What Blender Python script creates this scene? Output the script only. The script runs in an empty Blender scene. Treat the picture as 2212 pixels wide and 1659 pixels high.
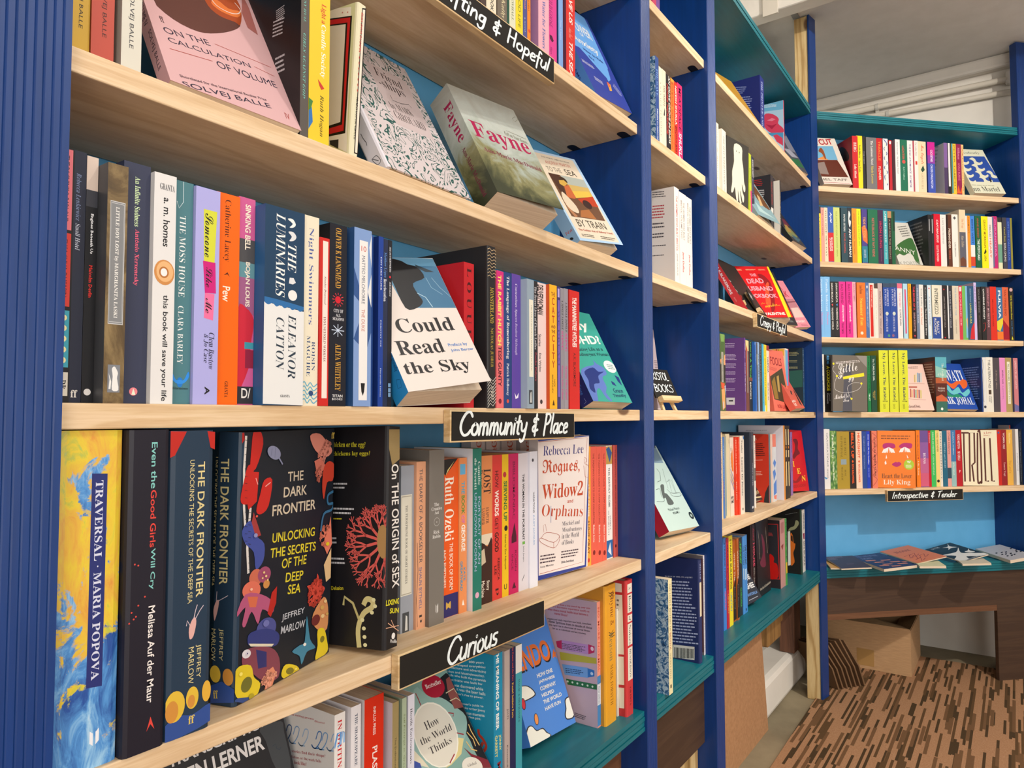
import bpy, math, random
from mathutils import Vector, Matrix, Euler
sc = bpy.context.scene
col = sc.collection
R = math.radians
# ------------------------------------------------------------------ camera
F_PX = 1515.66
cam = bpy.data.cameras.new('camera')
cam.sensor_fit = 'HORIZONTAL'; cam.sensor_width = 36.0; cam.lens = 36.0 * F_PX / 2212
cam.clip_start = 0.02; cam.clip_end = 60
cam_o = bpy.data.objects.new('camera', cam); col.objects.link(cam_o)
cam_o.matrix_world = Matrix(((0.583371, -0.035426, -0.811433, 0.000000), (-0.812204, -0.027374, -0.582730, -0.570000), (-0.001568, 0.998997, -0.044743, 0.985000), (0.000000, 0.000000, 0.000000, 1.000000)))
sc.camera = cam_o
sc.view_settings.view_transform = 'Standard'
sc.view_settings.look = 'None'
sc.view_settings.gamma = 1.0
sc.view_settings.use_curve_mapping = False
sc.view_settings.exposure = -0.3
# ------------------------------------------------------------------ light
world = bpy.data.worlds.new('room_world'); sc.world = world; world.use_nodes = True
world.node_tree.nodes['Background'].inputs[0].default_value = (0.97, 0.98, 1.0, 1)
world.node_tree.nodes['Background'].inputs[1].default_value = 0.9
def spot(loc, target, power, size, angle, blend, colr):
    l = bpy.data.lights.new('ceiling_spot', 'SPOT'); l.energy = power; l.shadow_soft_size = size
    l.spot_size = R(angle); l.spot_blend = blend; l.color = colr
    o = bpy.data.objects.new('ceiling_spot', l); col.objects.link(o); o.location = loc
    o.rotation_euler = (Vector(target) - Vector(loc)).to_track_quat('-Z', 'Y').to_euler()
def area(loc, target, power, sx, sy, colr):
    l = bpy.data.lights.new('fill_light', 'AREA'); l.shape = 'RECTANGLE'; l.size = sx; l.size_y = sy; l.energy = power; l.color = colr
    o = bpy.data.objects.new('fill_light', l); col.objects.link(o); o.location = loc
    o.rotation_euler = (Vector(target) - Vector(loc)).to_track_quat('-Z', 'Y').to_euler()
WARM = (1.0, 0.93, 0.84); NEUT = (1.0, 0.97, 0.93)
spot((1.48, -1.57, 2.36), (2.8, 0.0, 0.9), 135, 0.015, 95, 0.5, WARM)
spot((1.42, -1.66, 2.36), (2.6, 0.0, 1.0), 34, 0.015, 95, 0.5, WARM)
spot((0.85, -0.80, 2.36), (0.85, 0.0, 0.8), 28, 0.03, 120, 0.6, WARM)
spot((0.10, -0.95, 2.36), (0.35, 0.0, 0.9), 20, 0.03, 120, 0.6, WARM)
area((0.6, -3.9, 1.35), (1.2, 0.0, 1.4), 112, 4.6, 2.4, NEUT)  # unseen broad fill behind the camera, added to brighten the shelves
area((-1.9, -2.0, 1.0), (2.6, 0.0, 1.35), 46, 1.6, 1.5, NEUT)  # low side fill, added to lift left-facing covers and the ceiling
area((1.0, -2.2, 2.68), (1.0, -1.6, 0.0), 34, 2.5, 1.6, NEUT)  # overhead fill, added to raise the general brightness
# ------------------------------------------------------------------ colours and materials
def lin(h):
    v = [int(h[i:i + 2], 16) / 255 for i in (0, 2, 4)]
    return [c / 12.92 if c <= 0.04045 else ((c + 0.055) / 1.055) ** 2.4 for c in v] + [1.0]
MATS = {}
def nodes(name):
    m = bpy.data.materials.new(name); m.use_nodes = True
    nt = m.node_tree; b = nt.nodes['Principled BSDF']
    return m, nt, b
def mat(h, rough=0.42, spec=0.35):
    key = (h, rough)
    if key not in MATS:
        m, nt, b = nodes('ink_' + h if rough == 0.42 else 'paint_' + h)
        b.inputs['Base Color'].default_value = lin(h); b.inputs['Roughness'].default_value = rough
        b.inputs['Specular IOR Level'].default_value = spec
        MATS[key] = m
    return MATS[key]
def ramp(nt, stops, interp='LINEAR'):
    r = nt.nodes.new('ShaderNodeValToRGB'); e = r.color_ramp.elements; r.color_ramp.interpolation = interp
    while len(e) < len(stops): e.new(0.5)
    for el, (p, c) in zip(e, stops): el.position = p; el.color = lin(c)
    return r
def coords(nt, scale=(1, 1, 1), rot=(0, 0, 0), kind='Object'):
    t = nt.nodes.new('ShaderNodeTexCoord'); mp = nt.nodes.new('ShaderNodeMapping')
    mp.inputs['Scale'].default_value = scale; mp.inputs['Rotation'].default_value = rot
    nt.links.new(t.outputs[kind], mp.inputs['Vector']); return mp
def noise(nt, vec, scale, detail=6, rough=0.55, dist=0.0):
    n = nt.nodes.new('ShaderNodeTexNoise'); n.inputs['Scale'].default_value = scale; n.inputs['Detail'].default_value = detail
    n.inputs['Roughness'].default_value = rough; n.inputs['Distortion'].default_value = dist
    nt.links.new(vec.outputs[0], n.inputs['Vector']); return n
def mix(nt, fac, a, b):
    m = nt.nodes.new('ShaderNodeMix'); m.data_type = 'RGBA'
    for sock, v in ((m.inputs[0], fac), (m.inputs[6], a), (m.inputs[7], b)):
        if hasattr(v, 'links') or hasattr(v, 'is_output'): nt.links.new(v, sock)
        else: sock.default_value = v
    return m.outputs[2]
def bump(nt, b, height, strength, dist=0.001):
    bp = nt.nodes.new('ShaderNodeBump'); bp.inputs['Strength'].default_value = strength; bp.inputs['Distance'].default_value = dist
    nt.links.new(height, bp.inputs['Height']); nt.links.new(bp.outputs[0], b.inputs['Normal'])
def pine(name, c0, c1, c2, axis='X', knots=True, seed=0.0, rough=0.55):
    m, nt, b = nodes(name)
    sc_ = {'X': (1.2, 9, 26), 'Y': (9, 1.2, 26), 'Z': (14, 14, 1.2)}[axis]
    mp = coords(nt, sc_); mp.inputs['Location'].default_value = (seed, seed * 2.1, seed * .7)
    n = noise(nt, mp, 1.6, 4, 0.5, 0.6)
    w = nt.nodes.new('ShaderNodeMath'); w.operation = 'MULTIPLY'; w.inputs[1].default_value = 26
    nt.links.new(n.outputs['Fac'], w.inputs[0])
    s = nt.nodes.new('ShaderNodeMath'); s.operation = 'SINE'; nt.links.new(w.outputs[0], s.inputs[0])
    mr = nt.nodes.new('ShaderNodeMapRange'); mr.inputs[1].default_value = -1; mr.inputs[2].default_value = 1
    nt.links.new(s.outputs[0], mr.inputs[0])
    r = ramp(nt, [(0.0, c0), (0.6, c1), (1.0, c2)]); nt.links.new(mr.outputs[0], r.inputs[0])
    out = r.outputs[0]
    fine = noise(nt, coords(nt, tuple(v * 12 for v in sc_)), 2.0, 3)
    rf = ramp(nt, [(0.3, 'ffffff'), (0.75, 'e9dcc8')]); nt.links.new(fine.outputs['Fac'], rf.inputs[0])
    mm_ = nt.nodes.new('ShaderNodeMix'); mm_.data_type = 'RGBA'; mm_.blend_type = 'MULTIPLY'; mm_.inputs[0].default_value = 0.6
    nt.links.new(out, mm_.inputs[6]); nt.links.new(rf.outputs[0], mm_.inputs[7]); out = mm_.outputs[2]
    if knots:
        v = nt.nodes.new('ShaderNodeTexVoronoi'); v.inputs['Scale'].default_value = 1.0
        kc = coords(nt, {'X': (3.2, 7, 7), 'Y': (7, 3.2, 7), 'Z': (7, 7, 2.6)}[axis]); kc.inputs['Location'].default_value = (seed * 3, seed, seed)
        nt.links.new(kc.outputs[0], v.inputs['Vector'])
        kr = ramp(nt, [(0.0, '3f2614'), (0.06, '6b4020'), (0.085, 'ffffff')]); nt.links.new(v.outputs['Distance'], kr.inputs[0])
        k2 = nt.nodes.new('ShaderNodeMix'); k2.data_type = 'RGBA'; k2.blend_type = 'MULTIPLY'; k2.inputs[0].default_value = 0.85
        nt.links.new(out, k2.inputs[6]); nt.links.new(kr.outputs[0], k2.inputs[7]); out = k2.outputs[2]
    nt.links.new(out, b.inputs['Base Color']); b.inputs['Roughness'].default_value = rough
    bump(nt, b, mr.outputs[0], 0.12, 0.0004)
    return m
def painted(name, c, c2, rough=0.38, strength=0.15, streak=(40, 40, 3)):
    m, nt, b = nodes(name)
    n = noise(nt, coords(nt, streak), 3.0, 5)
    r = ramp(nt, [(0.3, c), (0.7, c2)]); nt.links.new(n.outputs['Fac'], r.inputs[0])
    nt.links.new(r.outputs[0], b.inputs['Base Color']); b.inputs['Roughness'].default_value = rough
    bump(nt, b, n.outputs['Fac'], strength, 0.0006)
    return m
def plaster(name, c, c2, scale=9, strength=0.3):
    m, nt, b = nodes(name)
    n = noise(nt, coords(nt), scale, 8); r = ramp(nt, [(0.3, c), (0.7, c2)]); nt.links.new(n.outputs['Fac'], r.inputs[0])
    nt.links.new(r.outputs[0], b.inputs['Base Color']); b.inputs['Roughness'].default_value = 0.75
    bump(nt, b, n.outputs['Fac'], strength, 0.003)
    return m
M = {}
M['pine'] = pine('pine_shelf_wood', 'e5ccaa', 'e0c5a0', 'd6b892', 'X')
M['pine2'] = pine('pine_shelf_wood_b', 'e3c9a6', 'ddc29b', 'd3b48c', 'X', seed=3.7)
M['stud'] = pine('rough_stud_wood', 'cdb686', 'bfa472', 'a88a58', 'Z', seed=1.3, rough=0.7)
M['blue'] = painted('ultramarine_paint', '09326e', '0b387a', 0.36)
M['teal'] = painted('teal_paint', '0b6470', '0f707c', 0.4, 0.12, (3, 30, 30))
M['panel'] = painted('sky_blue_panel_paint', '58a2d2', '5ea8d8', 0.5, 0.05, (8, 8, 8))
M['white'] = plaster('white_plaster', 'e0dbd2', 'd6d1c8', 7, 0.25)
M['ceil'] = plaster('ceiling_plaster', 'dcdad6', 'd3d1cc', 14, 0.4)
M['slab'] = plaster('bare_concrete', '9a8d72', '756a54', 5, 0.5)
M['page'] = None
def page_mat():
    m, nt, b = nodes('page_edges')
    n = noise(nt, coords(nt, (500, 6, 6)), 1.0, 2)
    r = ramp(nt, [(0.3, 'cdb9a0'), (0.7, 'e2d2bb')]); nt.links.new(n.outputs['Fac'], r.inputs[0])
    nt.links.new(r.outputs[0], b.inputs['Base Color']); b.inputs['Roughness'].default_value = 0.85
    return m
M['page'] = page_mat()
def special(kind):
    if kind in MATS: return MATS[kind]
    m, nt, b = nodes(kind + '_print')
    b.inputs['Roughness'].default_value = 0.4
    if kind == 'relief':
        n = noise(nt, coords(nt, (26, 26, 20)), 1.1, 9, 0.62, 0.5)
        n2 = noise(nt, coords(nt, (60, 60, 22)), 1.0, 10, 0.68, 1.2)
        land = ramp(nt, [(0.0, '6fb0c0'), (0.34, 'b9bc4a'), (0.42, 'e0c636'), (0.55, 'deb040'), (0.68, 'd8923c'), (0.85, 'b9682c')]); nt.links.new(n2.outputs['Fac'], land.inputs[0])
        sea = ramp(nt, [(0.0, '14275c'), (0.36, '24509c'), (0.5, '4f90d0'), (0.62, '8fc0e4'), (0.8, 'c8dcec')]); nt.links.new(n2.outputs['Fac'], sea.inputs[0])
        # land above, sea below, broken by noise
        g = nt.nodes.new('ShaderNodeSeparateXYZ'); t = nt.nodes.new('ShaderNodeTexCoord'); nt.links.new(t.outputs['Object'], g.inputs[0])
        a = nt.nodes.new('ShaderNodeMath'); a.operation = 'MULTIPLY_ADD'; a.inputs[1].default_value = 2.2; a.inputs[2].default_value = 0.02
        nt.links.new(g.outputs[2], a.inputs[0])
        s_ = nt.nodes.new('ShaderNodeMath'); s_.operation = 'MULTIPLY_ADD'; s_.inputs[1].default_value = 2.2; nt.links.new(n.outputs['Fac'], s_.inputs[0]); 
        s_.inputs[2].default_value = -0.9
        ad = nt.nodes.new('ShaderNodeMath'); ad.operation = 'ADD'; nt.links.new(a.outputs[0], ad.inputs[0]); nt.links.new(s_.outputs[0], ad.inputs[1])
        msk = nt.nodes.new('ShaderNodeMapRange'); msk.inputs[1].default_value = 0.44; msk.inputs[2].default_value = 0.5; nt.links.new(ad.outputs[0], msk.inputs[0])
        nt.links.new(mix(nt, msk.outputs[0], sea.outputs[0], land.outputs[0]), b.inputs['Base Color'])
    elif kind == 'painting':
        n = noise(nt, coords(nt, (20, 20, 12)), 1.2, 9, 0.65, 1.0)
        r = ramp(nt, [(0.25, '2c2418'), (0.45, '5d4a2c'), (0.58, '8a744c'), (0.75, 'a08a5e')]); nt.links.new(n.outputs['Fac'], r.inputs[0])
        nt.links.new(r.outputs[0], b.inputs['Base Color'])
    elif kind == 'moor':
        n = noise(nt, coords(nt, (8, 8, 8), (0.3, 0.2, 0.5)), 1.6, 10, 0.65, 0.8)
        t = nt.nodes.new('ShaderNodeTexCoord'); g = nt.nodes.new('ShaderNodeSeparateXYZ'); nt.links.new(t.outputs['Object'], g.inputs[0])
        a = nt.nodes.new('ShaderNodeMath'); a.operation = 'MULTIPLY_ADD'; a.inputs[1].default_value = 4.2; nt.links.new(g.outputs[2], a.inputs[0])
        k = nt.nodes.new('ShaderNodeMath'); k.operation = 'MULTIPLY_ADD'; k.inputs[1].default_value = 1.1; k.inputs[2].default_value = -0.6; nt.links.new(n.outputs['Fac'], k.inputs[0])
        nt.links.new(k.outputs[0], a.inputs[2])
        r = ramp(nt, [(0.0, '343a26'), (0.1, '5a5c3c'), (0.22, '85835a'), (0.36, 'a3aea4'), (0.55, 'bcc4be'), (0.9, 'a9a9a0')]); nt.links.new(a.outputs[0], r.inputs[0])
        nt.links.new(r.outputs[0], b.inputs['Base Color'])
    elif kind == 'scribble':
        n = noise(nt, coords(nt, (24, 24, 20)), 1.6, 1.2, 0.4, 2.6)
        w = nt.nodes.new('ShaderNodeMath'); w.operation = 'MULTIPLY'; w.inputs[1].default_value = 25; nt.links.new(n.outputs['Fac'], w.inputs[0])
        s = nt.nodes.new('ShaderNodeMath'); s.operation = 'SINE'; nt.links.new(w.outputs[0], s.inputs[0])
        r = ramp(nt, [(0.0, 'd2c8ca'), (0.62, 'd2c8ca'), (0.7, '245a56'), (1.0, '245a56')]); nt.links.new(s.outputs[0], r.inputs[0])
        nt.links.new(r.outputs[0], b.inputs['Base Color'])
    elif kind == 'marble':
        n = noise(nt, coords(nt, (30, 30, 30)), 2.0, 6, 0.6, 2.5)
        r = ramp(nt, [(0.3, '1b2c4c'), (0.48, '3f6f9c'), (0.56, 'b9cfdc'), (0.7, '2c5078')]); nt.links.new(n.outputs['Fac'], r.inputs[0])
        nt.links.new(r.outputs[0], b.inputs['Base Color'])
    elif kind == 'leaves':
        v = nt.nodes.new('ShaderNodeTexVoronoi'); v.inputs['Scale'].default_value = 1.0; nt.links.new(coords(nt, (120, 120, 60), (0.5, 0.6, 0)).outputs[0], v.inputs['Vector'])
        r = ramp(nt, [(0.0, 'c9cf9a'), (0.4, '5f8f44'), (0.8, '2c5a34')]); nt.links.new(v.outputs['Distance'], r.inputs[0])
        nt.links.new(r.outputs[0], b.inputs['Base Color'])
    MATS[kind] = m
    return m
# ------------------------------------------------------------------ mesh builder
class MB:
    def __init__(s): s.v = []; s.f = []; s.mi = []; s.mats = []
    def m(s, mt):
        if mt not in s.mats: s.mats.append(mt)
        return s.mats.index(mt)
    def add(s, vs, fs, mt):
        o = len(s.v); s.v += [tuple(v) for v in vs]; i = s.m(mt)
        for f in fs: s.f.append([o + k for k in f]); s.mi.append(i)
    def box(s, x0, y0, z0, x1, y1, z1, mt):
        v = [(x0, y0, z0), (x1, y0, z0), (x1, y1, z0), (x0, y1, z0), (x0, y0, z1), (x1, y0, z1), (x1, y1, z1), (x0, y1, z1)]
        mts = mt if isinstance(mt, dict) else None
        fs = {'d': (0, 3, 2, 1), 'u': (4, 5, 6, 7), 's': (0, 1, 5, 4), 'f': (1, 2, 6, 5), 'n': (2, 3, 7, 6), 'b': (3, 0, 4, 7)}
        if mts is None: s.add(v, list(fs.values()), mt)
        else:
            for k, f in fs.items(): s.add([v[i] for i in f], [(0, 1, 2, 3)], mts.get(k, mts['*']))
    def prism(s, pts, z0, z1, mt):                 # polygon (x,y) counter-clockwise extruded in z
        n = len(pts); v = [(x, y, z0) for x, y in pts] + [(x, y, z1) for x, y in pts]
        fs = [tuple(range(n - 1, -1, -1)), tuple(range(n, 2 * n))] + [(i, (i + 1) % n, n + (i + 1) % n, n + i) for i in range(n)]
        s.add(v, fs, mt)
    def tube(s, path, r, mt, seg=10, cap=True):
        P = [Vector(p) for p in path]; rings = []
        for i, p in enumerate(P):
            d = (P[min(i + 1, len(P) - 1)] - P[max(i - 1, 0)]).normalized()
            up = Vector((0, 0, 1)) if abs(d.z) < 0.9 else Vector((1, 0, 0))
            a = d.cross(up).normalized(); b = d.cross(a).normalized()
            rr = r[i] if isinstance(r, (list, tuple)) else r
            rings.append([p + rr * (math.cos(t) * a + math.sin(t) * b) for t in [2 * math.pi * k / seg for k in range(seg)]])
        v = [q for ring in rings for q in ring]; fs = []
        for i in range(len(P) - 1):
            for k in range(seg): fs.append((i * seg + k, i * seg + (k + 1) % seg, (i + 1) * seg + (k + 1) % seg, (i + 1) * seg + k))
        if cap: fs += [tuple(range(seg)), tuple(range((len(P) - 1) * seg, len(P) * seg))[::-1]]
        s.add(v, fs, mt)
    def build(s, name, parent=None, loc=None, rot=None, bevel=0, smooth=False):
        me = bpy.data.meshes.new(name); me.from_pydata(s.v, [], s.f); me.update()
        for mt in s.mats: me.materials.append(mt)
        me.polygons.foreach_set('material_index', s.mi)
        if smooth: me.polygons.foreach_set('use_smooth', [True] * len(me.polygons))
        o = bpy.data.objects.new(name, me); col.objects.link(o)
        if parent: o.parent = parent
        if loc is not None: o.location = loc
        if rot is not None: o.rotation_euler = rot
        if bevel:
            b = o.modifiers.new('bevel', 'BEVEL'); b.width = bevel; b.segments = 2; b.limit_method = 'ANGLE'; b.angle_limit = R(40)
        return o
def tag(o, label=None, cat=None, group=None, kind=None):
    if label: o['label'] = label
    if cat: o['category'] = cat
    if group: o['group'] = group
    if kind: o['kind'] = kind
    return o
def empty(name, loc, rot=(0, 0, 0)):
    o = bpy.data.objects.new(name, None); col.objects.link(o); o.location = loc; o.rotation_euler = rot; o.empty_display_size = 0.02
    return o
# ------------------------------------------------------------------ lettering (outlines of the built-in font, flattened to mesh)
ALPH = {'f': 0x1D400, 'u': 0x1D400, 'i': 0x1D400, 'c': 0x1D4D0, 'G': 0x1D56C}     # serif, script and blackletter capitals start here
OFFS = {'b': 0.013, 'm': 0.028, 'I': 0.02, 'u': -0.012, 'i': -0.009}; SLANT = {'i': 0.24, 'I': 0.2}
GL = {}
LC = bpy.data.curves.new('lettering', 'FONT'); LO = bpy.data.objects.new('lettering', LC)   # scratch text, never linked
def glyphs(text, st, hires):
    key = (text, st, hires)
    if key in GL: return GL[key]
    base = ALPH.get(st); o = ''
    for c in text:
        if base and 'A' <= c <= 'Z': o += chr(base + ord(c) - 65)
        elif base and 'a' <= c <= 'z': o += chr(base + 26 + ord(c) - 97)
        elif base == 0x1D400 and '0' <= c <= '9': o += chr(0x1D7CE + ord(c) - 48)
        else: o += c
    LC.body = o; LC.resolution_u = 4 if hires else 1; LC.offset = OFFS.get(st, 0)
    me = LO.to_mesh()
    k = SLANT.get(st, 0); vs = [(v.co.x + k * v.co.y, v.co.y) for v in me.vertices]; fs = [tuple(p.vertices) for p in me.polygons]
    LO.to_mesh_clear()
    xs = [v[0] for v in vs] or [0, 1]; ys = [v[1] for v in vs] or [0, 1]
    x0, x1, y0, y1 = min(xs), max(xs), min(ys), max(ys); w = max(x1 - x0, 1e-6); h = max(y1 - y0, 1e-6)
    GL[key] = ([((x - x0) / w - 0.5, (y - y0) / h - 0.5) for x, y in vs], fs)
    return GL[key]
WR = random.Random(7)
def curve(P):
    out = []
    for i in range(len(P) - 1):
        p0, p1, p2, p3 = [Vector(P[max(0, min(len(P) - 1, i + k))]) for k in (-1, 0, 1, 2)]
        for t in (0, .25, .5, .75): out.append(tuple(0.5 * ((2 * p1) + (-p0 + p2) * t + (2 * p0 - 5 * p1 + 4 * p2 - p3) * t * t + (-p0 + 3 * p1 - 3 * p2 + p3) * t ** 3)))
    return out + [tuple(P[-1])]
def fan(x, y, a, L, wd, n, out, cols):            # branching sea fan
    x2, y2 = x + L * math.cos(a), y + L * math.sin(a)
    out.append(('n', cols[0], wd, [x, y, (x + x2) / 2 + WR.uniform(-.08, .08) * L, (y + y2) / 2 + WR.uniform(-.08, .08) * L, x2, y2]))
    if n:
        for da in (-.62, -.1, .5): fan(x2, y2, a + da + WR.uniform(-.2, .2), L * WR.uniform(.5, .68), wd * .66, n - 1, out, cols)
def clip(poly, w, h):                            # keep what lies on the face (0..w, 0..h)
    for ax, lim, sg in ((0, 0.0002, 1), (0, w - 0.0002, -1), (1, 0.0002, 1), (1, h - 0.0002, -1)):
        out = []
        for i, p in enumerate(poly):
            q = poly[i - 1]; a = (p[ax] - lim) * sg; b = (q[ax] - lim) * sg
            if (a >= 0) != (b >= 0):
                t = b / (b - a); out.append((q[0] + (p[0] - q[0]) * t, q[1] + (p[1] - q[1]) * t))
            if a >= 0: out.append(p)
        poly = out
        if len(poly) < 3: return None
    return poly
def put(mb, els, mapf0, lift0, hires, w_, h_):
    class Sink:
        def add(s, vs, fs, mt):
            l = vs[0][2] if vs else 0
            if all(0 <= v[0] <= w_ and 0 <= v[1] <= h_ for v in vs): mb.add([mapf0(*v) for v in vs], fs, mt); return
            for f in fs:
                c = clip([vs[i][:2] for i in f], w_, h_)
                if c: mb.add([mapf0(x, y, l) for x, y in c], [tuple(range(len(c)))], mt)
    put2(Sink(), els, lambda u, v, l: (u, v, l), lift0, hires)
def put2(mb, els, mapf, lift0, hires):
    """els in millimetres on a face; mapf(u, v, lift) -> local point"""
    lift = lift0; els = list(els)
    for e in [e for e in els if e[0] == 'z']:
        i = els.index(e); out = []
        for a, L in e[5]: fan(e[1], e[2], a, L, e[3], 3, out, e[4])
        els[i:i + 1] = out
    for e in els:
        k = e[0]; lift += 0.0 if k == 'n' else 0.000015
        if k == 'n': k = 'l'; e = ('l',) + tuple(e[1:])
        if k == 't':
            _, t, st, c, cx, cy, w, h, rot = e
            vs, fs = glyphs(t, st, hires and h > 3); ca, sa = math.cos(R(rot)), math.sin(R(rot))
            mb.add([mapf((cx + x * w * ca - y * h * sa) / 1000, (cy + x * w * sa + y * h * ca) / 1000, lift) for x, y in vs], fs, mat(c))
        elif k == 'p' or k == 'q':
            pts = [(e[2][i], e[2][i + 1]) for i in range(0, len(e[2]), 2)]
            if k == 'q':                              # rounded outline through the same points
                n = len(pts); out = []
                for i in range(n):
                    p0, p1, p2, p3 = [Vector(pts[(i + d) % n]) for d in (-1, 0, 1, 2)]
                    for t in (0, .33, .67): out.append(tuple(0.5 * ((2 * p1) + (-p0 + p2) * t + (2 * p0 - 5 * p1 + 4 * p2 - p3) * t * t + (-p0 + 3 * p1 - 3 * p2 + p3) * t ** 3)))
                pts = out
            a = sum(pts[i][0] * pts[(i + 1) % len(pts)][1] - pts[(i + 1) % len(pts)][0] * pts[i][1] for i in range(len(pts)))
            if a < 0: pts.reverse()
            mb.add([mapf(x / 1000, y / 1000, lift) for x, y in pts], [tuple(range(len(pts)))], mat(e[1]))
        elif k == 'e':
            _, c, cx, cy, rx, ry, rot = e; ca, sa = math.cos(R(rot)), math.sin(R(rot)); n = 22
            mb.add([mapf((cx + rx * math.cos(t) * ca - ry * math.sin(t) * sa) / 1000, (cy + rx * math.cos(t) * sa + ry * math.sin(t) * ca) / 1000, lift) for t in [2 * math.pi * i / n for i in range(n)]], [tuple(range(n))], mat(c))
        elif k == 'l':
            _, c, wd, fl = e; P = [Vector((fl[i], fl[i + 1])) for i in range(0, len(fl), 2)]; vs = []; fs = []
            if len(P) > 5: P = [Vector(v) for v in curve(P)]
            for i in range(len(P)):
                dv = P[min(i + 1, len(P) - 1)] - P[max(i - 1, 0)]
                if dv.length < 1e-6: dv = Vector((1, 0))
                n = Vector((-dv.y, dv.x)).normalized() * wd / 2
                vs += [P[i] - n, P[i] + n]
            for i in range(len(P) - 1): fs.append((2 * i, 2 * i + 2, 2 * i + 3, 2 * i + 1))
            mb.add([mapf(v.x / 1000, v.y / 1000, lift) for v in vs], fs, mat(c))
        elif k == 'w':                                # a block of tiny print
            _, c, x, y, w, h, n, rot = e; ca, sa = math.cos(R(rot)), math.sin(R(rot)); vs = []; fs = []
            for i in range(n):
                yy = -(i + 0.25) * h / n; hh = h / n * 0.42; xx = 0; end = w * WR.uniform(0.78, 1.0)
                while xx < end:
                    ww = WR.uniform(0.05, 0.16) * w; o_ = len(vs)
                    for (a, b_) in ((xx, yy - hh), (min(xx + ww, end), yy - hh), (min(xx + ww, end), yy), (xx, yy)): vs.append(mapf((x + a * ca - b_ * sa) / 1000, (y + a * sa + b_ * ca) / 1000, lift))
                    fs.append((o_, o_ + 1, o_ + 2, o_ + 3)); xx += ww + 0.022 * w
            mb.add(vs, fs, mat(c))
# ------------------------------------------------------------------ room and shelving
A4 = R(-44.1915); O4 = Vector((2.6754, -0.0074, 0))
SHZ = [2.0863, 1.8133, 1.5373, 1.2642, 0.9949, 0.7193, 0.4449]
def struct(mb, name, **kw): return tag(mb.build(name, **kw), kind='structure')
# floor, ceiling, walls
def floor_mesh():
    mb = MB(); mb.box(-2.2, -4.0, -0.06, 3.9, 0.9, 0.0, M['slab']); return mb
struct(floor_mesh(), 'floor')
mb = MB(); mb.box(2.49, -4.0, 2.425, 3.9, 0.9, 2.6, M['ceil']); struct(mb, 'ceiling')
mb = MB(); mb.box(-2.2, -4.0, 2.72, 2.42, 0.9, 2.8, M['ceil']); struct(mb, 'ceiling_high')['label'] = 'higher white ceiling in front of the beam'
mb = MB(); mb.box(2.42, -4.0, 2.365, 2.488, 0.9, 2.8, M['white']); struct(mb, 'trim_1', bevel=0.006)
mb = MB(); mb.box(-2.2, 0.22, 0, 2.85, 0.34, 2.8, M['white']); mb.box(2.85, 0.22, 0.5, 3.9, 0.34, 2.6, M['white']); mb.box(2.85, 0.34, 0, 3.9, 0.4, 0.6, M['white']); struct(mb, 'wall_left')
mb = MB(); mb.box(3.5, -4.0, 0, 3.7, 0.34, 2.6, M['white']); mb.box(3.41, -1.9, 2.12, 3.5, 0.22, 2.43, M['white']); struct(mb, 'wall_end')
mb = MB(); mb.box(3.36, -1.9, 2.372, 3.41, 0.215, 2.425, M['white']); struct(mb, 'trim_2', bevel=0.012)
mb = MB(); mb.box(-2.3, -4.1, 0, -2.2, 0.9, 2.8, M['white']); struct(mb, 'wall_right')
mb = MB(); mb.box(-2.2, -4.2, 0, 3.7, -4.0, 2.8, M['white']); struct(mb, 'wall_back')
# plastered ledge at the foot of the left wall
mb = MB(); mb.box(2.3, 0.105, 0, 2.86, 0.22, 0.13, M['white']); struct(mb, 'baseboard_left', bevel=0.02)
mb = MB(); mb.box(1.64, 0.16, 0.13, 2.42, 0.22, 0.42, M['white']); struct(mb, 'trim_3', bevel=0.012)
# carpet
def carpet():
    m, nt, b = nodes('striped_carpet')
    base = noise(nt, coords(nt, (1, 1, 1)), 260, 3); cr = ramp(nt, [(0.3, '9c7353'), (0.7, 'b08868')]); nt.links.new(base.outputs['Fac'], cr.inputs[0])
    cur = cr.outputs[0]
    for i, (bw, c, thr) in enumerate(((0.0075, '4a3a28', 0.82), (0.0095, '70533a', 0.84), (0.0075, '5d462f', 0.86))):
        t = nt.nodes.new('ShaderNodeTexCoord'); g = nt.nodes.new('ShaderNodeSeparateXYZ'); nt.links.new(t.outputs['Object'], g.inputs[0])
        def mth(op, a, v=None, w=None):
            n = nt.nodes.new('ShaderNodeMath'); n.operation = op; nt.links.new(a, n.inputs[0])
            if v is not None:
                if hasattr(v, 'links'): nt.links.new(v, n.inputs[1])
                else: n.inputs[1].default_value = v
            if w is not None: n.inputs[2].default_value = w
            return n.outputs[0]
        row = mth('FLOOR', mth('DIVIDE', g.outputs[1], bw))
        wn = nt.nodes.new('ShaderNodeTexWhiteNoise'); wn.noise_dimensions = '1D'
        nt.links.new(mth('ADD', row, 17.3 * i), wn.inputs['W'])
        xs = mth('ADD', mth('DIVIDE', g.outputs[0], 0.12 + 0.03 * i), mth('MULTIPLY', wn.outputs['Value'], 9.0))
        cell = mth('FLOOR', xs); cb = nt.nodes.new('ShaderNodeCombineXYZ'); nt.links.new(row, cb.inputs[0]); nt.links.new(cell, cb.inputs[1]); cb.inputs[2].default_value = i * 5.1
        w2 = nt.nodes.new('ShaderNodeTexWhiteNoise'); w2.noise_dimensions = '3D'; nt.links.new(cb.outputs[0], w2.inputs['Vector'])
        msk = mth('GREATER_THAN', w2.outputs['Value'], thr)
        cur = mix(nt, msk, cur, tuple(lin(c)))
    nt.links.new(cur, b.inputs['Base Color']); b.inputs['Roughness'].default_value = 0.95; b.inputs['Specular IOR Level'].default_value = 0.1
    bump(nt, b, base.outputs['Fac'], 0.5, 0.002)
    return m
M['carpet'] = carpet()
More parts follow.
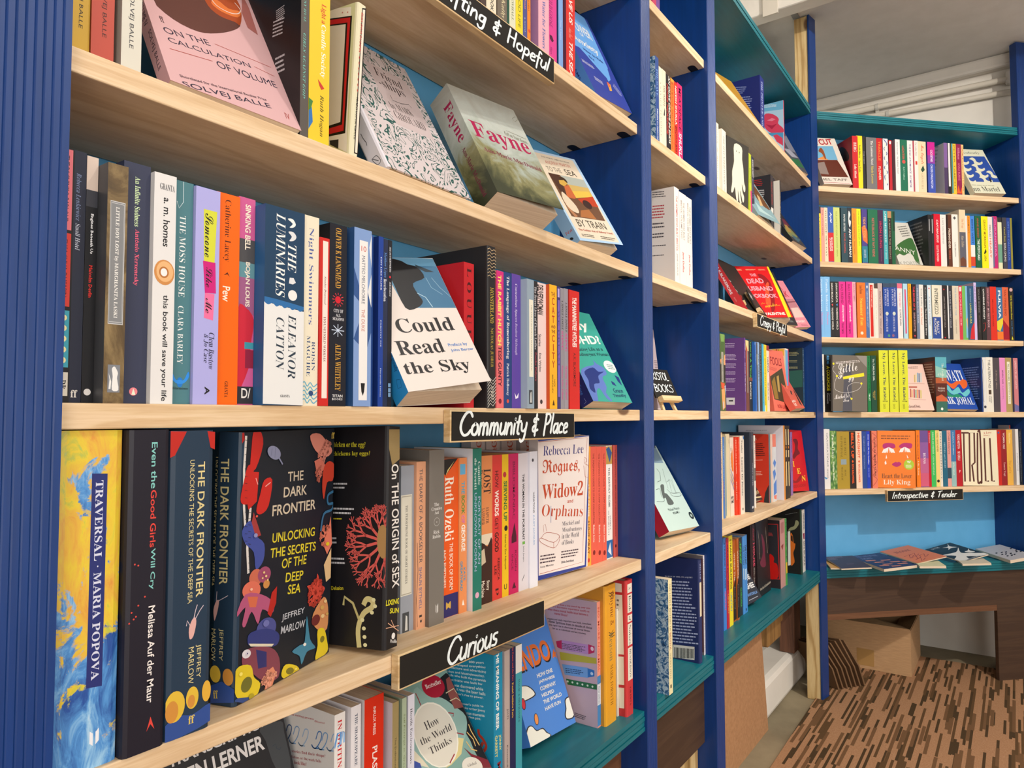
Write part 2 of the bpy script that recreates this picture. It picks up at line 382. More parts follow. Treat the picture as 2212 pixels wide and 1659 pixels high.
mb = MB(); v = [(-2.2, -4.0), (3.32, -4.0), (3.325, -0.55), (3.315, -0.25), (3.3, 0.03), (2.0, 0.012), (-2.2, -0.02)]
mb.prism(v, 0.0005, 0.007, M['carpet']); o = mb.build('carpet'); tag(o, 'tan carpet with dark brown broken stripes covering the shop floor', 'carpet')
# ---- shelving
def pinboard(name, x0, x1, z, parent, k, depth=0.172, notch=True):
    mb = MB(); t = 0.0199; m = M['pine'] if k % 2 else M['pine2']; nx = 0.03
    # board outline with two routed notches at the right end, seen from below
    mb.box(x0, 0, z - t, x1, depth, z, m)
    o = mb.build(name, parent, bevel=0.0012)
    if notch:
        for yy in (0.022, depth - 0.04):
            nb = MB()
            P = [(x1 - 0.004 - nx + 0.01 - 0.01 * math.cos(a), yy + 0.009 * math.sin(a)) for a in [math.pi * (i / 8 - 0.5) for i in range(9)]]
            P = [(x1 - 0.0005, yy - 0.009), (x1 - 0.0005, yy + 0.009)] + [(x1 - nx + 0.009 - 0.009 * math.cos(a), yy + 0.009 * math.sin(a)) for a in [math.pi * (0.5 - i / 8) for i in range(9)]]
            nb.prism(P, z - t - 0.0007, z - t + 0.0001, M['dark'])
            nb.build('bracket_notch', o)
    return o
M['dark'] = mat('14161c', 0.6)
def teal(name, x0, x1, z, parent, t=0.036, depth=0.174, y0=-0.004):
    mb = MB(); n = 4; h = t / n
    for i in range(n): mb.box(x0, y0 + (0.0 if i % 2 == 0 else 0.0012), z - t + i * h + 0.0008, x1, depth, z - t + (i + 1) * h - (0.0 if i == n - 1 else 0.0008), M['teal'])
    mb.box(x0, y0 + 0.0035, z - t, x1, depth, z - 0.001, M['teal'])
    return mb.build(name, parent)
def upright(name, x0, x1, parent, z0=0.0, z1=2.42, y0=-0.009, y1=0.178, n=9):
    w = (x1 - x0) / n; pts = [(x0, y1), (x0, y0 + 0.0015)]
    for i in range(n):
        a = x0 + i * w; pts += [(a + 0.0006, y0), (a + w - 0.0014, y0), (a + w - 0.0004, y0 + 0.0009)] if i < n - 1 else [(a + 0.0006, y0), (x1 - 0.0006, y0), (x1, y0 + 0.0015)]
    pts.append((x1, y1)); pts.reverse()
    mb = MB(); mb.prism(pts[::-1], z0, z1, M['blue']); return mb.build(name, parent)
def back(name, x0, x1, z0, z1, parent, y=0.174):
    mb = MB(); mb.box(x0, y, z0, x1, y + 0.009, z1, M['panel']); return mb.build(name, parent)
XA = (0.14, 0.2234); XB = (1.203, 1.2445); XC = (1.5637, 1.6155)
def bay(label, x0, x1, tops, loc=(0, 0, 0), rz=0.0, depth=0.174, top=True):
    r = empty('bookcase', loc, (0, 0, rz)); tag(r, label, 'bookcase', 'built-in bookcases')
    for i in tops: pinboard('shelf', x0 + 0.0004, x1 - 0.0004, SHZ[i], r, i, depth - 0.002)
    teal('bottom_board', x0 + 0.0004, x1 - 0.0004, SHZ[6], r, depth=depth)
    if top: teal('top_board', x0 + 0.0004, x1 - 0.0004, SHZ[0], r, t=0.03, depth=depth)
    back('back_panel', x0, x1, SHZ[6] - 0.03, SHZ[0], r, depth)
    return r
b1 = bay('wide blue bookcase nearest the camera with pine shelves and the Community & Place sign', XA[1], XB[0], (1, 2, 3, 4, 5))
upright('upright', XA[0], XA[1], b1, n=14); upright('upright', XB[0], XB[1], b1)
b2 = bay('very narrow blue bookcase column with the little easel, second from the left', XB[1], XC[0], (1, 2, 3, 4, 5))
upright('upright', XC[0], XC[1], b2)
b3 = bay('blue bookcase with the Creepy & Playful sign, third from the left', XC[1], 2.6116, (1, 2, 3, 4, 5))
b4 = bay('blue bookcase turned towards the camera at the far end with the Introspective & Tender sign', 0.0, 0.8506, (1, 2, 3, 4, 5), tuple(O4), A4, 0.156)
# corner post: rough stud behind, blue facing strip in front, blue lining beside the shelves
mb = MB(); mb.box(2.6195, 0.003, 0.0, 2.662, 0.048, 2.42, M['stud']); mb.build('stud', b3, bevel=0.002)
mb = MB(); mb.prism([(2.6155, -0.004), (2.668, -0.0135), (2.672, -0.0105), (2.664, 0.002), (2.6165, 0.002)], 0.0, 2.42, M['blue']); mb.build('facing_strip', b3)
mb = MB(); mb.box(2.6116, 0.002, 0.44, 2.619, 0.178, 2.072, M['blue']); mb.build('upright', b3)
upright('upright', 0.8506, 0.905, b4, z1=2.07, y1=0.165)
upright('facing_strip', 0.8506, 0.905, b4, z0=2.0702, y1=0.02)
mb = MB(); mb.box(-0.002, 0.004, 0.44, 0.0, 0.156, 2.07, M['blue']); mb.build('side_lining', b4)
# little galvanised bracket at the top of the stud
mb = MB(); mb.box(2.54, 0.028, 2.4215, 2.622, 0.05, 2.4245, mat('8c8f90', 0.35)); mb.build('angle_bracket', b3)
# boards under the teal shelf
M['umber'] = pine('dark_brown_board', '3e2a1d', '422e20', '473223', 'X', knots=False, seed=5.0, rough=0.6)
M['umber2'] = pine('mid_brown_board', '634028', '68442b', '6e492f', 'X', knots=False, seed=7.0, rough=0.6)
mb = MB(); mb.box(0.2236, 0.045, 0.0, 1.2026, 0.06, 0.408, M['umber2']); mb.build('kickboard', b1)
mb = MB(); mb.box(1.246, 0.02, 0.25, 1.5635, 0.032, 0.408, M['umber']); mb.build('kickboard', b2)
for x in (1.30, 1.52):
    mb = MB(); mb.box(x, 0.036, 0.0, x + 0.043, 0.09, 0.408, M['stud']); mb.build('stud', b2, bevel=0.002)
mb = MB(); mb.box(1.345, 0.05, 0.19, 1.52, 0.09, 0.248, M['stud']); mb.build('stud', b2, bevel=0.002)
mb = MB(); mb.box(0.0, 0.004, 0.283, 0.70, 0.018, 0.408, M['umber'])
mb.box(0.0, 0.0045, 0.262, 0.70, 0.0175, 0.283, M['umber2']); mb.build('kickboard', b4)
mb = MB(); mb.prism([(0.70, 0.004), (0.8506, 0.004), (0.8506, 0.018), (0.70, 0.018)], 0.0, 0.408, M['umber']); mb.build('kickboard', b4)
# hardboard sheet, cut stud ends hanging below the shelf
m, nt, bs = nodes('hardboard'); n = noise(nt, coords(nt), 120, 4); rr = ramp(nt, [(0.3, 'a0744f'), (0.7, 'b3865f')]); nt.links.new(n.outputs['Fac'], rr.inputs[0]); nt.links.new(rr.outputs[0], bs.inputs['Base Color']); bs.inputs['Roughness'].default_value = 0.7
M['hard'] = m
mb = MB(); mb.add([(1.6165, 0.088, 0.0005), (2.29, 0.088, 0.0005), (2.215, 0.088, 0.407), (1.6165, 0.088, 0.407), (1.6165, 0.092, 0.0005), (2.29, 0.092, 0.0005), (2.215, 0.092, 0.407), (1.6165, 0.092, 0.407)],
    [(0, 1, 2, 3), (7, 6, 5, 4), (1, 5, 6, 2), (3, 2, 6, 7), (0, 3, 7, 4), (0, 4, 5, 1)], M['hard'])
o = mb.build('hardboard_sheet'); tag(o, 'plain tan hardboard sheet standing under the teal shelf of the third bookcase', 'board')
M['stub'] = pine('sawn_block', '9a7440', '8d6836', '7f5c2e', 'Z', knots=False, seed=2.0, rough=0.7)
M['stub2'] = pine('brown_post', '6b4632', '5f3d2b', '533424', 'Z', knots=False, seed=9.0, rough=0.7)
for (x0, x1, z0, y, mm_, lab) in ((2.345, 2.50, 0.235, 0.1, M['stub'], 'yellowish sawn wood block hanging under the teal shelf, nearer the hardboard sheet'), (2.53, 2.585, 0.265, 0.115, M['stub'], 'shorter sawn wood block hanging between the long brown post and the larger block')):
    mb = MB(); mb.box(x0, y, z0, x1, y + 0.055, 0.408, mm_); o = mb.build('wood_block', bevel=0.004); tag(o, lab, 'wood block')
mb = MB(); mb.box(2.66, 0.098, 0.131, 2.75, 0.15, 0.408, M['stub2']); o = mb.build('wooden_post', bevel=0.003); tag(o, 'dark brown wooden post standing on the white ledge beside the pale stud', 'post')

# ------------------------------------------------------------------ books
def book(kind, label, group, dims, pos, eul, cols, mats, faces, op=0.0, ct=None):
    T, W, H = [v / 1000 for v in dims]; hard = kind == 'hardback_book'
    ct = ct or (0.0022 if hard else 0.0004); ct = min(ct, T * 0.25); ins = 0.003 if hard else 0.0004
    root = empty(kind, pos, tuple(R(a) for a in eul)); tag(root, label, 'book', group)
    big = T * H > 0.003
    mb = MB(); fm = [mat(c) for c in cols]
    sp = special(mats['s']) if 's' in mats else fm[0]; fr = special(mats['f']) if 'f' in mats else fm[1]; bk = special(mats['b']) if 'b' in mats else fm[2]
    j = 0.0
    sh = math.tan(R(op))
    if hard:      # rounded spine with a groove behind it
        prof = [(0, 0.004), (T * 0.03, 0.0015), (T * 0.12, 0.0), (T * 0.88, 0.0), (T * 0.97, 0.0015), (T, 0.004)]
        vs = [(x, y, 0) for x, y in prof] + [(x, y, H) for x, y in prof]; n = len(prof)
        mb.add(vs, [(i, i + 1, n + i + 1, n + i) for i in range(n - 1)], sp)
        mb.add([(x, y, z) for z in (0, H) for x, y in prof + [(T - ct, 0.004 + ct), (ct, 0.004 + ct)]], [tuple(range(n + 2))[::-1], tuple(range(n + 2, 2 * n + 4))], sp)
        mb.box(T - ct, 0.004, 0, T, W, H, {'*': fr}); mb.box(0, 0.004, 0, ct, W, H, {'*': bk})
    else:
        mb.box(0, 0, 0, T, ct, H, {'*': sp, 'f': fr, 'b': bk})
        mb.box(T - ct, ct, 0, T, W, H, {'*': fr, 'n': fr})
        if op:
            mb.add([(0, ct, 0), (ct, ct, 0), (ct - sh * (W - ct), W, 0), (-sh * (W - ct), W, 0), (0, ct, H), (ct, ct, H), (ct - sh * (W - ct), W, H), (-sh * (W - ct), W, H)],
                   [(0, 3, 2, 1), (4, 5, 6, 7), (1, 2, 6, 5), (2, 3, 7, 6), (3, 0, 4, 7)], bk)
        else: mb.box(0, ct, 0, ct, W, H, {'*': bk})
    e0 = 0.00006
    if faces.get('s'): put(mb, faces['s'], lambda u, v, l: (u, -l, v), e0, big, T, H)
    if faces.get('f'): put(mb, faces['f'], lambda u, v, l: (T + l, u, v), e0, True, W, H)
    if faces.get('b'): put(mb, faces['b'], lambda u, v, l: (-l, W - u, v), e0, True, W, H)
    cov = mb.build('cover', root)
    pb = MB(); y1 = W - (0.003 if hard else 0.001); g = 0.0001
    if op:
        s2 = sh * y1
        pb.add([(ct + g, ct + g, ins), (T - ct - g, ct + g, ins), (T - ct - g - s2, y1, ins), (ct + g - s2, y1, ins), (ct + g, ct + g, H - ins), (T - ct - g, ct + g, H - ins), (T - ct - g - s2, y1, H - ins), (ct + g - s2, y1, H - ins)],
               [(0, 3, 2, 1), (4, 5, 6, 7), (0, 1, 5, 4), (1, 2, 6, 5), (2, 3, 7, 6), (3, 0, 4, 7)], M['page'])
    else:
        ys = ct + g + (0.004 if hard else 0)
        pb.box(ct + g, ys, ins, T - ct - g, y1, H - ins, M['page'])
    pb.build('page_block', root)
    return root
P = 'paperback_book'; Hd = 'hardback_book'
GR = ['books on the Community & Place shelf', 'books on the shelf above Community & Place', 'books on the Uplifting & Hopeful shelf', 'books on the Curious shelf', 'books on the teal bottom shelf below the Curious sign', 'books in the narrow column', 'books on the top shelf of the third bookcase', 'books on the second shelf of the third bookcase', 'books on the Creepy & Playful shelf', 'books on the middle shelf of the third bookcase', 'books on the fifth shelf of the third bookcase', 'books on the teal bottom board of the third bookcase', 'books on the top shelf of the far bookcase', 'books on the second shelf of the far bookcase', 'books on the third shelf of the far bookcase', 'books on the fourth shelf of the far bookcase', 'books on the Introspective & Tender shelf', 'pamphlets laid flat on the teal board of the far bookcase']
BOOKS = [
('P','thin black paperback with pink and red title blocks and yellow flowers beside the left upright',0,(9.3,128,194.8),(.2269,.014,.9949),(0,-0,0),('17161a','17161a','17161a'),{},{'s':[('p','e0737c',[0,132.1,8,132.1,8,194.3,0,194.3]),('t','THE PACHINKO PARLOUR','b','3a2226',4.3,163.6,51.9,3,-90),('p','d23c33',[0,73.3,8,73.3,8,129.5,0,129.5]),('t','ELISA SHUA DUSAPIN','b','5d1f1c',4.3,102.5,44.3,3,-90),('p','3fa3b8',[.6,27,8.2,27,8.2,70.2,.6,70.2]),('e','f2e7a8',4.2,64.7,2.4,2.4,0),('e','d0a02a',4.2,64.7,.9,.9,0),('e','f2e7a8',4.2,56.8,2.4,2.4,0),('e','d0a02a',4.2,56.8,.9,.9,0),('e','f2e7a8',4.2,48.7,2.4,2.4,0),('e','d0a02a',4.2,48.7,.9,.9,0),('e','f2e7a8',4.2,40.5,2.4,2.4,0),('e','d0a02a',4.2,40.5,.9,.9,0),('e','f2e7a8',4.2,32.4,2.4,2.4,0),('e','d0a02a',4.2,32.4,.9,.9,0),('p','d8d2c4',[.9,5.4,8.2,5.4,8.2,23.2,.9,23.2]),('t','DB','f','1b1a1d',4.9,14,7,4.2,-90)]},0),
('P','narrow navy paperback with pale blue italic lettering, third from the left upright',0,(9.8,128,196.6),(.2365,.018,.9949),(0,-0,0),('23283b','23283b','23283b'),{},{'s':[('t','Rebecca Lenkiewicz','i','7d8cb0',4.6,160.3,37.4,3.4,-90),('t','Small Hotel','i','c9cddb',4.6,129.2,20.9,3.4,-90),('t','ff','f','e5e0d8',4.9,7.4,4.9,5.8,0)]},0),
('P','slim black paperback with a cream top and red author name',0,(8.4,128,195.1),(.2466,.018,.9949),(0,-0,0),('17171b','17171b','17171b'),{},{'s':[('p','d9c6b8',[0,168.1,8.4,168.1,8.4,195,0,195]),('p','3b3c44',[0,154.8,8.4,154.8,8.4,168.1,0,168.1]),('t','Engines Beneath Us','m','e8e8ea',4.5,133.5,31.9,2.7,-90),('t','Malcolm Devlin','m','d8322c',4.5,95.7,25.5,2.7,-90),('e','e4e0dc',4.2,8.8,2.6,2.6,0)]},0),
('P','paperback with an old painting on its spine and a grey framed title panel',0,(15.4,128,189),(.2553,.002,.9949),(0,-0,0),('5c4d33','5c4d33','4b4c4f'),{'s':'painting'},{'s':[('p','c8c9ca',[2.3,61.9,13.6,61.9,13.6,159.3,2.3,159.3]),('p','7f8183',[2.6,62.5,13.2,62.5,13.2,158.7,2.6,158.7]),('p','c8c9ca',[3.1,63.5,12.8,63.5,12.8,157.8,3.1,157.8]),('p','7f8183',[3.2,63.9,12.6,63.9,12.6,157.4,3.2,157.4]),('t','LITTLE BOY LOST by MARGHANITA LASKI','f','e6e4df',7.5,110.9,88.1,3.4,-90),('p','7b7f86',[3.1,8.5,12.3,8.5,12.3,30.1,3.1,30.1]),('q','e2e2e0',[6.5,10.5,6.9,20.9,6.2,26.8,8,28.8,9.6,26.8,10.8,23.6,10.2,19.6,11.4,10.5]),('p','e2e2e0',[4,11.1,4.6,18.3,3.9,23.6,5.9,17,5.5,11.1])]},0),
('P','navy paperback with pale green and pink serif title, right of the old-painting book',0,(21.4,128,197),(.271,.01,.9949),(0,-0,0),('343950','343950','343950'),{},{'s':[('t','An Infinite Sadness','f','cfe6b4',11.1,165.3,41,4.3,-90),('t','Antônio Xerxenesky','f','e8607c',11.1,119.3,46.1,4.3,-90),('e','e0808a',11.1,9.9,3.3,3.3,0),('p','dfe8d0',[9.6,7.2,11.1,12.6,12.9,7.2])]},0),
('P','white paperback with a doughnut on the spine',0,(18.7,128,192.6),(.2927,.004,.9949),(0,-0,0),('dcdbda','dcdbda','dcdbda'),{},{'s':[('t','GRANTA','f','4a4a4e',10.9,181.8,12.5,5.3,0),('t','a. m. homes','b','1b1a1d',10.7,152.1,41.4,5.6,-90),('e','c98a4c',9.7,109.7,8.6,10.6,0),('e','e0b07a',10.1,110.4,7.1,8.7,0),('e','b06f35',9.3,109.7,4.1,4.8,0),('e','e8e6e4',9.3,109.7,2.8,3.4,0),('t','this book will save your life','b','2a2a2e',10.7,46.7,88.4,5.6,-90)]},0),
('P','teal-grey paperback with white serif capitals and a blue moose, right of the doughnut book',0,(18.2,128,192.8),(.3117,.01,.9949),(0,-0,0),('4b7a82','4b7a82','4b7a82'),{},{'s':[('t','THE MOSS HOUSE','u','e8ecea',9.1,127.4,70.8,5.5,-90),('t','CLARA BARLEY','u','e8ecea',8.8,59.5,49.8,4.9,-90),('l','c9dbe0',.5,[9.1,193.4,9.1,174.4,5.5,168.6,3.6,174.4]),('e','2377c8',9.1,18.8,2.7,4.3,0),('q','2f8be0',[1.8,28.2,5.5,21,9.1,21,12.7,21,16.4,28.2,17.3,23.9,12.7,18.1,5.5,18.1,.9,23.9]),('t','Bluemoose','f','26333a',9.5,13.8,13.6,2.3,0)]},0),
('P','lavender paperback with brush lettering on yellow, magenta and pink patches',0,(22.8,128,191.2),(.3302,.006,.9949),(0,-0,0),('a9a8e0','a9a8e0','a9a8e0'),{},{'s':[('p','cfd23c',[7.3,172.2,20,172.2,18.2,125.5,8.2,125.5]),('p','c81e78',[7.3,126.2,19.1,126.2,20,98.8,9.6,98.1]),('p','ee6f9e',[9.6,98.1,18.7,98.1,17.7,74.5,9.1,76]),('t','Someone','c','1b1a1d',12.5,149.4,39,7.7,-90),('t','Like','c','1b1a1d',13.3,112.2,17.7,6.1,-90),('t','Me','c','1b1a1d',13.3,87,13.3,6.1,-90),('t','Clem Bastow','i','30304a',16.7,47.1,32.8,5.2,-90),('t','& Jo Case','i','30304a',11.4,49.3,25.4,4.6,-90),('t','A','m','1b1a1d',13.2,12.2,7,4.6,-90)]},0),
('P','bright orange paperback with dark serif author name',0,(23.5,128,193.5),(.3532,.012,.9949),(0,-0,0),('ee660a','ee660a','ee660a'),{},{'s':[('t','Catherine Lacey','u','4a1d10',10.8,159.4,57.3,7.5,-90),('t','Pew','b','f5ead8',10.8,101.1,13.9,7.5,-90),('t','GRANTA','f','5a2a12',12.3,14.1,14.5,3.5,-90),('p','4a1d10',[8.2,118.1,11.7,121.2,14.1,117.3,11.7,119.3])]},0),
('P','paperback with a pink, grey and red paint-patch spine',0,(17.2,128,195.4),(.377,.014,.9949),(0,-0,0),('c85a90','c85a90','c85a90'),{},{'s':[('p','4b4a4c',[0,133.9,17.2,133.9,17.2,156.1,0,156.1]),('p','5f8d96',[0,119.7,17.2,119.7,17.2,133.9,0,133.9]),('p','9a5a82',[0,119.7,17.2,119.7,17.2,85,0,85]),('q','c6263a',[0,88.1,8.6,91.3,17.2,80.2,13.8,53.5,15.5,44.1,5.2,17.4,0,17.4]),('p','3f93a3',[7.7,59,17.2,59,17.2,52.7,7.7,52.7]),('p','8b1f3c',[8.6,51.9,17.2,51.9,17.2,34.7,8.6,34.7]),('p','2f2d33',[0,1.3,17.2,1.3,17.2,17.4,0,17.4]),('t','SINKING BELL','m','efe3cf',9.5,167.6,43.2,5.8,-90),('t','BOJAN LOUIS','m','efe3cf',9.5,113.5,42.3,5.8,-90),('t','D/','b','e8e4df',9.9,11.2,9.5,9.4,0)]},0),
('P','thick half navy, half white paperback with moon phases and italic capitals',0,(45,128,190.1),(.3945,-.0015,.9949),(0,-0,0),('1e3e5c','1e3e5c','2a5f93'),{},{'s':[('p','dfe0df',[0,97.2,45,92.4,45,.3,0,1.3]),('q','2d6aa5',[0,102,45,97.2,45,94.8,40.5,91.9,36,94.5,31.5,92.5,27,95.1,22.5,93.2,18,95.8,13.5,93.8,9,96.7,4.5,94.8,0,97.2]),('t','LUMINARIES','i','e9ebe8',17.3,143.8,80.3,10.4,-90),('t','THE','i','e9ebe8',30.4,142.9,27,9.5,-90),('t','ELEANOR','i','2b3a49',31.5,57.1,61.8,9,-90),('t','CATTON','i','2b3a49',18,58.7,50.3,9,-90),('q','e9ebe8',[24.8,180.7,30.6,181.7,34.2,177.1,31.5,173.6,27,172.9,30.6,177.1]),('q','d9dbdc',[25.7,168.2,31.5,169,35.1,165,32.4,160.9,27,159.6,29.7,164.2]),('p','d9dbdc',[27.9,123.8,32.4,124.1,35.1,119.8,31.5,117.7,27,118.1]),('e','e3e4e2',31.5,106.9,5.2,5.2,0),('t','GRANTA','f','3a3a40',24.3,9,10.8,2.4,0)]},0),
('P','cream paperback with blue serif title and blue wave pattern at its foot',0,(20.1,128,191.1),(.4398,.002,.9949),(0,-0,0),('e4dcc4','e4dcc4','e4dcc4'),{},{'s':[('t','Night Swimmers','u','4a5b9c',10.2,130.4,98.2,7,-90),('t','ROISIN','u','2f4a78',14.5,49.8,29.4,4,-90),('t','MAGUIRE','u','2f4a78',8.6,49.6,40.6,4.4,-90),('l','5fa8c4',1.1,[.4,20.9,4,23.9,7.6,19.5,11.1,23.2,15.1,19.2,19.7,22.2]),('l','5fa8c4',1.1,[.4,16.7,4,19.7,7.6,15.4,11.1,19,15.1,15,19.7,18]),('l','5fa8c4',1.1,[.4,12.5,4,15.5,7.6,11.2,11.1,14.9,15.1,10.8,19.7,13.9]),('l','5fa8c4',1.1,[.4,8.3,4,11.3,7.6,7,11.1,10.7,15.1,6.7,19.7,9.7]),('l','5fa8c4',1.1,[.4,4.1,4,7.2,7.6,2.8,11.1,6.5,15.1,2.5,19.7,5.5]),('e','2f4a78',12.1,12.5,2.7,2.7,0)]},0),
('P','thin short red paperback with a white title strip',0,(11.7,128,171.9),(.4602,0,.9949),(0,-0,0),('c72823','c72823','c72823'),{},{'s':[('p','e8dcd2',[3.3,7.8,9.9,7.8,9.9,168.7,3.3,168.7]),('t','Stanley Donwood','i','6a2a28',6.4,118,29.2,3,-90),('t','HOUSEHOLD WORMS','u','6a2a28',6.4,67.9,45.3,3,-90)]},0),
('P','black paperback with gold author names, a red sun and a snowflake',0,(22.7,128,189.4),(.4722,0,.9949),(0,-0,0),('1b1d27','1b1d27','15151b'),{},{'s':[('t','OLIVER K LANGMEAD','f','c9973f',11.4,154.3,63.1,7.3,-90),('e','cc2030',11.4,110.5,3.8,3.8,0),('l','d8404a',.7,[15.9,110.5,19.1,110.5]),('l','d8404a',.7,[15.3,108,18.1,106.8]),('l','d8404a',.7,[13.6,106.2,15.2,104.1]),('l','d8404a',.7,[11.4,105.6,11.4,103.1]),('l','d8404a',.7,[9.1,106.2,7.5,104.1]),('l','d8404a',.7,[7.4,108,4.7,106.8]),('l','d8404a',.7,[6.8,110.5,3.6,110.5]),('l','d8404a',.7,[7.4,112.9,4.7,114.1]),('l','d8404a',.7,[9.1,114.7,7.5,116.8]),('l','d8404a',.7,[11.4,115.4,11.4,117.8]),('l','d8404a',.7,[13.6,114.7,15.2,116.8]),('l','d8404a',.7,[15.3,112.9,18.1,114.1]),('t','CITY OF','f','d9d9de',11.9,98.9,12.5,3.5,0),('t','ALL','f','d9d9de',11.7,94.4,6.1,2.8,0),('t','SEASONS','f','d9d9de',11.9,90.4,14.8,3.1,0),('l','c3cfe2',.9,[3.2,78.5,19.6,78.5]),('l','c3cfe2',.9,[5.6,83.2,17.2,73.8]),('l','c3cfe2',.9,[11.4,85.1,11.4,71.9]),('l','c3cfe2',.9,[17.2,83.2,5.6,73.8]),('t','ALIYA WHITELEY','f','c9973f',11.8,40.1,48.5,7.3,-90),('t','TITAN','b','e4e4e4',11.4,10.5,13.6,2.8,0),('t','BOOKS','b','e4e4e4',11.4,7.2,13.6,2.4,0)]},0),
('P','blue paperback with white curved shapes and a narrow white title strip',0,(24.8,128,191.6),(.5033,-.002,.9949),(0,-0,0),('7d9acb','7d9acb','30568c'),{},{'s':[('p','dde0e2',[24.8,187.6,21.3,173,24.8,151.2]),('p','34568f',[0,147.5,8.7,125.8,8.7,111.3,0,118.5]),('p','34568f',[0,71.5,7.4,89.6,7.4,66.1]),('p','dde0e2',[18.6,120.3,24.8,143.9,24.8,89.6]),('p','34568f',[17.8,129.4,24.8,107.7,24.8,80.6,18.3,60.7]),('p','e6e4e2',[7.4,6.5,19.3,6.5,19.3,178.8,7.4,178.8]),('t','10','s','c2453c',13.4,170.1,6.9,5.8,0),('t','MATTEO MELCHIORRE','s','4a566e',13.1,136.4,52.1,4.5,-90),('t','THE DUKE','s','c2705f',13.1,92.5,23.8,4.5,-90),('p','1b1a1d',[10.4,24.8,16.3,24.8,15.3,15.8,13.4,11.3,11.4,15.8])]},0),
('P','slim mid-blue paperback pressed behind its twin, right of the white-strip book',0,(19.2,128,194.2),(.5284,.016,.9949),(0,-0,0),('2b4f96','2b4f96','2b4f96'),{},{'s':[('t','CITY LIKE WATER','f','cfd8ea',9.6,151.4,37.4,7.7,-90)]},0),
('P','royal blue paperback with small white serif lettering, left of the two thin dark playscripts',0,(7.5,128,192.3),(.5479,.008,.9949),(0,-0,0),('1e3f93','1e3f93','16306f'),{},{'s':[('t','CITY LIKE WATER','f','dfe4ee',4.1,150.2,37.8,2,-90),('t','DOROTHY TSE','f','b9c6e2',4.1,82.5,30.6,1.8,-90),('t','Fitzcarraldo Editions','f','b9c6e2',4.1,27.1,32.2,1.8,-90)]},0),
('P','slim dark navy playscript with blue author name',0,(8.6,128,191.6),(.5557,.01,.9949),(0,-0,0),('28304a','28304a','28304a'),{},{'s':[('t','Matthew López','f','5f8fd0',4.3,161.8,28.7,4.3,-90),('t','Reverberation','f','dfe2ea',4.3,132.7,25.7,4.3,-90)]},0),
('P','slim black playscript with a small red square on its spine beside the sea-cliff book',0,(6.3,128,191.7),(.5646,.01,.9949),(0,-0,0),('23242c','23242c','23242c'),{},{'s':[('t','JEZ BUTTERWORTH','f','d5d6da',3.2,169.3,29.2,2.7,-90),('p','c4303a',[1.9,147.7,4.6,147.7,4.6,150.2,1.9,150.2]),('t','JERUSALEM','f','d5d6da',3.2,135.1,16.5,2.7,-90),('p','7fa6c8',[1.3,22.4,5.1,22.4,5.1,26.9,1.3,26.9]),('p','7fa6c8',[1.3,16.8,5.1,16.8,5.1,21.3,1.3,21.3]),('p','7fa6c8',[1.3,11.4,5.1,11.4,5.1,15.9,1.3,15.9])]},0),
('P','face-out paperback with a sea-cliff photo and large black title leaning above its shelf sign',0,(32.8,120.9,192.2),(.5791,.0099,.9954),(8.92,-29.34,-107.76),('2f9be0','ddd2cb','ddd2cb'),{},{'f':[('p','5f93b4',[35.6,195.6,121.8,191.1,122.4,110.8,45.1,114.2]),('p','3d6f92',[49.5,180.1,121.5,178.1,122.4,110.8,66.1,113.3,61.4,140.4]),('q','16181d',[40.7,193.4,67.3,188.1,77,181.4,90,176.9,93.3,159.8,72.4,151.2,71.9,135.8,74.5,122.6,62.1,113.5,45.1,114.2,43.5,156,40.9,189]),('p','2b3a44',[87.7,181.5,102.1,174.6,112.8,168.9,99.5,168.9,89.3,175.3]),('l','a9c8d8',1.2,[71.9,135.8,81.5,128.9,85.2,113.5]),('l','7fa8c0',.9,[95.4,159.8,97,144,109.2,132.5]),('l','8fb4c8',.7,[104.2,159.7,110.1,143.7,120.4,127.7]),('t','I Could','f','1b1a1d',50.9,88.2,104.8,20.7,-1),('t','Read','f','1b1a1d',41.6,57.3,65.6,20,-1),('t','the Sky','f','1b1a1d',53.6,26.5,93.4,20.7,-2),('t','Preface by','b','4d7fc0',96.5,55.7,29.2,5.7,0),('t','John Berger','b','4d7fc0',99.6,47.8,34.6,4.9,-1)],'s':[('t','Kennedy','b','1d5a94',28.5,40.8,19.8,9.5,-97),('l','1b4d80',.5,[20.3,23.5,27.9,19.7,24.6,11.4,16.9,14.2,20.3,23.5])]},10),
('P','red paperback with dark curling letters down its spine, half behind the face-out sea-cliff book',0,(20.5,110,189.3),(.6957,.006,.9949),(0,-0,0),('bb1f28','bb1f28','c2202a'),{},{'s':[('t','L O U U F U S','f','451015',10.8,118.5,128.5,9.2,-90),('e','3a1a1c',10.2,10.5,3.3,3.3,0)]},0),
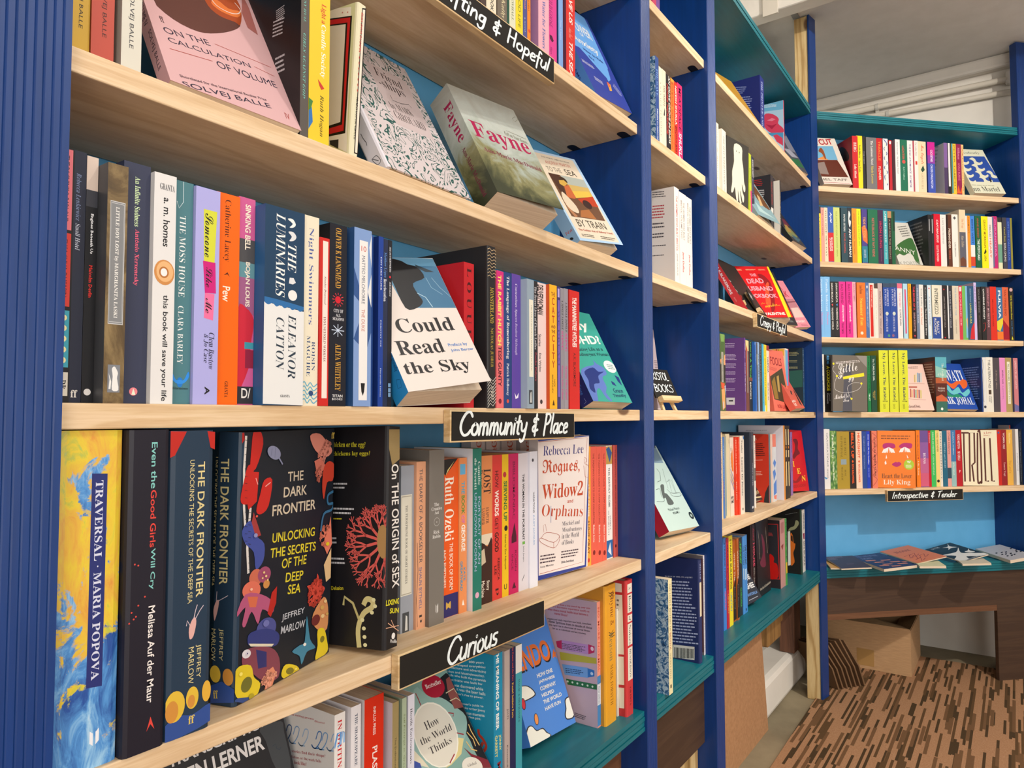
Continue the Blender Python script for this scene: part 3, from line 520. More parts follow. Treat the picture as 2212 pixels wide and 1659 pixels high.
('H','tall black hardback with cream wavy hair lines and a gold title on the spine',0,(19.2,150,217.6),(.7351,-.002,.9949),(0,-0,0),('222124','222124','29282b'),{},{'s':[('t','MONSTERLAND','f','b39a3a',9.8,137.7,48.3,8.1,-90),('t','NICHOLAS JUBBER','u','b39a3a',9.9,80.9,52.7,6.3,-90),('t','SCRIBE','u','cfc8b8',10.6,20,17.8,5.8,-90),('l','cbb088',.8,[0,212.2,4.8,214.5,9.6,211.5,14.4,214.1,19.2,212.2]),('l','cbb088',.8,[0,207.7,4.8,209.9,9.6,206.9,14.4,209.6,19.2,207.7]),('l','cbb088',.8,[0,203.1,4.8,205.4,9.6,202.3,14.4,205,19.2,203.1]),('l','cbb088',.8,[0,198.5,4.8,200.8,9.6,197.7,14.4,200.4,19.2,198.5]),('l','cbb088',.8,[0,193.9,4.8,196.2,9.6,193.2,14.4,195.8,19.2,193.9]),('l','cbb088',.8,[0,189.4,4.8,191.7,9.6,188.6,14.4,191.3,19.2,189.4]),('l','cbb088',.8,[0,184.8,4.8,187.1,9.6,184,14.4,186.7,19.2,184.8]),('l','cbb088',.8,[0,180.2,4.8,182.5,9.6,179.5,14.4,182.1,19.2,180.2]),('l','cbb088',.8,[0,175.7,4.8,178,9.6,174.9,14.4,177.6,19.2,175.7]),('l','d9d5cc',.8,[0,33.5,5.8,39.5,11.5,35.8,19.2,42.2]),('l','d9d5cc',.8,[0,29.4,5.8,35.4,11.5,31.7,19.2,38]),('l','d9d5cc',.8,[0,25.3,5.8,31.3,11.5,27.5,19.2,33.9]),('l','d9d5cc',.8,[0,21.2,5.8,27.2,11.5,23.4,19.2,29.8]),('l','d9d5cc',.8,[0,17.1,5.8,23,11.5,19.3,19.2,25.7]),('l','d9d5cc',.8,[0,12.9,5.8,18.9,11.5,15.2,19.2,21.5]),('l','d9d5cc',.8,[0,8.8,5.8,14.8,11.5,11.1,19.2,17.4]),('l','d9d5cc',.8,[0,4.7,5.8,10.7,11.5,7,19.2,13.3]),('l','d9d5cc',.8,[0,.6,5.8,6.6,11.5,2.8,19.2,9.2])]},0),
('P','pink paperback with yellow and dark capitals down the spine, right of the tall black hardback',0,(16.6,128,190.8),(.7682,.008,.9949),(0,-0,0),('e06a6e','e06a6e','e06a6e'),{},{'s':[('p','cf2a7a',[0,144.1,16.6,144.1,16.6,190.7,0,190.7]),('p','dd4c76',[0,97.2,16.6,97.2,16.6,144.1,0,144.1]),('t','THE RABBIT HUTCH','m','eadf66',7.3,136,97.8,8,-90),('t','TESS GUNTY','m','4a1626',7.9,58,55.7,7.5,-90),('e','7a2030',8.3,9.8,3.5,3.5,0)]},0),
('P','navy paperback with bold white serif title, between the pink and the purple book',0,(19.2,128,191.4),(.7851,.008,.9949),(0,-0,0),('213f78','213f78','213f78'),{},{'s':[('t','The Language of Remembering','f','e8e6e2',9.6,128,116.7,7.7,-90),('t','Patrick Holloway','f','d9dce2',9.2,40.6,45.3,6.9,-90),('e','d0503a',9.6,10.1,2.7,2.7,0)]},0),
('P','purple paperback with a small white bird at the foot of the spine',0,(21.9,128,192.4),(.8046,.008,.9949),(0,-0,0),('5b419c','5b419c','5b419c'),{},{'s':[('t','Contentious Spaces','i','d9cfe9',10.3,150.9,55.3,6.6,-90),('t','Rosaleen McDonagh','i','c8bade',10.3,99.2,45.3,6.6,-90),('p','e9e4ef',[6.6,22.4,11,16.4,16.4,22.4,15.3,15.4,8.8,13.4])]},0),
('P','grey-blue paperback with a cream label down its spine and a small engraved emblem',0,(17.8,128,187),(.8268,-.003,.9949),(0,-0,0),('8d9fae','8d9fae','a5b8c6'),{},{'s':[('p','e5e1cf',[5.4,45.8,15.7,45.8,15.7,157.7,5.4,157.7]),('t','THE EXILES RETURN by ELISABETH DE WAAL','f','77776f',10.5,102,96.3,2.5,-90),('p','3d4348',[4.5,6.5,13.4,6.5,13.4,26.6,4.5,26.6]),('p','c9cccb',[7.1,8.5,8,22.6,10.7,24.6,11.6,8.5])]},0),
('P','thin black paperback with white serif title, squeezed right of the grey-blue book',0,(10.8,128,186.9),(.845,-.002,.9949),(0,-0,0),('232227','232227','232227'),{},{'s':[('t','The Secret Lives of Church Ladies','f','c9c8cc',5.2,132.5,92.4,5.1,-90),('t','Deesha Philyaw','f','b4485a',5.2,61,42.3,5.1,-90)]},0),
('P','pale pink paperback with heavy black capitals at the top of its spine',0,(34.8,128,189.2),(.8561,.006,.9949),(0,-0,0),('e5cfcc','e5cfcc','e5cfcc'),{},{'s':[('t','DELIVERYWOMAN','m','1b1a1d',19.2,163.5,44.9,16,-90),('t','Stories','b','3c3436',17.4,102.3,18.4,7,-90),('t','Eva Wyles','b','3c3436',17.4,69.1,27.8,7,-90),('e','3c3436',20.9,10.4,3.4,3.4,0)]},0),
('P','yellow paperback with red letters stacked down the spine',0,(21,128,189.2),(.8912,0,.9949),(0,-0,0),('eeb022','eeb022','c8501e'),{},{'s':[('t','THE','b','7c2a18',10.5,174.9,10.5,6.3,0),('t','C','b','b03018',10.5,164,7.5,11.2,0),('t','A','b','b03018',10.5,150.4,7.5,11.2,0),('t','T','b','b03018',10.5,136.4,7.5,11.2,0),('t','AND','b','7c2a18',10.5,125,11.7,4.7,0),('t','THE','b','7c2a18',10.5,117.7,10.5,4.7,0),('t','C','b','b03018',10.5,107.2,7.5,10.3,0),('t','I','b','b03018',10.5,93.5,2.1,10.3,0),('t','T','b','b03018',10.5,80.7,7.5,10.3,0),('t','Y','b','b03018',10.5,67.9,7.5,10.3,0),('t','NICK','b','8a6418',13.6,39,11.3,3.8,-90),('t','BRADLEY','b','8a6418',8,37.5,28.3,3.4,-90),('p','40280f',[7.3,5.3,10.5,13.8,13.6,5.3])]},0),
('P','thin dark violet paperback with a lavender title panel',0,(9.6,128,193.4),(.9322,.012,.9949),(0,-0,0),('3a3470','3a3470','3a3470'),{},{'s':[('p','b9a8dc',[1.9,176.2,7.2,176.2,7.2,190.1,1.9,190.1]),('p','7a62b8',[1.9,19,7.7,19,7.7,171.8,1.9,171.8]),('t','WE DREAM','f','3a3470',4.8,111.8,88.7,2.9,-90)]},0),
('P','thin grey paperback with pink and black lettering, left of its twin',0,(11.2,128,192.3),(.9421,.012,.9949),(0,-0,0),('8d8a92','8d8a92','8d8a92'),{},{'s':[('t','A JINGLE JANGLE','f','1b1a1d',5.6,149.7,47.1,5.6,-90),('t','SONG','f','c83c8a',5.6,108.5,30.8,5.6,-90),('t','Mariana Villas-Gilbert','f','c83c8a',5.3,42,54.4,5,-90)]},0),
('P','thin grey paperback with pink and black lettering, right of its twin',0,(11.8,128,193.3),(.9536,.012,.9949),(0,-0,0),('93909a','93909a','93909a'),{},{'s':[('t','A JINGLE JANGLE','f','1b1a1d',5.9,147.1,48.6,5.9,-90),('t','SONG','f','c83c8a',5.9,106.3,29.3,5.9,-90),('t','Mariana Villas-Gilbert','f','c83c8a',5.6,41.8,53.8,5.3,-90)]},0),
('P','bright red paperback with narrow white capitals, last upright book of its shelf',0,(32,128,192.8),(.9657,.01,.9949),(0,-0,0),('cc211c','cc211c','b81a17'),{},{'s':[('t','THE MANNINGTREE WITCHES','m','f0e8e0',16.3,141.3,81.1,13.5,-90),('t','A.K. BLAKEMORE','b','5e1512',16,64.2,54.7,7.7,-90)]},0),
('P','teal face-out paperback with a blue horse drawing leaning at the right end of its shelf',0,(25.4,129.5,195),(1.0372,.0283,.9967),(-.67,-28.51,-93.63),('1f2a66','3da192','3da192'),{},{'f':[('t','My','m','e6ebe4',68.7,158,67.3,25.2,9),('t','ADHD?','m','e6ebe4',58,128.3,125,18.7,6),('t','Navigating Life as a','b','1c3340',55.4,107.1,120,9.7,6),('t','Neurodivergent Woman','b','1c3340',61,96.8,131,9.4,5),('q','5f79c0',[3.3,57.8,26.7,69.3,58.4,76,61.5,86.5,69.2,78.3,86.9,70.7,86.1,57.4,66.7,50.4,65.2,30.1,53.8,18.3,61.6,1.7,47.2,6.8,39.3,26.1,25.8,20,14.5,-1,-.2,-1.7,-1.7,29.8]),('q','24357a',[14.6,58.5,49,69.5,61.4,61.6,80.9,62.9,54.6,52.5,48.1,37.9,27.4,34,19.2,16.9,7.5,24.7,15.5,41.7]),('p','24357a',[112.7,57.6,124.4,53.8,122.3,35.8,114.3,44.3]),('p','24357a',[90.3,44.4,99.2,40.5,100.7,33.3,89.3,37.1]),('e','e9ece2',111.1,75.5,19.6,13.2,2),('w','4c7c80',101.7,80.8,26.2,12,3,1),('t','Grace','b','17305f',98.6,24.4,32.5,8.6,2),('t','Timothy','b','17305f',95.7,13.2,45.1,9.1,3)],'s':[('t','Grace','b','3f6fc0',12.3,29.5,18.4,7.3,-95),('l','8fa0d8',.5,[11.7,13,12.6,5.7,7.2,4.7])]},0),
('P','mustard yellow paperback with dark capitals, first book of the upper shelf',1,(14.5,128,198),(.2339,.024,1.2642),(0,-0,0),('c9a032','c9a032','c9a032'),{},{'s':[('t','SOLVEJ BALLE','s','2c2518',7.4,50.2,44.7,3.8,-90)]},0),
('P','terracotta paperback with dark capitals, second book of the upper shelf',1,(17.4,128,198),(.2487,.022,1.2642),(0,-0,0),('b84c3c','b84c3c','9c3c30'),{},{'s':[('t','SOLVEJ BALLE','s','3a1d18',9.4,50.8,47.2,4.2,-90)]},0),
('P','cream paperback with dark capitals, left of the pink face-out book',1,(16.2,128,198),(.2701,.018,1.2642),(0,-0,0),('cfccbf','cfccbf','a9a498'),{},{'s':[('t','SOLVEJ BALLE','s','33333a',7.5,49.5,48.4,4.5,-90)]},0),
('P','pink face-out paperback with a tilted cup on the cover and dark capital lettering',1,(16,135,197.8),(.3076,.0243,1.2647),(.25,-29.21,-90.5),('c89a9e','d3a9ab','d3a9ab'),{},{'f':[('t','ff','f','4a2f36',12.3,82.9,4.1,8.2,5),('t','ON THE','s','2e2a3e',33.9,73.9,48,7.7,13),('t','CALCULATION','s','2e2a3e',55.3,64.5,88.7,6.3,10),('t','OF VOLUME','s','2e2a3e',91,55,67.8,9.1,6),('l','a8483f',.7,[63.7,82,127.5,85.6]),('l','a8483f',.7,[104.3,73.8,127.5,72.4]),('l','a8483f',.7,[10.1,43.8,53.2,52.5]),('t','Shortlisted for the International Booker Prize','b','5d444c',56.9,18.9,93.4,3.2,10),('t','SOLVEJ BALLE','s','2e2a3e',58.5,9.5,95.8,7.8,11),('t','IV','s','a8483f',123.2,14.1,5.2,8.5,0),('q','5e3a34',[10.9,107.7,24.8,91.4,48.6,89.8,71.5,101.5,96.7,122.2,108.6,139.6,100.1,156.1,74,155.9,39.7,140.1]),('q','a54a26',[74,164.6,73.5,142.5,84,134.4,101.1,136.9,107.8,136.8,117.3,165.5,115.3,184.8,98.9,187]),('q','d9753a',[78.9,150.5,88.3,143.8,107.7,147.9,115.4,161.9,100.1,156.1,88.4,161.5]),('l','e6d5cf',1,[79.9,160,85.3,150.6,98,149.2,109.8,154.8,116.2,164.8,111.9,173.2]),('p','a6655f',[128.2,198.6,130.4,176.7,127.6,133.8,116.7,138.1,116.7,160.6])],'s':[('t','SOLVEJ BALLE','s','3a2a38',8.2,44.2,46.5,6.2,-94),('t','VOLUME IV','s','3a2a38',9.9,90.3,29.5,6.9,-96)]},0),
('P','dark paperback with a black back cover and turquoise spine capitals',1,(10,130,198),(.4423,.012,1.2642),(0,-0,0),('56504b','56504b','101114'),{},{'b':[('w','b9b9bd',88.1,148.9,14.7,12.9,6,6),('w','b9b9bd',87.7,98.5,17.5,20.6,4,1),('w','b9b9bd',83.8,139,20.6,18.8,5,-4)],'s':[('t','JENNY HVAL','i','6fb5a8',4.6,141,34,3.2,-90),('t','GIRLS AGAINST GOD','i','6fb5a8',4.6,78.5,68,3.2,-90)]},0),
('P','bright yellow paperback with a small red bird and italic author name',1,(26.3,128,205),(.453,.012,1.2642),(0,-0,0),('e2c12c','e2c12c','e2c12c'),{},{'s':[('t','Light a','f','c8372c',17.4,143.7,20.9,7.4,-90),('t','Candle Society','f','f6f0dc',17.4,103.6,57.4,7.4,-90),('t','Ruth Hogan','i','5a4b18',16.1,34.1,43.9,5.8,-90),('p','c0392b',[11.1,71.6,15.8,67.9,19.7,64.3,15.8,61.5,13.2,65.2]),('p','2f6fb0',[0,45.9,3.9,38.6,5.3,24,0,14.9]),('p','3f7a3a',[0,47.8,5.3,45.9,2.6,36.8,0,35])]},0),
('H','cream hardback framed in black and red, leaning beside the yellow paperback',1,(13.6,120,189.8),(.5271,.0357,1.2647),(3.8,.04,4.12),('ddd9bb','ddd9bb','cfd0a0'),{},{'b':[('p','e8e2d4',[60.1,194.8,109.7,185.9,115.7,18.4,70,40.7]),('p','17130f',[61.2,182.3,111.9,175.4,111.8,40.7,70,40.7]),('p','c41f24',[61.3,180.8,109.3,174.1,108.8,44.1,69.8,42.8]),('p','17130f',[61.8,174.9,105.1,169.1,106,51.5,69.3,49]),('p','dcd5c8',[61.9,173.3,102.5,167.7,103,54.9,69,52.1]),('t','*','b','c41f24',96.2,182.6,2.2,2.5,-3),('t','*','b','c41f24',104.6,181,2.2,2.5,-3),('p','2a2a2a',[87.4,35.8,101.8,35.2,102.2,24.2,88.3,31.1])],'s':[('p','201a18',[6.9,185.8,14.3,188.5,14.3,19.4,7.1,19.1]),('p','e6dccb',[8.1,184.5,11.7,185.8,12.2,20.8,8.6,20.6]),('t','ELISA SHUA DUSAPIN','I','b8342c',7.3,157.5,46,3,-91),('t','VLADIVOSTOK CIRCUS','I','2a2624',7.1,58.8,49,3,-91),('t','* * * * * * *','b','b8342c',6.8,109.8,41.5,2.2,-90)]},0),
('H','leaning pale hardback patterned with dark green scribbles around a plain title panel',1,(25.1,157.1,247.9),(.5718,.0411,1.2647),(.08,-29.77,-89.21),('d6d3dc','cfc2c2','cfc2c2'),{'f':'scribble'},{'f':[('p','cbbcbd',[58.2,209.9,140.5,214,139.1,98.2,62.6,95.4]),('t','Friend','u','3a3436',97.2,196.2,51.1,16.8,-3),('t','-ships','u','3a3436',94.2,175.1,50.8,21.2,4),('t','by MARK','u','3a3436',92.2,133.9,46.8,15.8,8),('t','GIROUARD','u','3a3436',99.7,117.6,61.2,15.5,4),('l','3a3436',1,[81.5,155.9,80.9,146.3,98.1,148.7,117.2,156.1,120.2,151.3])],'s':[('l','3a3436',.8,[9.5,64.8,9.7,57.3,11.4,48.5,10.4,44.8]),('l','26262c',.7,[8.6,24.1,16.7,23.1,19.1,13.1,12.8,12.5,8.6,24.1,16.6,15.3])]},0),
('P','very thick leaning paperback with a misty moorland cover and a crimson title',1,(43.2,139.3,204.8),(.7501,.0253,1.2647),(2.13,-28.64,-99.26),('7d98a2','8d9284','8d9284'),{'f':'moor','s':'moor'},{'s':[('t','Fayne','f','a3174f',25.4,144.1,69.9,21.5,-90),('t','Ann-Marie MacDonald','f','6e1f3f',22.4,55,87.7,7.5,-90),('l','dfe6e6',1.2,[18.7,-5.6,20.2,-13,27,-12.7,25,-4.9,18.7,-5.6]),('l','dfe6e6',.9,[24.2,-6.3,21.1,-11.6]),('l','dfe6e6',.9,[20,-6.8,26,-11.8])],'f':[('t','Fayne','f','a81a50',69.4,116.5,118.9,40.9,0),('t','Ann-Marie MacDonald','f','7a2344',73.4,79.7,117.6,8.7,-3),('l','8a8878',.8,[124.3,180.8,126.7,174.2,139.3,184.4,134.1,188.1,124.3,180.8]),('t','A ravishing novel from the author of','i','6b6a50',112.3,141.8,43,3.2,-5),('t','Fall on Your Knees','i','6b6a50',107.2,134,48.8,7.9,-4)]},5),
('P','leaning paperback with a pale blue border around a painting of a seated woman',1,(24.1,129,198.6),(1.009,.0328,1.2647),(7.66,-27.83,-100.51),('8fb6dc','a9c9e6','a9c9e6'),{},{'f':[('p','ddd0bb',[5,192.4,120.5,194.3,120.5,4.2,5.5,5.6]),('t','THE SUNDAY TIMES BESTSELLER','b','3c3a34',63.6,185.3,81,2.7,0),('t','ANDREW MARTIN','s','b5533f',62.4,175,73.1,7.5,2),('t','TO THE','s','4a4438',39.9,158.2,40.6,11,1),('t','SEA','b','4a4438',87.7,158.5,33.3,13.7,0),('p','6b4a33',[16.1,147.3,120.7,147.9,113.8,52,14.3,51.5]),('p','a9b0a8',[48.7,147.5,120.7,147.9,119.9,128.4,56.6,127.9]),('p','c6a860',[56.6,127.9,119.9,128.4,117.9,109.4,58.9,113.1]),('p','d9b84c',[58.9,113.1,114.3,119.2,117.7,107.3,60.4,97.3]),('p','b7401f',[63.1,95.7,118.6,108.4,117.5,83.6,73.5,83.1]),('p','4a3026',[16.1,147.3,44.7,147.2,35,97.7,22.9,101.9]),('e','3a2a20',50.9,136.1,10.1,7.4,-14),('p','caa24a',[36.5,133.7,52.3,136.3,58.9,129.3,42.5,120.7,33,125.2]),('p','c0653a',[43.3,121.8,59.3,126.3,60.4,97.3,53,94.3,33.5,95.6]),('q','d8c8b0',[24.6,106.1,33.8,99.5,45.9,77.6,41.8,61.4,22.9,66.9,16.2,85.4]),('p','b07a55',[16.6,91.3,18,74,33.5,53.7,23.7,50.7,16.2,68]),('p','a86b3a',[52.2,68.5,80,73.9,88.2,52.9,41.1,53.6]),('e','3c2620',84.7,85.5,12.7,10,3),('t','BY TRAIN','s','4a4438',62.1,38.9,84.1,15.6,0),('t','The Golden Age of Railway Travel','b','b5533f',63.5,23.3,100.9,5.7,0),('w','5c564a',14.2,15.7,43.1,6.7,2,-1),('w','5c564a',68.4,15.3,45.9,7.4,2,-2)],'s':[('t','N','s','c04a3a',9.6,26.4,6.6,5.9,-4),('t','W','s','c04a3a',17.7,24.8,7.1,5,-11),('e','1b1a1d',11.6,13,3.8,2.2,-38)]},6),
('P','dark brown paperback partly hidden behind the Uplifting & Hopeful sign',2,(13.1,128,198),(.7476,.02,1.5373),(0,-0,0),('4a3b36','4a3b36','4a3b36'),{},{},0),
('P','cream paperback with black letters, left of the grey-brown one above the chalk sign',2,(23.1,128,198),(.761,.02,1.5373),(0,-0,0),('d9d0ba','d9d0ba','8d8678'),{},{'s':[('t','THE LIGHT BOOK','b','1b1a1d',13.2,58.2,71.8,6.9,-90)]},0),
('P','grey-brown paperback with pale script lettering above the chalk sign',2,(23.3,128,198),(.7869,.02,1.5373),(0,-0,0),('6b6256','6b6256','6b6256'),{},{'s':[('t','Kathy','i','cfc5a0',13.4,38,30.1,10.5,-90)]},0),
('P','very thin dark green paperback above the chalk sign',2,(5.7,128,190),(.8104,.02,1.5373),(0,-0,0),('1f4a3c','1f4a3c','1f4a3c'),{},{},0),
('P','pale sage paperback with olive capitals above the chalk sign',2,(15.6,128,198),(.8164,.02,1.5373),(0,-0,0),('cfd0b8','cfd0b8','cfd0b8'),{},{'s':[('t','NEWHALL','u','6b7350',8.2,51.6,40.3,5.5,-90)]},0),
('P','lemon yellow paperback with olive capitals, left of the indigo spine',2,(18.6,128,198),(.8324,.02,1.5373),(0,-0,0),('ddc92f','ddc92f','ddc92f'),{},{'s':[('t','THE GOOD LIFE','s','6b6a20',9.9,72.8,87,6.9,-90)]},0),
('P','narrow indigo paperback right of the lemon yellow spine',2,(11.5,128,198),(.8512,.02,1.5373),(0,-0,0),('4a4f86','4a4f86','4a4f86'),{},{'s':[('t','wellness','b','d98a8a',6.3,78.1,26.4,3.5,-90),('t','a novel','b','b5b8d8',5.8,40.8,22.5,2.3,-90)]},0),
('P','narrow orange paperback between the indigo and the pink spine',2,(8.6,128,198),(.8631,.02,1.5373),(0,-0,0),('e0842c','e0842c','e0842c'),{},{'s':[('t','istraccini','b','8a3a18',4.1,84.7,35.7,3,-90),('e','d0402c',5.1,35.8,2.7,2.7,0)]},0),
('P','thick pale pink paperback with blue serif title and a mauve back cover',2,(30.3,128,198),(.8814,.012,1.5373),(0,-0,0),('d9a6b4','d9a6b4','9e78a6'),{},{'s':[('t','Fresh Water for Flowers','f','4c5fa0',15.7,69.2,102.7,8.5,-90)]},0),
('P','vivid pink paperback with dark capitals and a small black goose',2,(35.5,128,205),(.912,.02,1.5373),(0,-0,0),('cf3f8c','cf3f8c','cf3f8c'),{},{'s':[('t','THE WILD GOOSE','u','7a2058',17.7,104.5,68.8,10.6,-90),('p','4a1238',[14.2,56.5,21.3,57.3,26.6,51,21.3,47,14.9,50.2]),('t','Mary','i','7a2058',18.1,32.3,13.5,7.8,-90)]},0),
('P','light blue paperback with a navy back, between the vivid pink and red ones',2,(13.8,128,198),(.9531,.02,1.5373),(0,-0,0),('7fa3da','7fa3da','24406e'),{},{'s':[('t','Your Utopia','f','b9cbe8',7.3,79.7,33.6,4.8,-90)]},0),
('P','red paperback with bold white slanting capitals, beside the blue leaning book',2,(28.5,128,205),(.9672,.014,1.5373),(0,-0,0),('cb2b24','cb2b24','5a2430'),{},{'s':[('t','SAVE US','I','efe0d8',14.8,127.3,59.5,11.4,-90),('t','Anna Card','c','e89a8a',14.5,80.6,17.3,12,-90),('t','THE SEAL','I','efe0d8',14.8,34.3,63.9,11.4,-90)]},0),
('P','blue leaning paperback about anxiety with a light blue pencil-shaped panel',2,(24,136.5,224.9),(1.0661,.0341,1.5378),(5.41,-22.98,-93.36),('4c84cc','34439a','34439a'),{},{'f':[('q','6aa4e2',[5.4,138.1,98.3,229.7,126.4,223.9,123.6,157,122.5,117.4,110.6,76.6,100.3,66.2,87,68,39.2,102.3]),('q','6aa4e2',[-12.9,125.8,82.8,213.2,125.2,219.8,121.7,135.4,115.2,94.1,38.8,110.9,4.7,109.8]),('t','POWER','b','e6e2da',78.3,174.8,68.8,24.5,-2),('t','OF','b','e6e2da',67.6,157.9,13.8,7.3,-1),('t','Anxiety','b','e6e2da',63.6,132.1,90.2,21.2,-1),('t','How to Ride','m','233a80',76.1,113,69.5,7.2,-4),('t','the Worry Wave','m','233a80',75.3,94.5,51.2,9.7,-18),('p','6aa4e2',[64.7,99.3,115.2,94.1,106.6,68.4,90.1,58.1,89.5,71.1]),('p','dba23c',[79.8,54.4,93,52.5,86.1,35.8,74.4,31.8]),('p','d8603c',[79.8,54.4,87.6,55,88,46.3,79.1,42.1]),('w','cfd3ea',7.6,80,46.9,7.7,3,-4),('w','cfd3ea',28.5,49.8,28.9,9.8,3,-7),('w','aeb4dc',113.9,62.1,27.1,15.8,3,-50)],'s':[('t','WILLIAMS','b','22408c',8.2,72.5,59.8,3.9,-88)]},0),
('H','large hardback with a blue and yellow relief map spine and dark blue title strip',3,(47.1,150,254.8),(.2263,.004,.7193),(0,-0,0),('c9a83c','c9a83c','c9a83c'),{'s':'relief'},{'s':[('p','27306f',[23.6,221.9,34.9,221.1,34.4,59.6,23.1,60.9]),('t','TRAVERSAL · MARIA POPOVA','f','cfd3e6',29.2,141,150.7,5.7,-90),('p','e6e8ee',[26.4,28.1,28.8,25.8,28.8,16.8,26.4,19]),('p','e6e8ee',[30.6,26.5,33,28.9,33,19.5,30.6,17.1])]},0),
('H','large black hardback with a turquoise, red and white title, right of the relief-map book',3,(33.8,150,254.5),(.2737,-.002,.7193),(0,-0,0),('1d1b27','1d1b27','1d1b27'),{},{'s':[('t','Even the','b','7fc3bd',20.6,225.9,37.2,4.7,-90),('t','Good Girls','b','d9433a',20.6,183.1,45.8,4.7,-90),('t','Will Cry','b','7fc3bd',20.6,142.9,32.6,4.7,-90),('t','Melissa Auf der Maur','b','e6e0dc',21,75.4,76.4,5.4,-90),('e','d04a40',6.8,148.7,.7,.7,0),('e','d04a40',9.5,147.4,.7,.7,0),('e','d04a40',10.2,116,.7,.7,0),('e','d04a40',5.1,111.5,.7,.7,0),('e','d04a40',8.5,107.7,.7,.7,0),('e','d04a40',6.8,106,.7,.7,0),('e','d04a40',15.2,121.9,.7,.7,0),('e','d04a40',3.4,103.5,.7,.7,0),('p','d8453c',[18.6,15.3,21.7,26.1,25,15.3,21.7,20.3])]},0),
('H','large dark teal hardback with yellow shell shapes at its foot, left of its turned twin',3,(39.6,150,253.3),(.3079,-.001,.7193),(0,-0,0),('22364a','22364a','1f3140'),{},{'s':[('p','b8271f',[0,253,13.9,252.6,4,232.9,0,231.1]),('p','b8271f',[32.5,252.6,39.6,251.7,39.6,236.5,35.6,238.3]),('t','THE DARK FRONTIER','b','d6c68c',27.7,169.3,114.6,6.3,-90),('t','UNLOCKING THE SECRETS OF THE DEEP SEA','s','d6c68c',19.4,168.3,120.3,4,-90),('q','d9a7a0',[19.8,78.5,19,87.3,21.8,94.3,24.6,95.2,25.3,89.9,23,80.2]),('l','c9b8c0',.7,[23,94.3,24.6,101.4,26.1,105.8]),('l','c9b8c0',.7,[24.6,94.3,28.5,100.5,31.7,104.1]),('l','c9b8c0',.7,[19.8,89.9,17.4,94.3,16.6,89.9]),('t','JEFFREY','s','d6c68c',27.7,58.2,28.1,4.8,-90),('t','MARLOW','s','d6c68c',21.4,56.3,30.2,4.8,-90),('q','2f4c8f',[0,13.5,11.9,17.9,23.8,15.3,39.6,19.6,39.6,4.8,0,.4]),('e','d9b43c',7.9,26.6,8.7,12.6,0),('e','c98a3c',5.5,23.1,5.5,8.8,0),('e','d9b43c',23,29.3,5.5,9.1,0),('e','c98a3c',22.2,26.6,3.2,5.3,0),('e','d9a83c',35.6,31,4,8.8,0),('t','ff','f','d9bf5a',22.6,11.6,5.5,6.7,0)]},0),
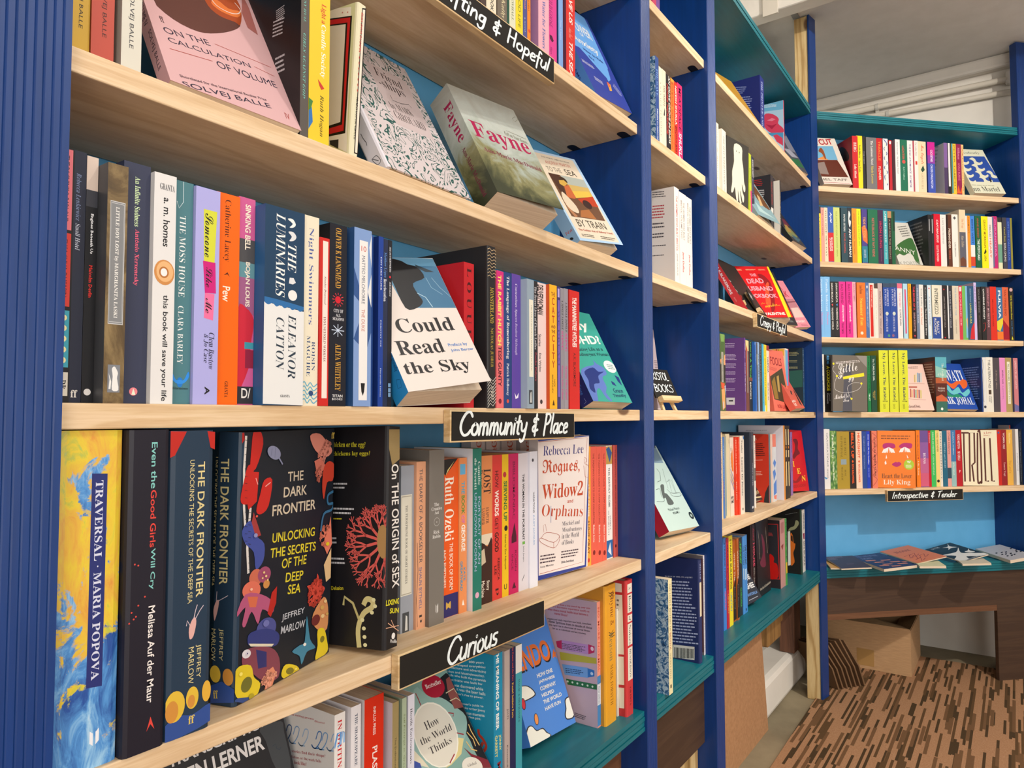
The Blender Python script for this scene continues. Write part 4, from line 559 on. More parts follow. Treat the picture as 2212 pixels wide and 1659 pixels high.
('H','large dark teal hardback turned so its front cover of coral, shells and jellyfish shows',3,(28.3,155.8,250),(.372,.0424,.7203),(.28,1.19,-72.12),('22364a','141b26','141b26'),{},{'f':[('t','THE','b','cdbfa8',84.9,202.7,26.7,9.9,-1),('t','DARK','b','cdbfa8',85.4,187.2,40.2,10.1,-2),('t','FRONTIER','b','cdbfa8',85,170.4,74.3,10.8,-2),('t','UNLOCKING','b','d8c832',85.5,142.3,72.9,9.5,-4),('t','THE SECRETS','b','d8c832',85.5,127.1,78.1,9.5,-5),('t','OF THE','b','d8c832',86.5,114.6,42.5,9.7,-5),('t','DEEP','b','d8c832',87.4,99.4,30.2,9.3,-7),('t','SEA','b','d8c832',87.6,86.5,22.1,9.5,-8),('t','JEFFREY','b','b9bcc4',87.2,60.2,39.3,7.8,-4),('t','MARLOW','b','b9bcc4',87.6,47.8,41.6,7.6,-6),('p','b3201c',[-14.6,252.3,2.6,251.8,3.8,243,-2.6,237.4,-8.5,242.5]),('l','d9d5d0',3.1,[5.7,246.8,4.2,215.6,5.7,180.3,10.2,146.4]),('l','d9d5d0',3.2,[14.7,179.1,11.8,142.2,14.4,118.1]),('q','c4261f',[16,250.5,25.3,251.3,30.6,237.9,20.7,215.3,13,216.9,13.7,234.7]),('q','c4261f',[9.9,219.1,17.6,214.5,15.8,186.9,5.6,183.2,.4,188.7,4.6,205.8]),('p','c4261f',[14.7,212.8,25.5,211.5,23.6,184,11.8,177.5,9.3,185.7]),('q','c4261f',[33.7,203.1,46,202.4,41.3,177.7,30.4,171,23.1,175,28,189.5]),('l','e8b0a8',1,[35.6,196.8,43.5,200.1]),('l','e8b0a8',1,[21.1,206.3,24.4,199.9]),('q','3f4f9c',[3.7,159.2,15.2,167.2,23.5,152,36.4,141.7,35.6,125.7,24.9,119.8,21.1,136.5,8.7,146.7]),('p','a03a3a',[19.4,174.5,31.3,150.7,23.6,150,16.8,165]),('e','c86a52',25.3,111.8,9.7,8.1,-13),('e','9c4a6a',37.8,112,10,7.6,-12),('e','c98a4a',41.4,102,5,4.1,-13),('e','d9705a',19.6,101.2,13.4,8.4,-14),('q','b0557a',[10.8,99.4,35.4,93.3,53.8,80.5,50.9,71,36.1,79.1,30.4,66.6,20.5,81.2,12.1,69.8,7.5,73.1,11.3,87.6,-1.4,81.4]),('p','d06a4a',[13.8,96.7,29.2,92.9,26.5,83.6,17.3,86]),('p','b3261f',[50,91.8,58.1,96.1,57.2,79.7,49.4,68.3,44.3,72.8]),('e','4a4f8f',43.3,58.8,15.3,10.3,-12),('q','303a7a',[15.7,55.1,19.9,61.7,43.3,58.8,61.9,49.2,63.3,40.4,54.1,38.1,22,48.2]),('p','d9d0b8',[17.3,52.3,55.6,40.3,52.4,38.7,20.5,48.7]),('q','7f3f4f',[22,47.2,50.8,38.2,64.8,23.3,63.9,4.8,42.4,8.4,19.9,26.3,9.2,35.8,10.2,45.2]),('p','2c2f6a',[28.3,43.3,44.4,36.1,45,21.7,32.3,24]),('e','d8d6dc',14.7,43.7,6.4,4,-18),('q','d9c22a',[-1.9,28.2,4.9,35.4,21.3,30.8,26.4,18.2,36.1,8.7,30.3,-1.1,15.2,-.2,1.7,9.8]),('e','6a6a28',16,15,7.9,6.9,-16),('p','d98a6a',[46.8,17,54.9,18.3,60.3,10.2,52.6,-3.5,42.8,.2]),('q','d9c22a',[68.9,7.2,75.6,13.4,93.8,6.1,99.7,-1.4,90.6,-3.6,72.7,.6]),('e','7a7328',83,4.4,7,3.3,-19),('q','3f7f9c',[85.8,22.8,98.5,25.3,107.8,26.8,110.4,52.6,117.5,26,127.9,13.8,112.2,14.3,103.2,4,99,14.2]),('e','e8e4dc',107.9,23.4,2.8,1.6,-17),('q','c98a5a',[122.2,51.7,141.9,64.8,151,50.9,149.9,27.8,135.3,29.8,122.7,40.2]),('e','6a2a2a',127.4,43.4,8.2,5.8,-8),('p','d9b98a',[140.3,100,154.4,116,154.6,82.9,145.4,80.3]),('q','c9483a',[109,84.1,124.8,82.7,128.3,93.3,135,80.4,143.6,73.7,133.6,66.9,117.7,64.1,121.3,72.2]),('q','d98a7a',[107.6,243.5,125.4,245.2,140.4,235.4,151.5,225.4,139,219,118.2,227.2]),('p','c9705f',[116.7,215.8,130.7,219.5,139.5,207.3,123.4,199.3]),('q','c23f2c',[135.4,207.6,145.6,213.9,156.6,208.4,153.9,191.9,142.4,190.6,137,172.5,133,186.9]),('l','33688f',2.9,[158,179.6,145.2,176.3,145.6,166.8,156.4,165.5,152.4,158.9,137.7,156.2,132.3,138.5]),('p','d97a62',[137.1,123.8,147,136.1,151.4,151.9,155.5,120.5,146.1,110.5]),('q','d9c22a',[131.1,31,143.5,29.6,150.6,13.6,151.1,1.8,128.5,-0,131.9,14.8]),('e','7a7328',140.7,18.9,4.4,3.5,-17),('e','8a8fae',47.2,228.8,10.9,6.3,-20),('l','8a8fae',1.7,[54.1,224.3,61.2,216.4]),('l','5a5f7a',.4,[43.7,233.2,42.4,226]),('l','5a5f7a',.4,[48.6,234,48.4,223.6]),('p','2f4a86',[3.3,7.3,-2.4,6.6,15.2,-1.6,42.8,-1.9,30.3,-1.1]),('t','ff','f','d9bf5a',152,242.4,6.5,6.7,0),('z',143,223.5,3.2,['d98a7a','c9705f'],[(2.6,7),(3.2,9),(2,7),(3.8,6),(1.4,6)]),('z',131.5,200.9,3.2,['c9705f','d98a7a'],[(2.2,5),(3,6),(3.8,5)]),('z',125.2,73.5,3.2,['c9483a','d8604a'],[(0,7),(.79,7),(1.57,7),(2.36,7),(3.14,7),(3.93,7),(4.71,7),(5.5,7)]),('z',143,132.1,3.2,['d97a62','c9503f'],[(1.2,6),(2.2,6),(3.2,6),(4.4,6)]),('z',49.3,-2.2,3.2,['e09a80','d07a62'],[(1.3,8),(1.8,9),(2.2,8)]),('l','2a2a2e',.4,[3,243,6.5,242.5]),('l','2a2a2e',.4,[3.2,236.4,6.8,235.8]),('l','2a2a2e',.4,[3.5,229.7,7.1,229.1]),('l','2a2a2e',.4,[3.8,223,7.4,222.4]),('l','2a2a2e',.4,[4.1,216.4,7.7,215.7]),('l','2a2a2e',.4,[4.4,209.7,8,209]),('l','2a2a2e',.4,[4.7,203,8.3,202.3]),('l','2a2a2e',.4,[5,196.4,8.6,195.6]),('l','2a2a2e',.4,[5.3,189.7,8.9,188.9]),('l','2a2a2e',.4,[5.6,183,9.2,182.2]),('l','2a2a2e',.4,[5.9,176.4,9.5,175.5]),('l','2a2a2e',.4,[6.2,169.7,9.8,168.8]),('l','2a2a2e',.4,[6.5,163,10.1,162.1]),('l','2a2a2e',.4,[6.8,156.3,10.4,155.4]),('l','2a2a2e',.4,[7.1,149.7,10.7,148.7]),('l','2a2a2e',.4,[10.6,175.7,14.3,174.8]),('l','2a2a2e',.4,[10.9,169.8,14.5,168.9]),('l','2a2a2e',.4,[11.2,163.9,14.8,162.9]),('l','2a2a2e',.4,[11.4,157.9,15.1,157]),('l','2a2a2e',.4,[11.7,152,15.3,151]),('l','2a2a2e',.4,[12,146.1,15.6,145]),('l','2a2a2e',.4,[12.2,140.1,15.9,139.1]),('l','2a2a2e',.4,[12.5,134.2,16.1,133.1]),('l','2a2a2e',.4,[12.7,128.3,16.4,127.1]),('l','2a2a2e',.4,[13,122.3,16.6,121.2]),('e','e8c88a',36.1,114.4,1.6,1.1,-12),('e','e8c88a',39.4,110.2,1.7,1.1,-12),('e','e8c88a',34.1,109.4,1.3,.9,-13),('e','e8c88a',41.9,106,1.3,.9,-13),('e','f0b8a0',18.1,102.5,1.9,1.3,-13),('e','6a6fae',41.5,64.4,4.7,3.2,-16),('e','d8d2e0',15,44,1.9,1.3,-18),('e','222a5a',15,44,.9,.7,-18),('e','c9a05a',138.2,54.2,3.9,2.3,-15),('e','e0c08a',144.2,59.6,3.1,1.8,-14),('e','e0c08a',139.5,44.6,3.5,2.1,-15),('e','c9a05a',148.3,44.6,2.7,1.6,-15),('e','f0e06a',6.6,28.1,2.5,1.7,-19),('e','a89a28',22.5,1.8,4,2.6,-21),('e','f0e06a',92.1,3.4,2,1.2,-19),('e','d9c22a',145.6,122.3,3.5,2.1,-10),('e','8a8fc0',21.9,152.3,2.8,2,-9),('e','e05a4a',22.7,170.1,1.6,1.1,-8)],'s':[('t','THE DARK FRONTIER','b','d6c68c',11.5,167.3,115.9,9.5,-89),('t','UNLOCKING THE SECRETS OF THE DEEP SEA','s','b9ab78',.9,166.8,119.4,3.4,-90),('t','JEFFREY','s','d6c68c',11.7,54.8,28.9,5.2,-90),('t','MARLOW','s','d6c68c',3.7,53.9,29,4.5,-89),('q','d9a7a0',[3.8,76.4,2.7,86,5.5,94,8.6,94.3,7.1,84.5,5,77.5]),('l','c9b8c0',.6,[5.5,94,5.9,102.8]),('l','c9b8c0',.6,[7.9,94.3,18.3,100.1]),('p','2f4c8f',[2,16.4,14.1,21.8,28.8,16.2,28.3,4.7,2.4,.6]),('e','d9b43c',6.8,27.6,5.9,7.7,7),('e','c98a3c',21,26.6,5.9,7.6,8),('t','ff','f','d9bf5a',8,9.3,5.5,7.2,8)]},0),
('H','black hardback showing its back cover with a red coral fan and a tentacle',3,(27.6,150.1,247.9),(.555,.0018,.7262),(-1.82,3.53,11.43),('17161a','17161a','17161a'),{},{'s':[('t','On THE ORIGIN of SEX','b','e4e0da',18,134.7,139.4,14.3,-88),('t','LIXING','m','d8d02a',15.1,49.9,27.6,6.2,-4),('t','SUN','m','d8d02a',18.2,39.9,18.1,5.7,-8),('p','8f7a4f',[2.3,243.8,24,244.8,24.8,210.2,9.7,202.9,2.8,222.1]),('l','d9a888',.9,[11.9,30.8,19.8,20]),('l','d9a888',.9,[1.8,23.7,29.2,21.6]),('l','d9a888',.9,[5.7,28.6,29.4,14.5]),('e','e6e4e0',16.6,12.6,3.5,3.5,-12),('t','Profile','b','e6e4e0',17.2,6.7,13,3.6,-13)],'b':[('t','hicken or the egg?','f','c9c230',96.8,226.6,45.4,7.5,-1),('t','Do chickens lay eggs?','f','c9c230',94.4,216.4,63.6,6.3,0),('w','c8c8cc',75.2,184,20.4,9.1,2,0),('w','c8c8cc',76.1,155.4,29.9,9.7,2,0),('w','d0c22a',76.4,143.2,13.3,3.6,1,1),('w','c8c8cc',74.7,98.4,21.7,9.6,2,1),('t','Delusion','b','d0c22a',84.2,63.3,17.1,4.3,4),('w','c8c8cc',74,121.3,7.9,9.7,2,2),('z',145.9,118,3.2,['d8605a','c23c40','b8303a'],[(2.39,19.8),(2.89,23.7),(3.39,22.4),(3.89,23.7),(4.34,26.2),(4.84,21.1),(1.89,19.2),(1.44,19.2),(5.24,16),(.94,14.7)]),('e','b08a58',145.9,118,7.9,18.7,2),('l','c9c087',6.2,[116.4,.5,114.5,21,121.3,37.7,132.6,45.5,133,52.4,125.3,53.7,121.1,46.9]),('l','b9b078',2.9,[115.7,30.3,106.5,48.2,94.6,54.3,93.4,44.9]),('e','dcd9a8',120,30.7,2.6,2.1,5),('e','dcd9a8',122.2,21.7,2.6,2.1,5),('e','dcd9a8',123.3,12.6,2.6,2.1,5),('e','dcd9a8',124.4,4,2.6,2.1,6),('e','dcd9a8',132.7,39.8,2.6,2.1,4),('e','dcd9a8',136.8,47,2.6,2.1,4),('e','dcd9a8',134.7,53.7,2.6,2.1,4)]},0),
('P','grey paperback with a long cream label, just right of the big black hardback',3,(22.8,100,203.7),(.6239,.046,.7193),(0,-0,0),('969ca6','969ca6','969ca6'),{},{'s':[('p','d9d6c6',[0,44.5,19.4,44.5,19.4,167.7,0,167.7]),('p','a9a493',[.9,45.8,18.7,45.8,18.7,166.3,.9,166.3]),('p','d9d6c6',[1.8,47,18,47,18,165.1,1.8,165.1]),('t','THE PERSEPHONE BOOK OF SHORT STORIES','f','6c6c66',9.9,106.9,95.8,3.9,-90),('p','44484c',[3.4,.3,14.8,.3,14.8,24.1,3.4,24.1]),('p','cfd0cc',[8,2,9.1,20.7,11.9,19,12.5,2])]},0),
('P','peach paperback with hand-drawn slate capitals and thin black lines',3,(16.8,100,207.5),(.647,.042,.7193),(0,-0,0),('dba07c','dba07c','dba07c'),{},{'s':[('t','THE DIARY OF A BOOKSELLER','s','4a4a52',8.2,139.9,117.2,5.7,-90),('t','SHAUN BYTHELL','s','55608c',7.9,49.7,52.2,5,-90),('t','p','u','3a3436',8.4,12.4,10.8,5,-90),('l','4a3630',.7,[1.7,107,3.4,72.3,.8,37.7,2.5,3.2])]},0),
('P','thick plain grey paperback with small centred white lettering and a circle on the spine',3,(28.4,110,221.6),(.6641,.036,.7193),(0,-0,0),('76716a','76716a','6d6862'),{},{'s':[('t','The','f','dcd9d4',13.8,152.1,9.4,4.3,0),('t','Creative','f','dcd9d4',14.2,146.8,19.8,4.3,0),('t','Act','f','dcd9d4',14.2,141.7,7.9,3.9,0),('e','dcd9d4',14.2,130,5.3,5.3,0),('e','76716a',14.2,130,5,5,0),('e','dcd9d4',14.2,129.7,.7,.7,0),('t','Rick','f','dcd9d4',13.6,117.2,11.3,4.4,0),('t','Rubin','f','dcd9d4',13.8,111.5,15,4.2,0),('p','e0dedb',[12.5,26.2,13.9,23.5,13.9,14.4,12.5,16.9]),('p','e0dedb',[15.3,23.5,17,26.7,17,16.5,15.3,14.4])]},0),
('P','orange paperback with a big white serif author name and dark blue foot',3,(39.6,100,208.1),(.6927,.046,.7193),(0,-0,0),('e2591c','e2591c','e2591c'),{},{'s':[('p','221f1f',[0,207.4,39.6,208.3,13.8,186,0,199]),('p','d9c27a',[17.8,193.4,31.6,204.6,13.8,186]),('p','2b2a66',[0,.3,39.6,.3,39.6,29.6,0,29.6]),('t','Ruth Ozeki','f','f2e6d6',21.8,141.8,84.7,18.2,-90),('t','THE BOOK OF FORM','b','f2dcc8',25.7,65.5,61.5,7.1,-90),('t','AND EMPTINESS','b','f2dcc8',11.9,64.6,50.5,6.3,-90),('q','c9a24a',[15.8,20.1,19.8,17.4,24.5,20.1,24.5,10.6,19.8,12.8,15.8,10.6])]},0),
('P','peach-orange paperback with blue, green and white block capitals',3,(15.9,100,208.1),(.7326,.044,.7193),(0,-0,0),('e08c54','e08c54','e08c54'),{},{'s':[('p','5fa8cf',[1.6,185.5,12.7,185.5,12.7,199.7,1.6,199.7]),('t','THE','m','5fa0b8',8,167.6,17,7,-90),('t','BOOK','m','5f8a3a',8,144.5,25.4,7,-90),('t','OF','m','d070a0',8,125,10.7,7,-90),('t','GEORGE','m','f2e8da',8.4,99.9,35.6,8,-90),('t','KATE','m','4a8fb0',11.1,51,17.4,3.8,-90),('t','GREATHEAD','m','4a8fb0',4.8,49.4,39.2,4.8,-90),('p','f2e8da',[5.6,10.3,8,17.7,11.1,9.4])]},0),
('P','tall dark green paperback with a white back and pale lettering',3,(19.7,110,220.3),(.7513,.036,.7193),(0,-0,0),('1f7565','1f7565','dfe2ea'),{},{'s':[('t','Camille','f','cfe0d8',14.3,186,32.5,4.9,-90),('t','de Peretti','f','cfe0d8',6.4,185.4,42.9,4.9,-90),('t','PORTRAIT OF AN','s','a9b8d8',14.3,107.9,91.8,4.9,-90),('t','UNKNOWN WOMAN','s','a9b8d8',6.5,106.3,106.4,5.1,-90),('e','d8a8c0',9.8,20.1,4.1,4.1,0)]},0),
('P','orange paperback turning to brown woodcut at its foot',3,(37.4,100,208.4),(.7713,.046,.7193),(0,-0,0),('dc8a52','dc8a52','dc8a52'),{},{'s':[('p','dccdb4',[0,81.8,37.4,81.8,37.4,97.5,0,97.5]),('q','3a221c',[0,79.8,14.9,85.7,26.1,79.8,37.4,87.7,37.4,-1.4,0,-1.4]),('p','c9b79c',[7.5,73.9,18.7,77.8,22.4,58.2,11.2,54.3]),('t','LOST','f','3a2a28',25.2,171.9,35.1,16.8,-90),('t','Detective','f','3a2a28',10.3,171.6,34.5,9.3,-90),('t','ELSPETH','u','5a4038',25.8,123.6,22.7,6.7,-90),('t','LATIMER','u','5a4038',16.2,122.9,23.3,6.4,-90),('t','Story','b','e8dccb',26.5,24.9,13.7,8.2,-90),('t','Machine','b','e8dccb',15.3,21.5,22.5,8.2,-90)]},0),
('P','red paperback with white and black hand lettering, left of the slim yellow one',3,(24.6,100,208),(.8089,.047,.7193),(0,-0,0),('d23a35','d23a35','d23a35'),{},{'s':[('t','HOW','s','3a1a18',11.7,172.8,24.7,8.6,-90),('t','WORDS','m','f0e4d8',11.8,138.3,37.1,9.8,-90),('t','GET','s','3a1a18',11.3,108.3,17.5,7.9,-90),('t','GOOD','m','3a1a18',11.6,82.3,28.1,9.4,-90),('t','REBECCA','b','3a1a18',16,42.9,32,4.9,-90),('t','LEE','b','3a1a18',8.6,42.3,13,4.9,-90),('t','p','u','3a1a18',12.3,11.4,11,7.4,-90)]},0),
('P','slim bright yellow paperback with green capitals and a cartoon face',3,(15.7,100,208.1),(.8338,.047,.7193),(0,-0,0),('e2b91c','e2b91c','e2b91c'),{},{'s':[('t','SERVING UP','m','2f6a3a',8.2,139.3,58.6,8.6,-90),('e','b02a3a',6.3,178.3,4.1,4.1,0),('e','1b1a1d',9.4,99.4,4.1,4.1,0),('t','Edited by Zoe Adjonyoh','b','3a3018',7.8,64.8,50.9,4.7,-90),('t','U','b','3a3018',8.2,14.2,7.1,7.7,0)]},0),
('P','magenta paperback with dark capitals, between the slim yellow and the pale ones',3,(25.2,100,208.2),(.8498,.047,.7193),(0,-0,0),('c2195c','c2195c','c2195c'),{},{'s':[('t','BIBLIOMANIAC','b','7a1540',13.9,153.3,86.1,6.6,-90),('t','ROBIN','b','7a1540',17.9,48.1,31,4.5,-90),('t','INCE','b','7a1540',9.8,47,22.7,4.5,-90),('p','4a1028',[7.6,84.3,15.1,105,20.2,84.3,20.2,76,7.6,74.9]),('p','4a1028',[8.8,7.9,13.9,17.1,18.9,7.9])]},0),
('P','off-white paperback with heavy black capitals and a green dash',3,(25.8,100,207.6),(.8753,.047,.7193),(0,-0,0),('d6d1d8','d6d1d8','d6d1d8'),{},{'s':[('t','THE WOMAN IN THE PORTRAIT','m','1e1c1e',13.2,125.8,100.8,5.7,-90),('p','6fae4a',[10.3,69,17.1,69,17.1,73.3,10.3,73.3]),('t','Juliet Jacques','u','55535a',13.2,54.8,24.2,4.7,-90),('l','1b1a1d',1,[9,14.3,15.5,22.7,11.6,17.4])]},0),
('P','white paperback with tiny black and blue capitals, left of the face-out white book',3,(21.6,100,209.5),(.9015,.044,.7193),(0,-0,0),('e2e4ef','e2e4ef','e2e4ef'),{},{'s':[('t','VARIATIONS','b','2a2a2e',11.2,130.5,32.3,4.3,-90),('t','JULIET JACQUES','b','6fa0d0',11,88,46.2,3.9,-90),('e','3a3a44',8.6,196,2.6,2.6,0)]},0),
('P','white paperback with blue border and rust blackletter title, standing face out on the Curious shelf',3,(20,127.2,226.7),(.9489,.0807,.7208),(2.18,3.07,-99.96),('d9cfcc','e2d8d4','e2d8d4'),{},{'f':[('p','2f3f8f',[-2.7,227.2,130.6,228.4,123.3,-1.2,3,.4]),('p','e2d8d4',[-0,224.2,127.7,225,119.1,3.9,4.5,8]),('l','a8503c',.9,[1.3,223.2,122.1,222.9,113,9.9,6.8,10.3]),('t','Rebecca Lee','u','3a3a7a',62.7,206.3,100.3,15.7,-2),('t','Rogues,','G','b8482a',57.3,178.1,92.4,26.9,-3),('t','Widow2','f','b8482a',61.5,140,102.4,25.2,-3),('t','and','b','b8482a',79.7,119.2,14.3,6.1,-4),('t','Orphans','u','b8482a',61.7,102.7,103.5,24.5,-8),('t','Mischief and','u','2c2c44',82.1,82.1,44.7,7,-4),('t','Misadventures','u','2c2c44',85.1,71.2,50.3,7.2,-5),('t','in the World','u','2c2c44',81.2,61.3,43.6,8.4,-4),('t','of Books','u','2c2c44',74.5,51.1,29.8,7.9,-4),('w','4a3a44',8,41.2,40.2,15.8,3,-4),('t','Lucy Mangan','b','3a3040',23.9,20.1,31,4.1,-3),('w','4a3a44',58.5,39.1,44.7,13.9,3,-4),('t','Olivia Swarthout','b','3a3040',74.5,18.7,32.6,4,-4),('l','a8503c',.7,[9.2,68,22.3,75,52.9,65.6,39.4,56.2,9.2,68,8.7,61.3,39.5,47,53,56.3,52.9,65.6]),('l','a8503c',.7,[39.4,56.2,39.5,47]),('l','a8503c',.5,[15.7,76,13.9,87.6,18.8,89.1,22.3,77.2]),('l','a8503c',.7,[115.2,189.9,120.8,187,122,182.1,115.4,180.3,114.5,187.5]),('l','a8503c',.7,[115.4,179.1,126.7,174.5,128.9,152.6,117.6,156.1,113.6,175.7]),('l','6a7ab0',.9,[31.7,116.9,32.1,89.4])]},0),
('P','white spine with rust blackletter, leftmost of four matching spines behind the front row',3,(36.8,20,224.3),(.8881,.15,.7193),(0,-0,0),('cdc2c0','cdc2c0','cdc2c0'),{},{'s':[('t','Rogues','G','b8482a',19.3,189,69.6,16.6,-90)]},0),
('P','white spine with rust blackletter, second of four matching spines behind the front row',3,(38.2,20,223.8),(.9287,.15,.7193),(0,-0,0),('cdc2c0','cdc2c0','cdc2c0'),{},{'s':[('t','Rogues','G','b8482a',20.1,186.7,71.6,17.2,-90)]},0),
('P','white spine with rust blackletter, third of four matching spines behind the front row',3,(43.1,20,223.4),(.9717,.15,.7193),(0,-0,0),('cdc2c0','cdc2c0','cdc2c0'),{},{'s':[('t','Rogues','G','b8482a',22.6,184.2,73.8,19.4,-90)]},0),
('P','white spine with rust blackletter, rightmost of four matching spines behind the front row',3,(47.4,20,222.5),(1.0277,.15,.7193),(0,-0,0),('cdc2c0','cdc2c0','cdc2c0'),{},{'s':[('t','Rogues','G','b8482a',24.9,181,76.6,21.3,-90)]},0),
('P','narrow amber paperback with brown capitals, right of the face-out white book',3,(17.4,100,210.3),(1.086,.05,.7193),(0,-0,0),('e8a13a','e8a13a','e8a13a'),{},{'s':[('t','AT THE DRAPER','b','f0e0c0',8.7,115.2,58.9,7,-90),('t','ANNIE GRAY','b','6a3418',8.3,50.9,59.8,7.8,-90),('e','c03a2a',8.7,10.1,3.9,3.9,0)]},0),
('P','slim coral red paperback with small dark capitals, left of three alike',3,(21.1,100,209.4),(1.1038,.05,.7193),(0,-0,0),('dd5f4c','dd5f4c','dd5f4c'),{},{'s':[('t',"THE MADMAN'S GUIDE TO STAMP COLLECTING",'s','6a201a',10.2,134.9,125.3,5.7,-90),('t','Robert Irwin','f','f0d8cc',10.2,54.3,30.9,5.7,-90),('e','7a2420',10.6,20.4,4.4,4.4,0)]},0),
('P','slim coral red paperback with small dark capitals, middle of three alike',3,(19.6,100,208.6),(1.1252,.05,.7193),(0,-0,0),('dd5f4c','dd5f4c','dd5f4c'),{},{'s':[('t',"THE MADMAN'S GUIDE TO STAMP COLLECTING",'s','6a201a',9.5,133.1,126.9,5.3,-90),('t','Robert Irwin','f','f0d8cc',9.5,51.5,31.3,5.3,-90),('e','7a2420',9.8,17.1,4.5,4.5,0)]},0),
('P','slim coral red paperback with small dark capitals, right of three alike',3,(16.3,100,207.9),(1.1451,.05,.7193),(0,-0,0),('dd5f4c','dd5f4c','dd5f4c'),{},{'s':[('t',"THE MADMAN'S GUIDE TO STAMP COLLECTING",'s','6a201a',7.9,131.6,128.4,4.4,-90),('t','Robert Irwin','f','f0d8cc',7.9,49,31.7,4.4,-90),('e','7a2420',8.2,14.2,4.5,4.5,0)]},0),
('P','white spine with an ornamental picture at head and foot beside three coral red ones',3,(23.3,100,208.8),(1.1617,.05,.7193),(0,-0,0),('e6e2dc','e6e2dc','e6e2dc'),{},{'s':[('p','b9914a',[0,174.6,23.3,174.6,23.3,207.9,0,207.9]),('p','3a5a8a',[0,203.2,11.7,207.1,23.3,195.4,14,177.2]),('t','THIS EARTHLY GLOBE','b','2a2a30',11.3,131.5,73.2,6.3,-90),('t','ANDREA','u','5a5a60',14.8,66.7,27,4,-90),('t','DI ROBILANT','u','5a5a60',8.5,65.9,45.8,4,-90),('p','2f66a0',[0,2,23.3,2,23.3,34,0,34]),('p','d9dce2',[4.7,14.8,14,30.2,18.7,4.6])]},0),
('P','dusky red paperback with dark capitals, last book of the Curious shelf',3,(17.2,100,209.4),(1.1853,.048,.7193),(0,-0,0),('bd5148','bd5148','a84840'),{},{'s':[('t','THE BRONTES IN BRUSSELS','s','5a1f1c',8.8,150.6,101,3.8,-90),('t','HELEN MACEWAN','s','5a1f1c',8.6,67.5,57.3,3.4,-90),('e','5a1f1c',8.6,20.7,3.1,3.1,0)]},0),
('P','black face-out paperback with big slanting white capitals, leftmost visible book of the bottom shelf',4,(12,129.4,245),(.3811,.0642,.4454),(5.32,-16.85,-97.12),('151317','151317','151317'),{},{'f':[('t','TRANSCRIPTION','m','e0dcda',59.5,204.1,108,8.6,-1),('t','BEN LERNER','m','e0dcda',57.6,186.2,89.7,15.1,-1),('q','3a3d40',[101.3,199.4,125.7,197.4,126.7,184.4,125.7,147.4,109.4,154.7,104.7,184.8]),('l','2a3540',.8,[110.8,177,114.9,177.8,114.7,172.7,118.1,170.3,119.6,172.3])]},0),  # grey right-hand patch and scribble: neighbour's reflection painted into the cover
('P','white paperback with a blue watercolour loop running over back cover and spine',4,(14.5,130,220.3),(.5099,.03,.4449),(0,-0,0),('e0ddd9','e0ddd9','e0ddd9'),{},{'b':[('t','at in the writing process','f','b02a34',70.2,205.2,51.7,2.8,6),('t','Observer','i','b02a34',105.9,207.5,17.3,2.2,7),('t','How do stories find their shape?','f','a84a50',77.1,167,78.6,3.7,10),('t','The plot falters or the work fails','f','a84a50',73.7,160.1,71.7,3.7,10),('t','does success look like?','f','a84a50',58.4,152.2,52.9,3.7,10),('l','2a4f86',1.2,[47.4,181.2,51.7,190.7,57.7,190.3,54.9,180.4,46.1,170.6,39.9,173.7,43,170.8,52.1,172.2]),('l','7fa3cc',1.2,[60.9,182.8,65.1,192.2,71.1,191.9,68.3,182,59.6,172.4,53.5,175.4,56.6,172.5,65.5,173.9]),('l','9fbcdc',1.2,[77,184.3,81.2,193.5,87,193.2,84.3,183.4,75.8,173.9,69.9,176.9,72.9,174.1,81.6,175.5]),('l','3f78b8',1.2,[99.9,187.5,103.9,196.6,109.5,196.3,106.9,186.7,98.6,177.4,92.9,180.3,95.8,177.5,104.2,178.9]),('l','6f9fd0',1.2,[109.6,188.8,113.6,197.8,119.1,197.4,116.5,187.9,108.4,178.7,102.8,181.6,105.6,178.8,113.9,180.2]),('l','8fb4dc',1.2,[124.6,191.4,128.6,200.3,133.9,199.9,131.4,190.6,123.4,181.4,117.9,184.3,120.7,181.6,128.8,182.9])],'s':[('t','IN WRITING','f','c0202a',7.3,184.6,57.9,5.8,-90),('l','5f93cc',2.4,[0,185.7,4.4,199.8,8.7,199.8,8,187.4,4.4,185.7]),('l','8fb4dc',2.2,[8.7,187.4,11.6,199.8,13.8,197.2,13.1,187.4])]},0),
('P','white paperback with blue-grey serif capitals, between the blue loop book and the red one',4,(14.2,128,220.9),(.5328,.03,.4449),(0,-0,0),('dcd9dc','dcd9dc','e4e2e8'),{},{'s':[('t','THE SHAKESPEARE AND','f','4a5468',7.6,177,70.1,4,-90)]},0),
('P','thick red paperback with white lettering, on the bottom shelf left of the sign',4,(29.2,128,222.2),(.5523,.03,.4449),(0,-0,0),('cf2a10','cf2a10','dcd6d8'),{},{'s':[('t','INFLUX PRESS','b','eadcd6',15,195.2,31.2,3.8,-90),('t','PLASTIC','b','f0e6e0',16,145.5,42.2,7.6,-90)]},0),
('P','olive brown paperback with tiny capitals, under the left end of the Curious sign',4,(10.2,128,205),(.5957,.03,.4449),(0,-0,0),('9c8a5c','9c8a5c','d9d6e0'),{},{'s':[('t','The Definitions','o','3a3428',5.3,146.7,35.2,2.5,-90)]},0),
('P','sage green paperback with olive title, right of the olive brown one',4,(7.2,128,205),(.6117,.03,.4449),(0,-0,0),('a5b59a','a5b59a','93a68f'),{},{'s':[('t','Self Portrait in Green','s','5a6a2c',3.8,153,66.6,2.5,-90)]},0),
('P','pale lilac paperback with black serif title, left of the face-out map-pattern book',4,(11,128,205),(.6215,.03,.4449),(0,-0,0),('d6d6e2','d6d6e2','b9bac6'),{},{'s':[('t','Hostile Environments','u','2a2a34',5.7,156.5,64.4,3.6,-90)]},0),
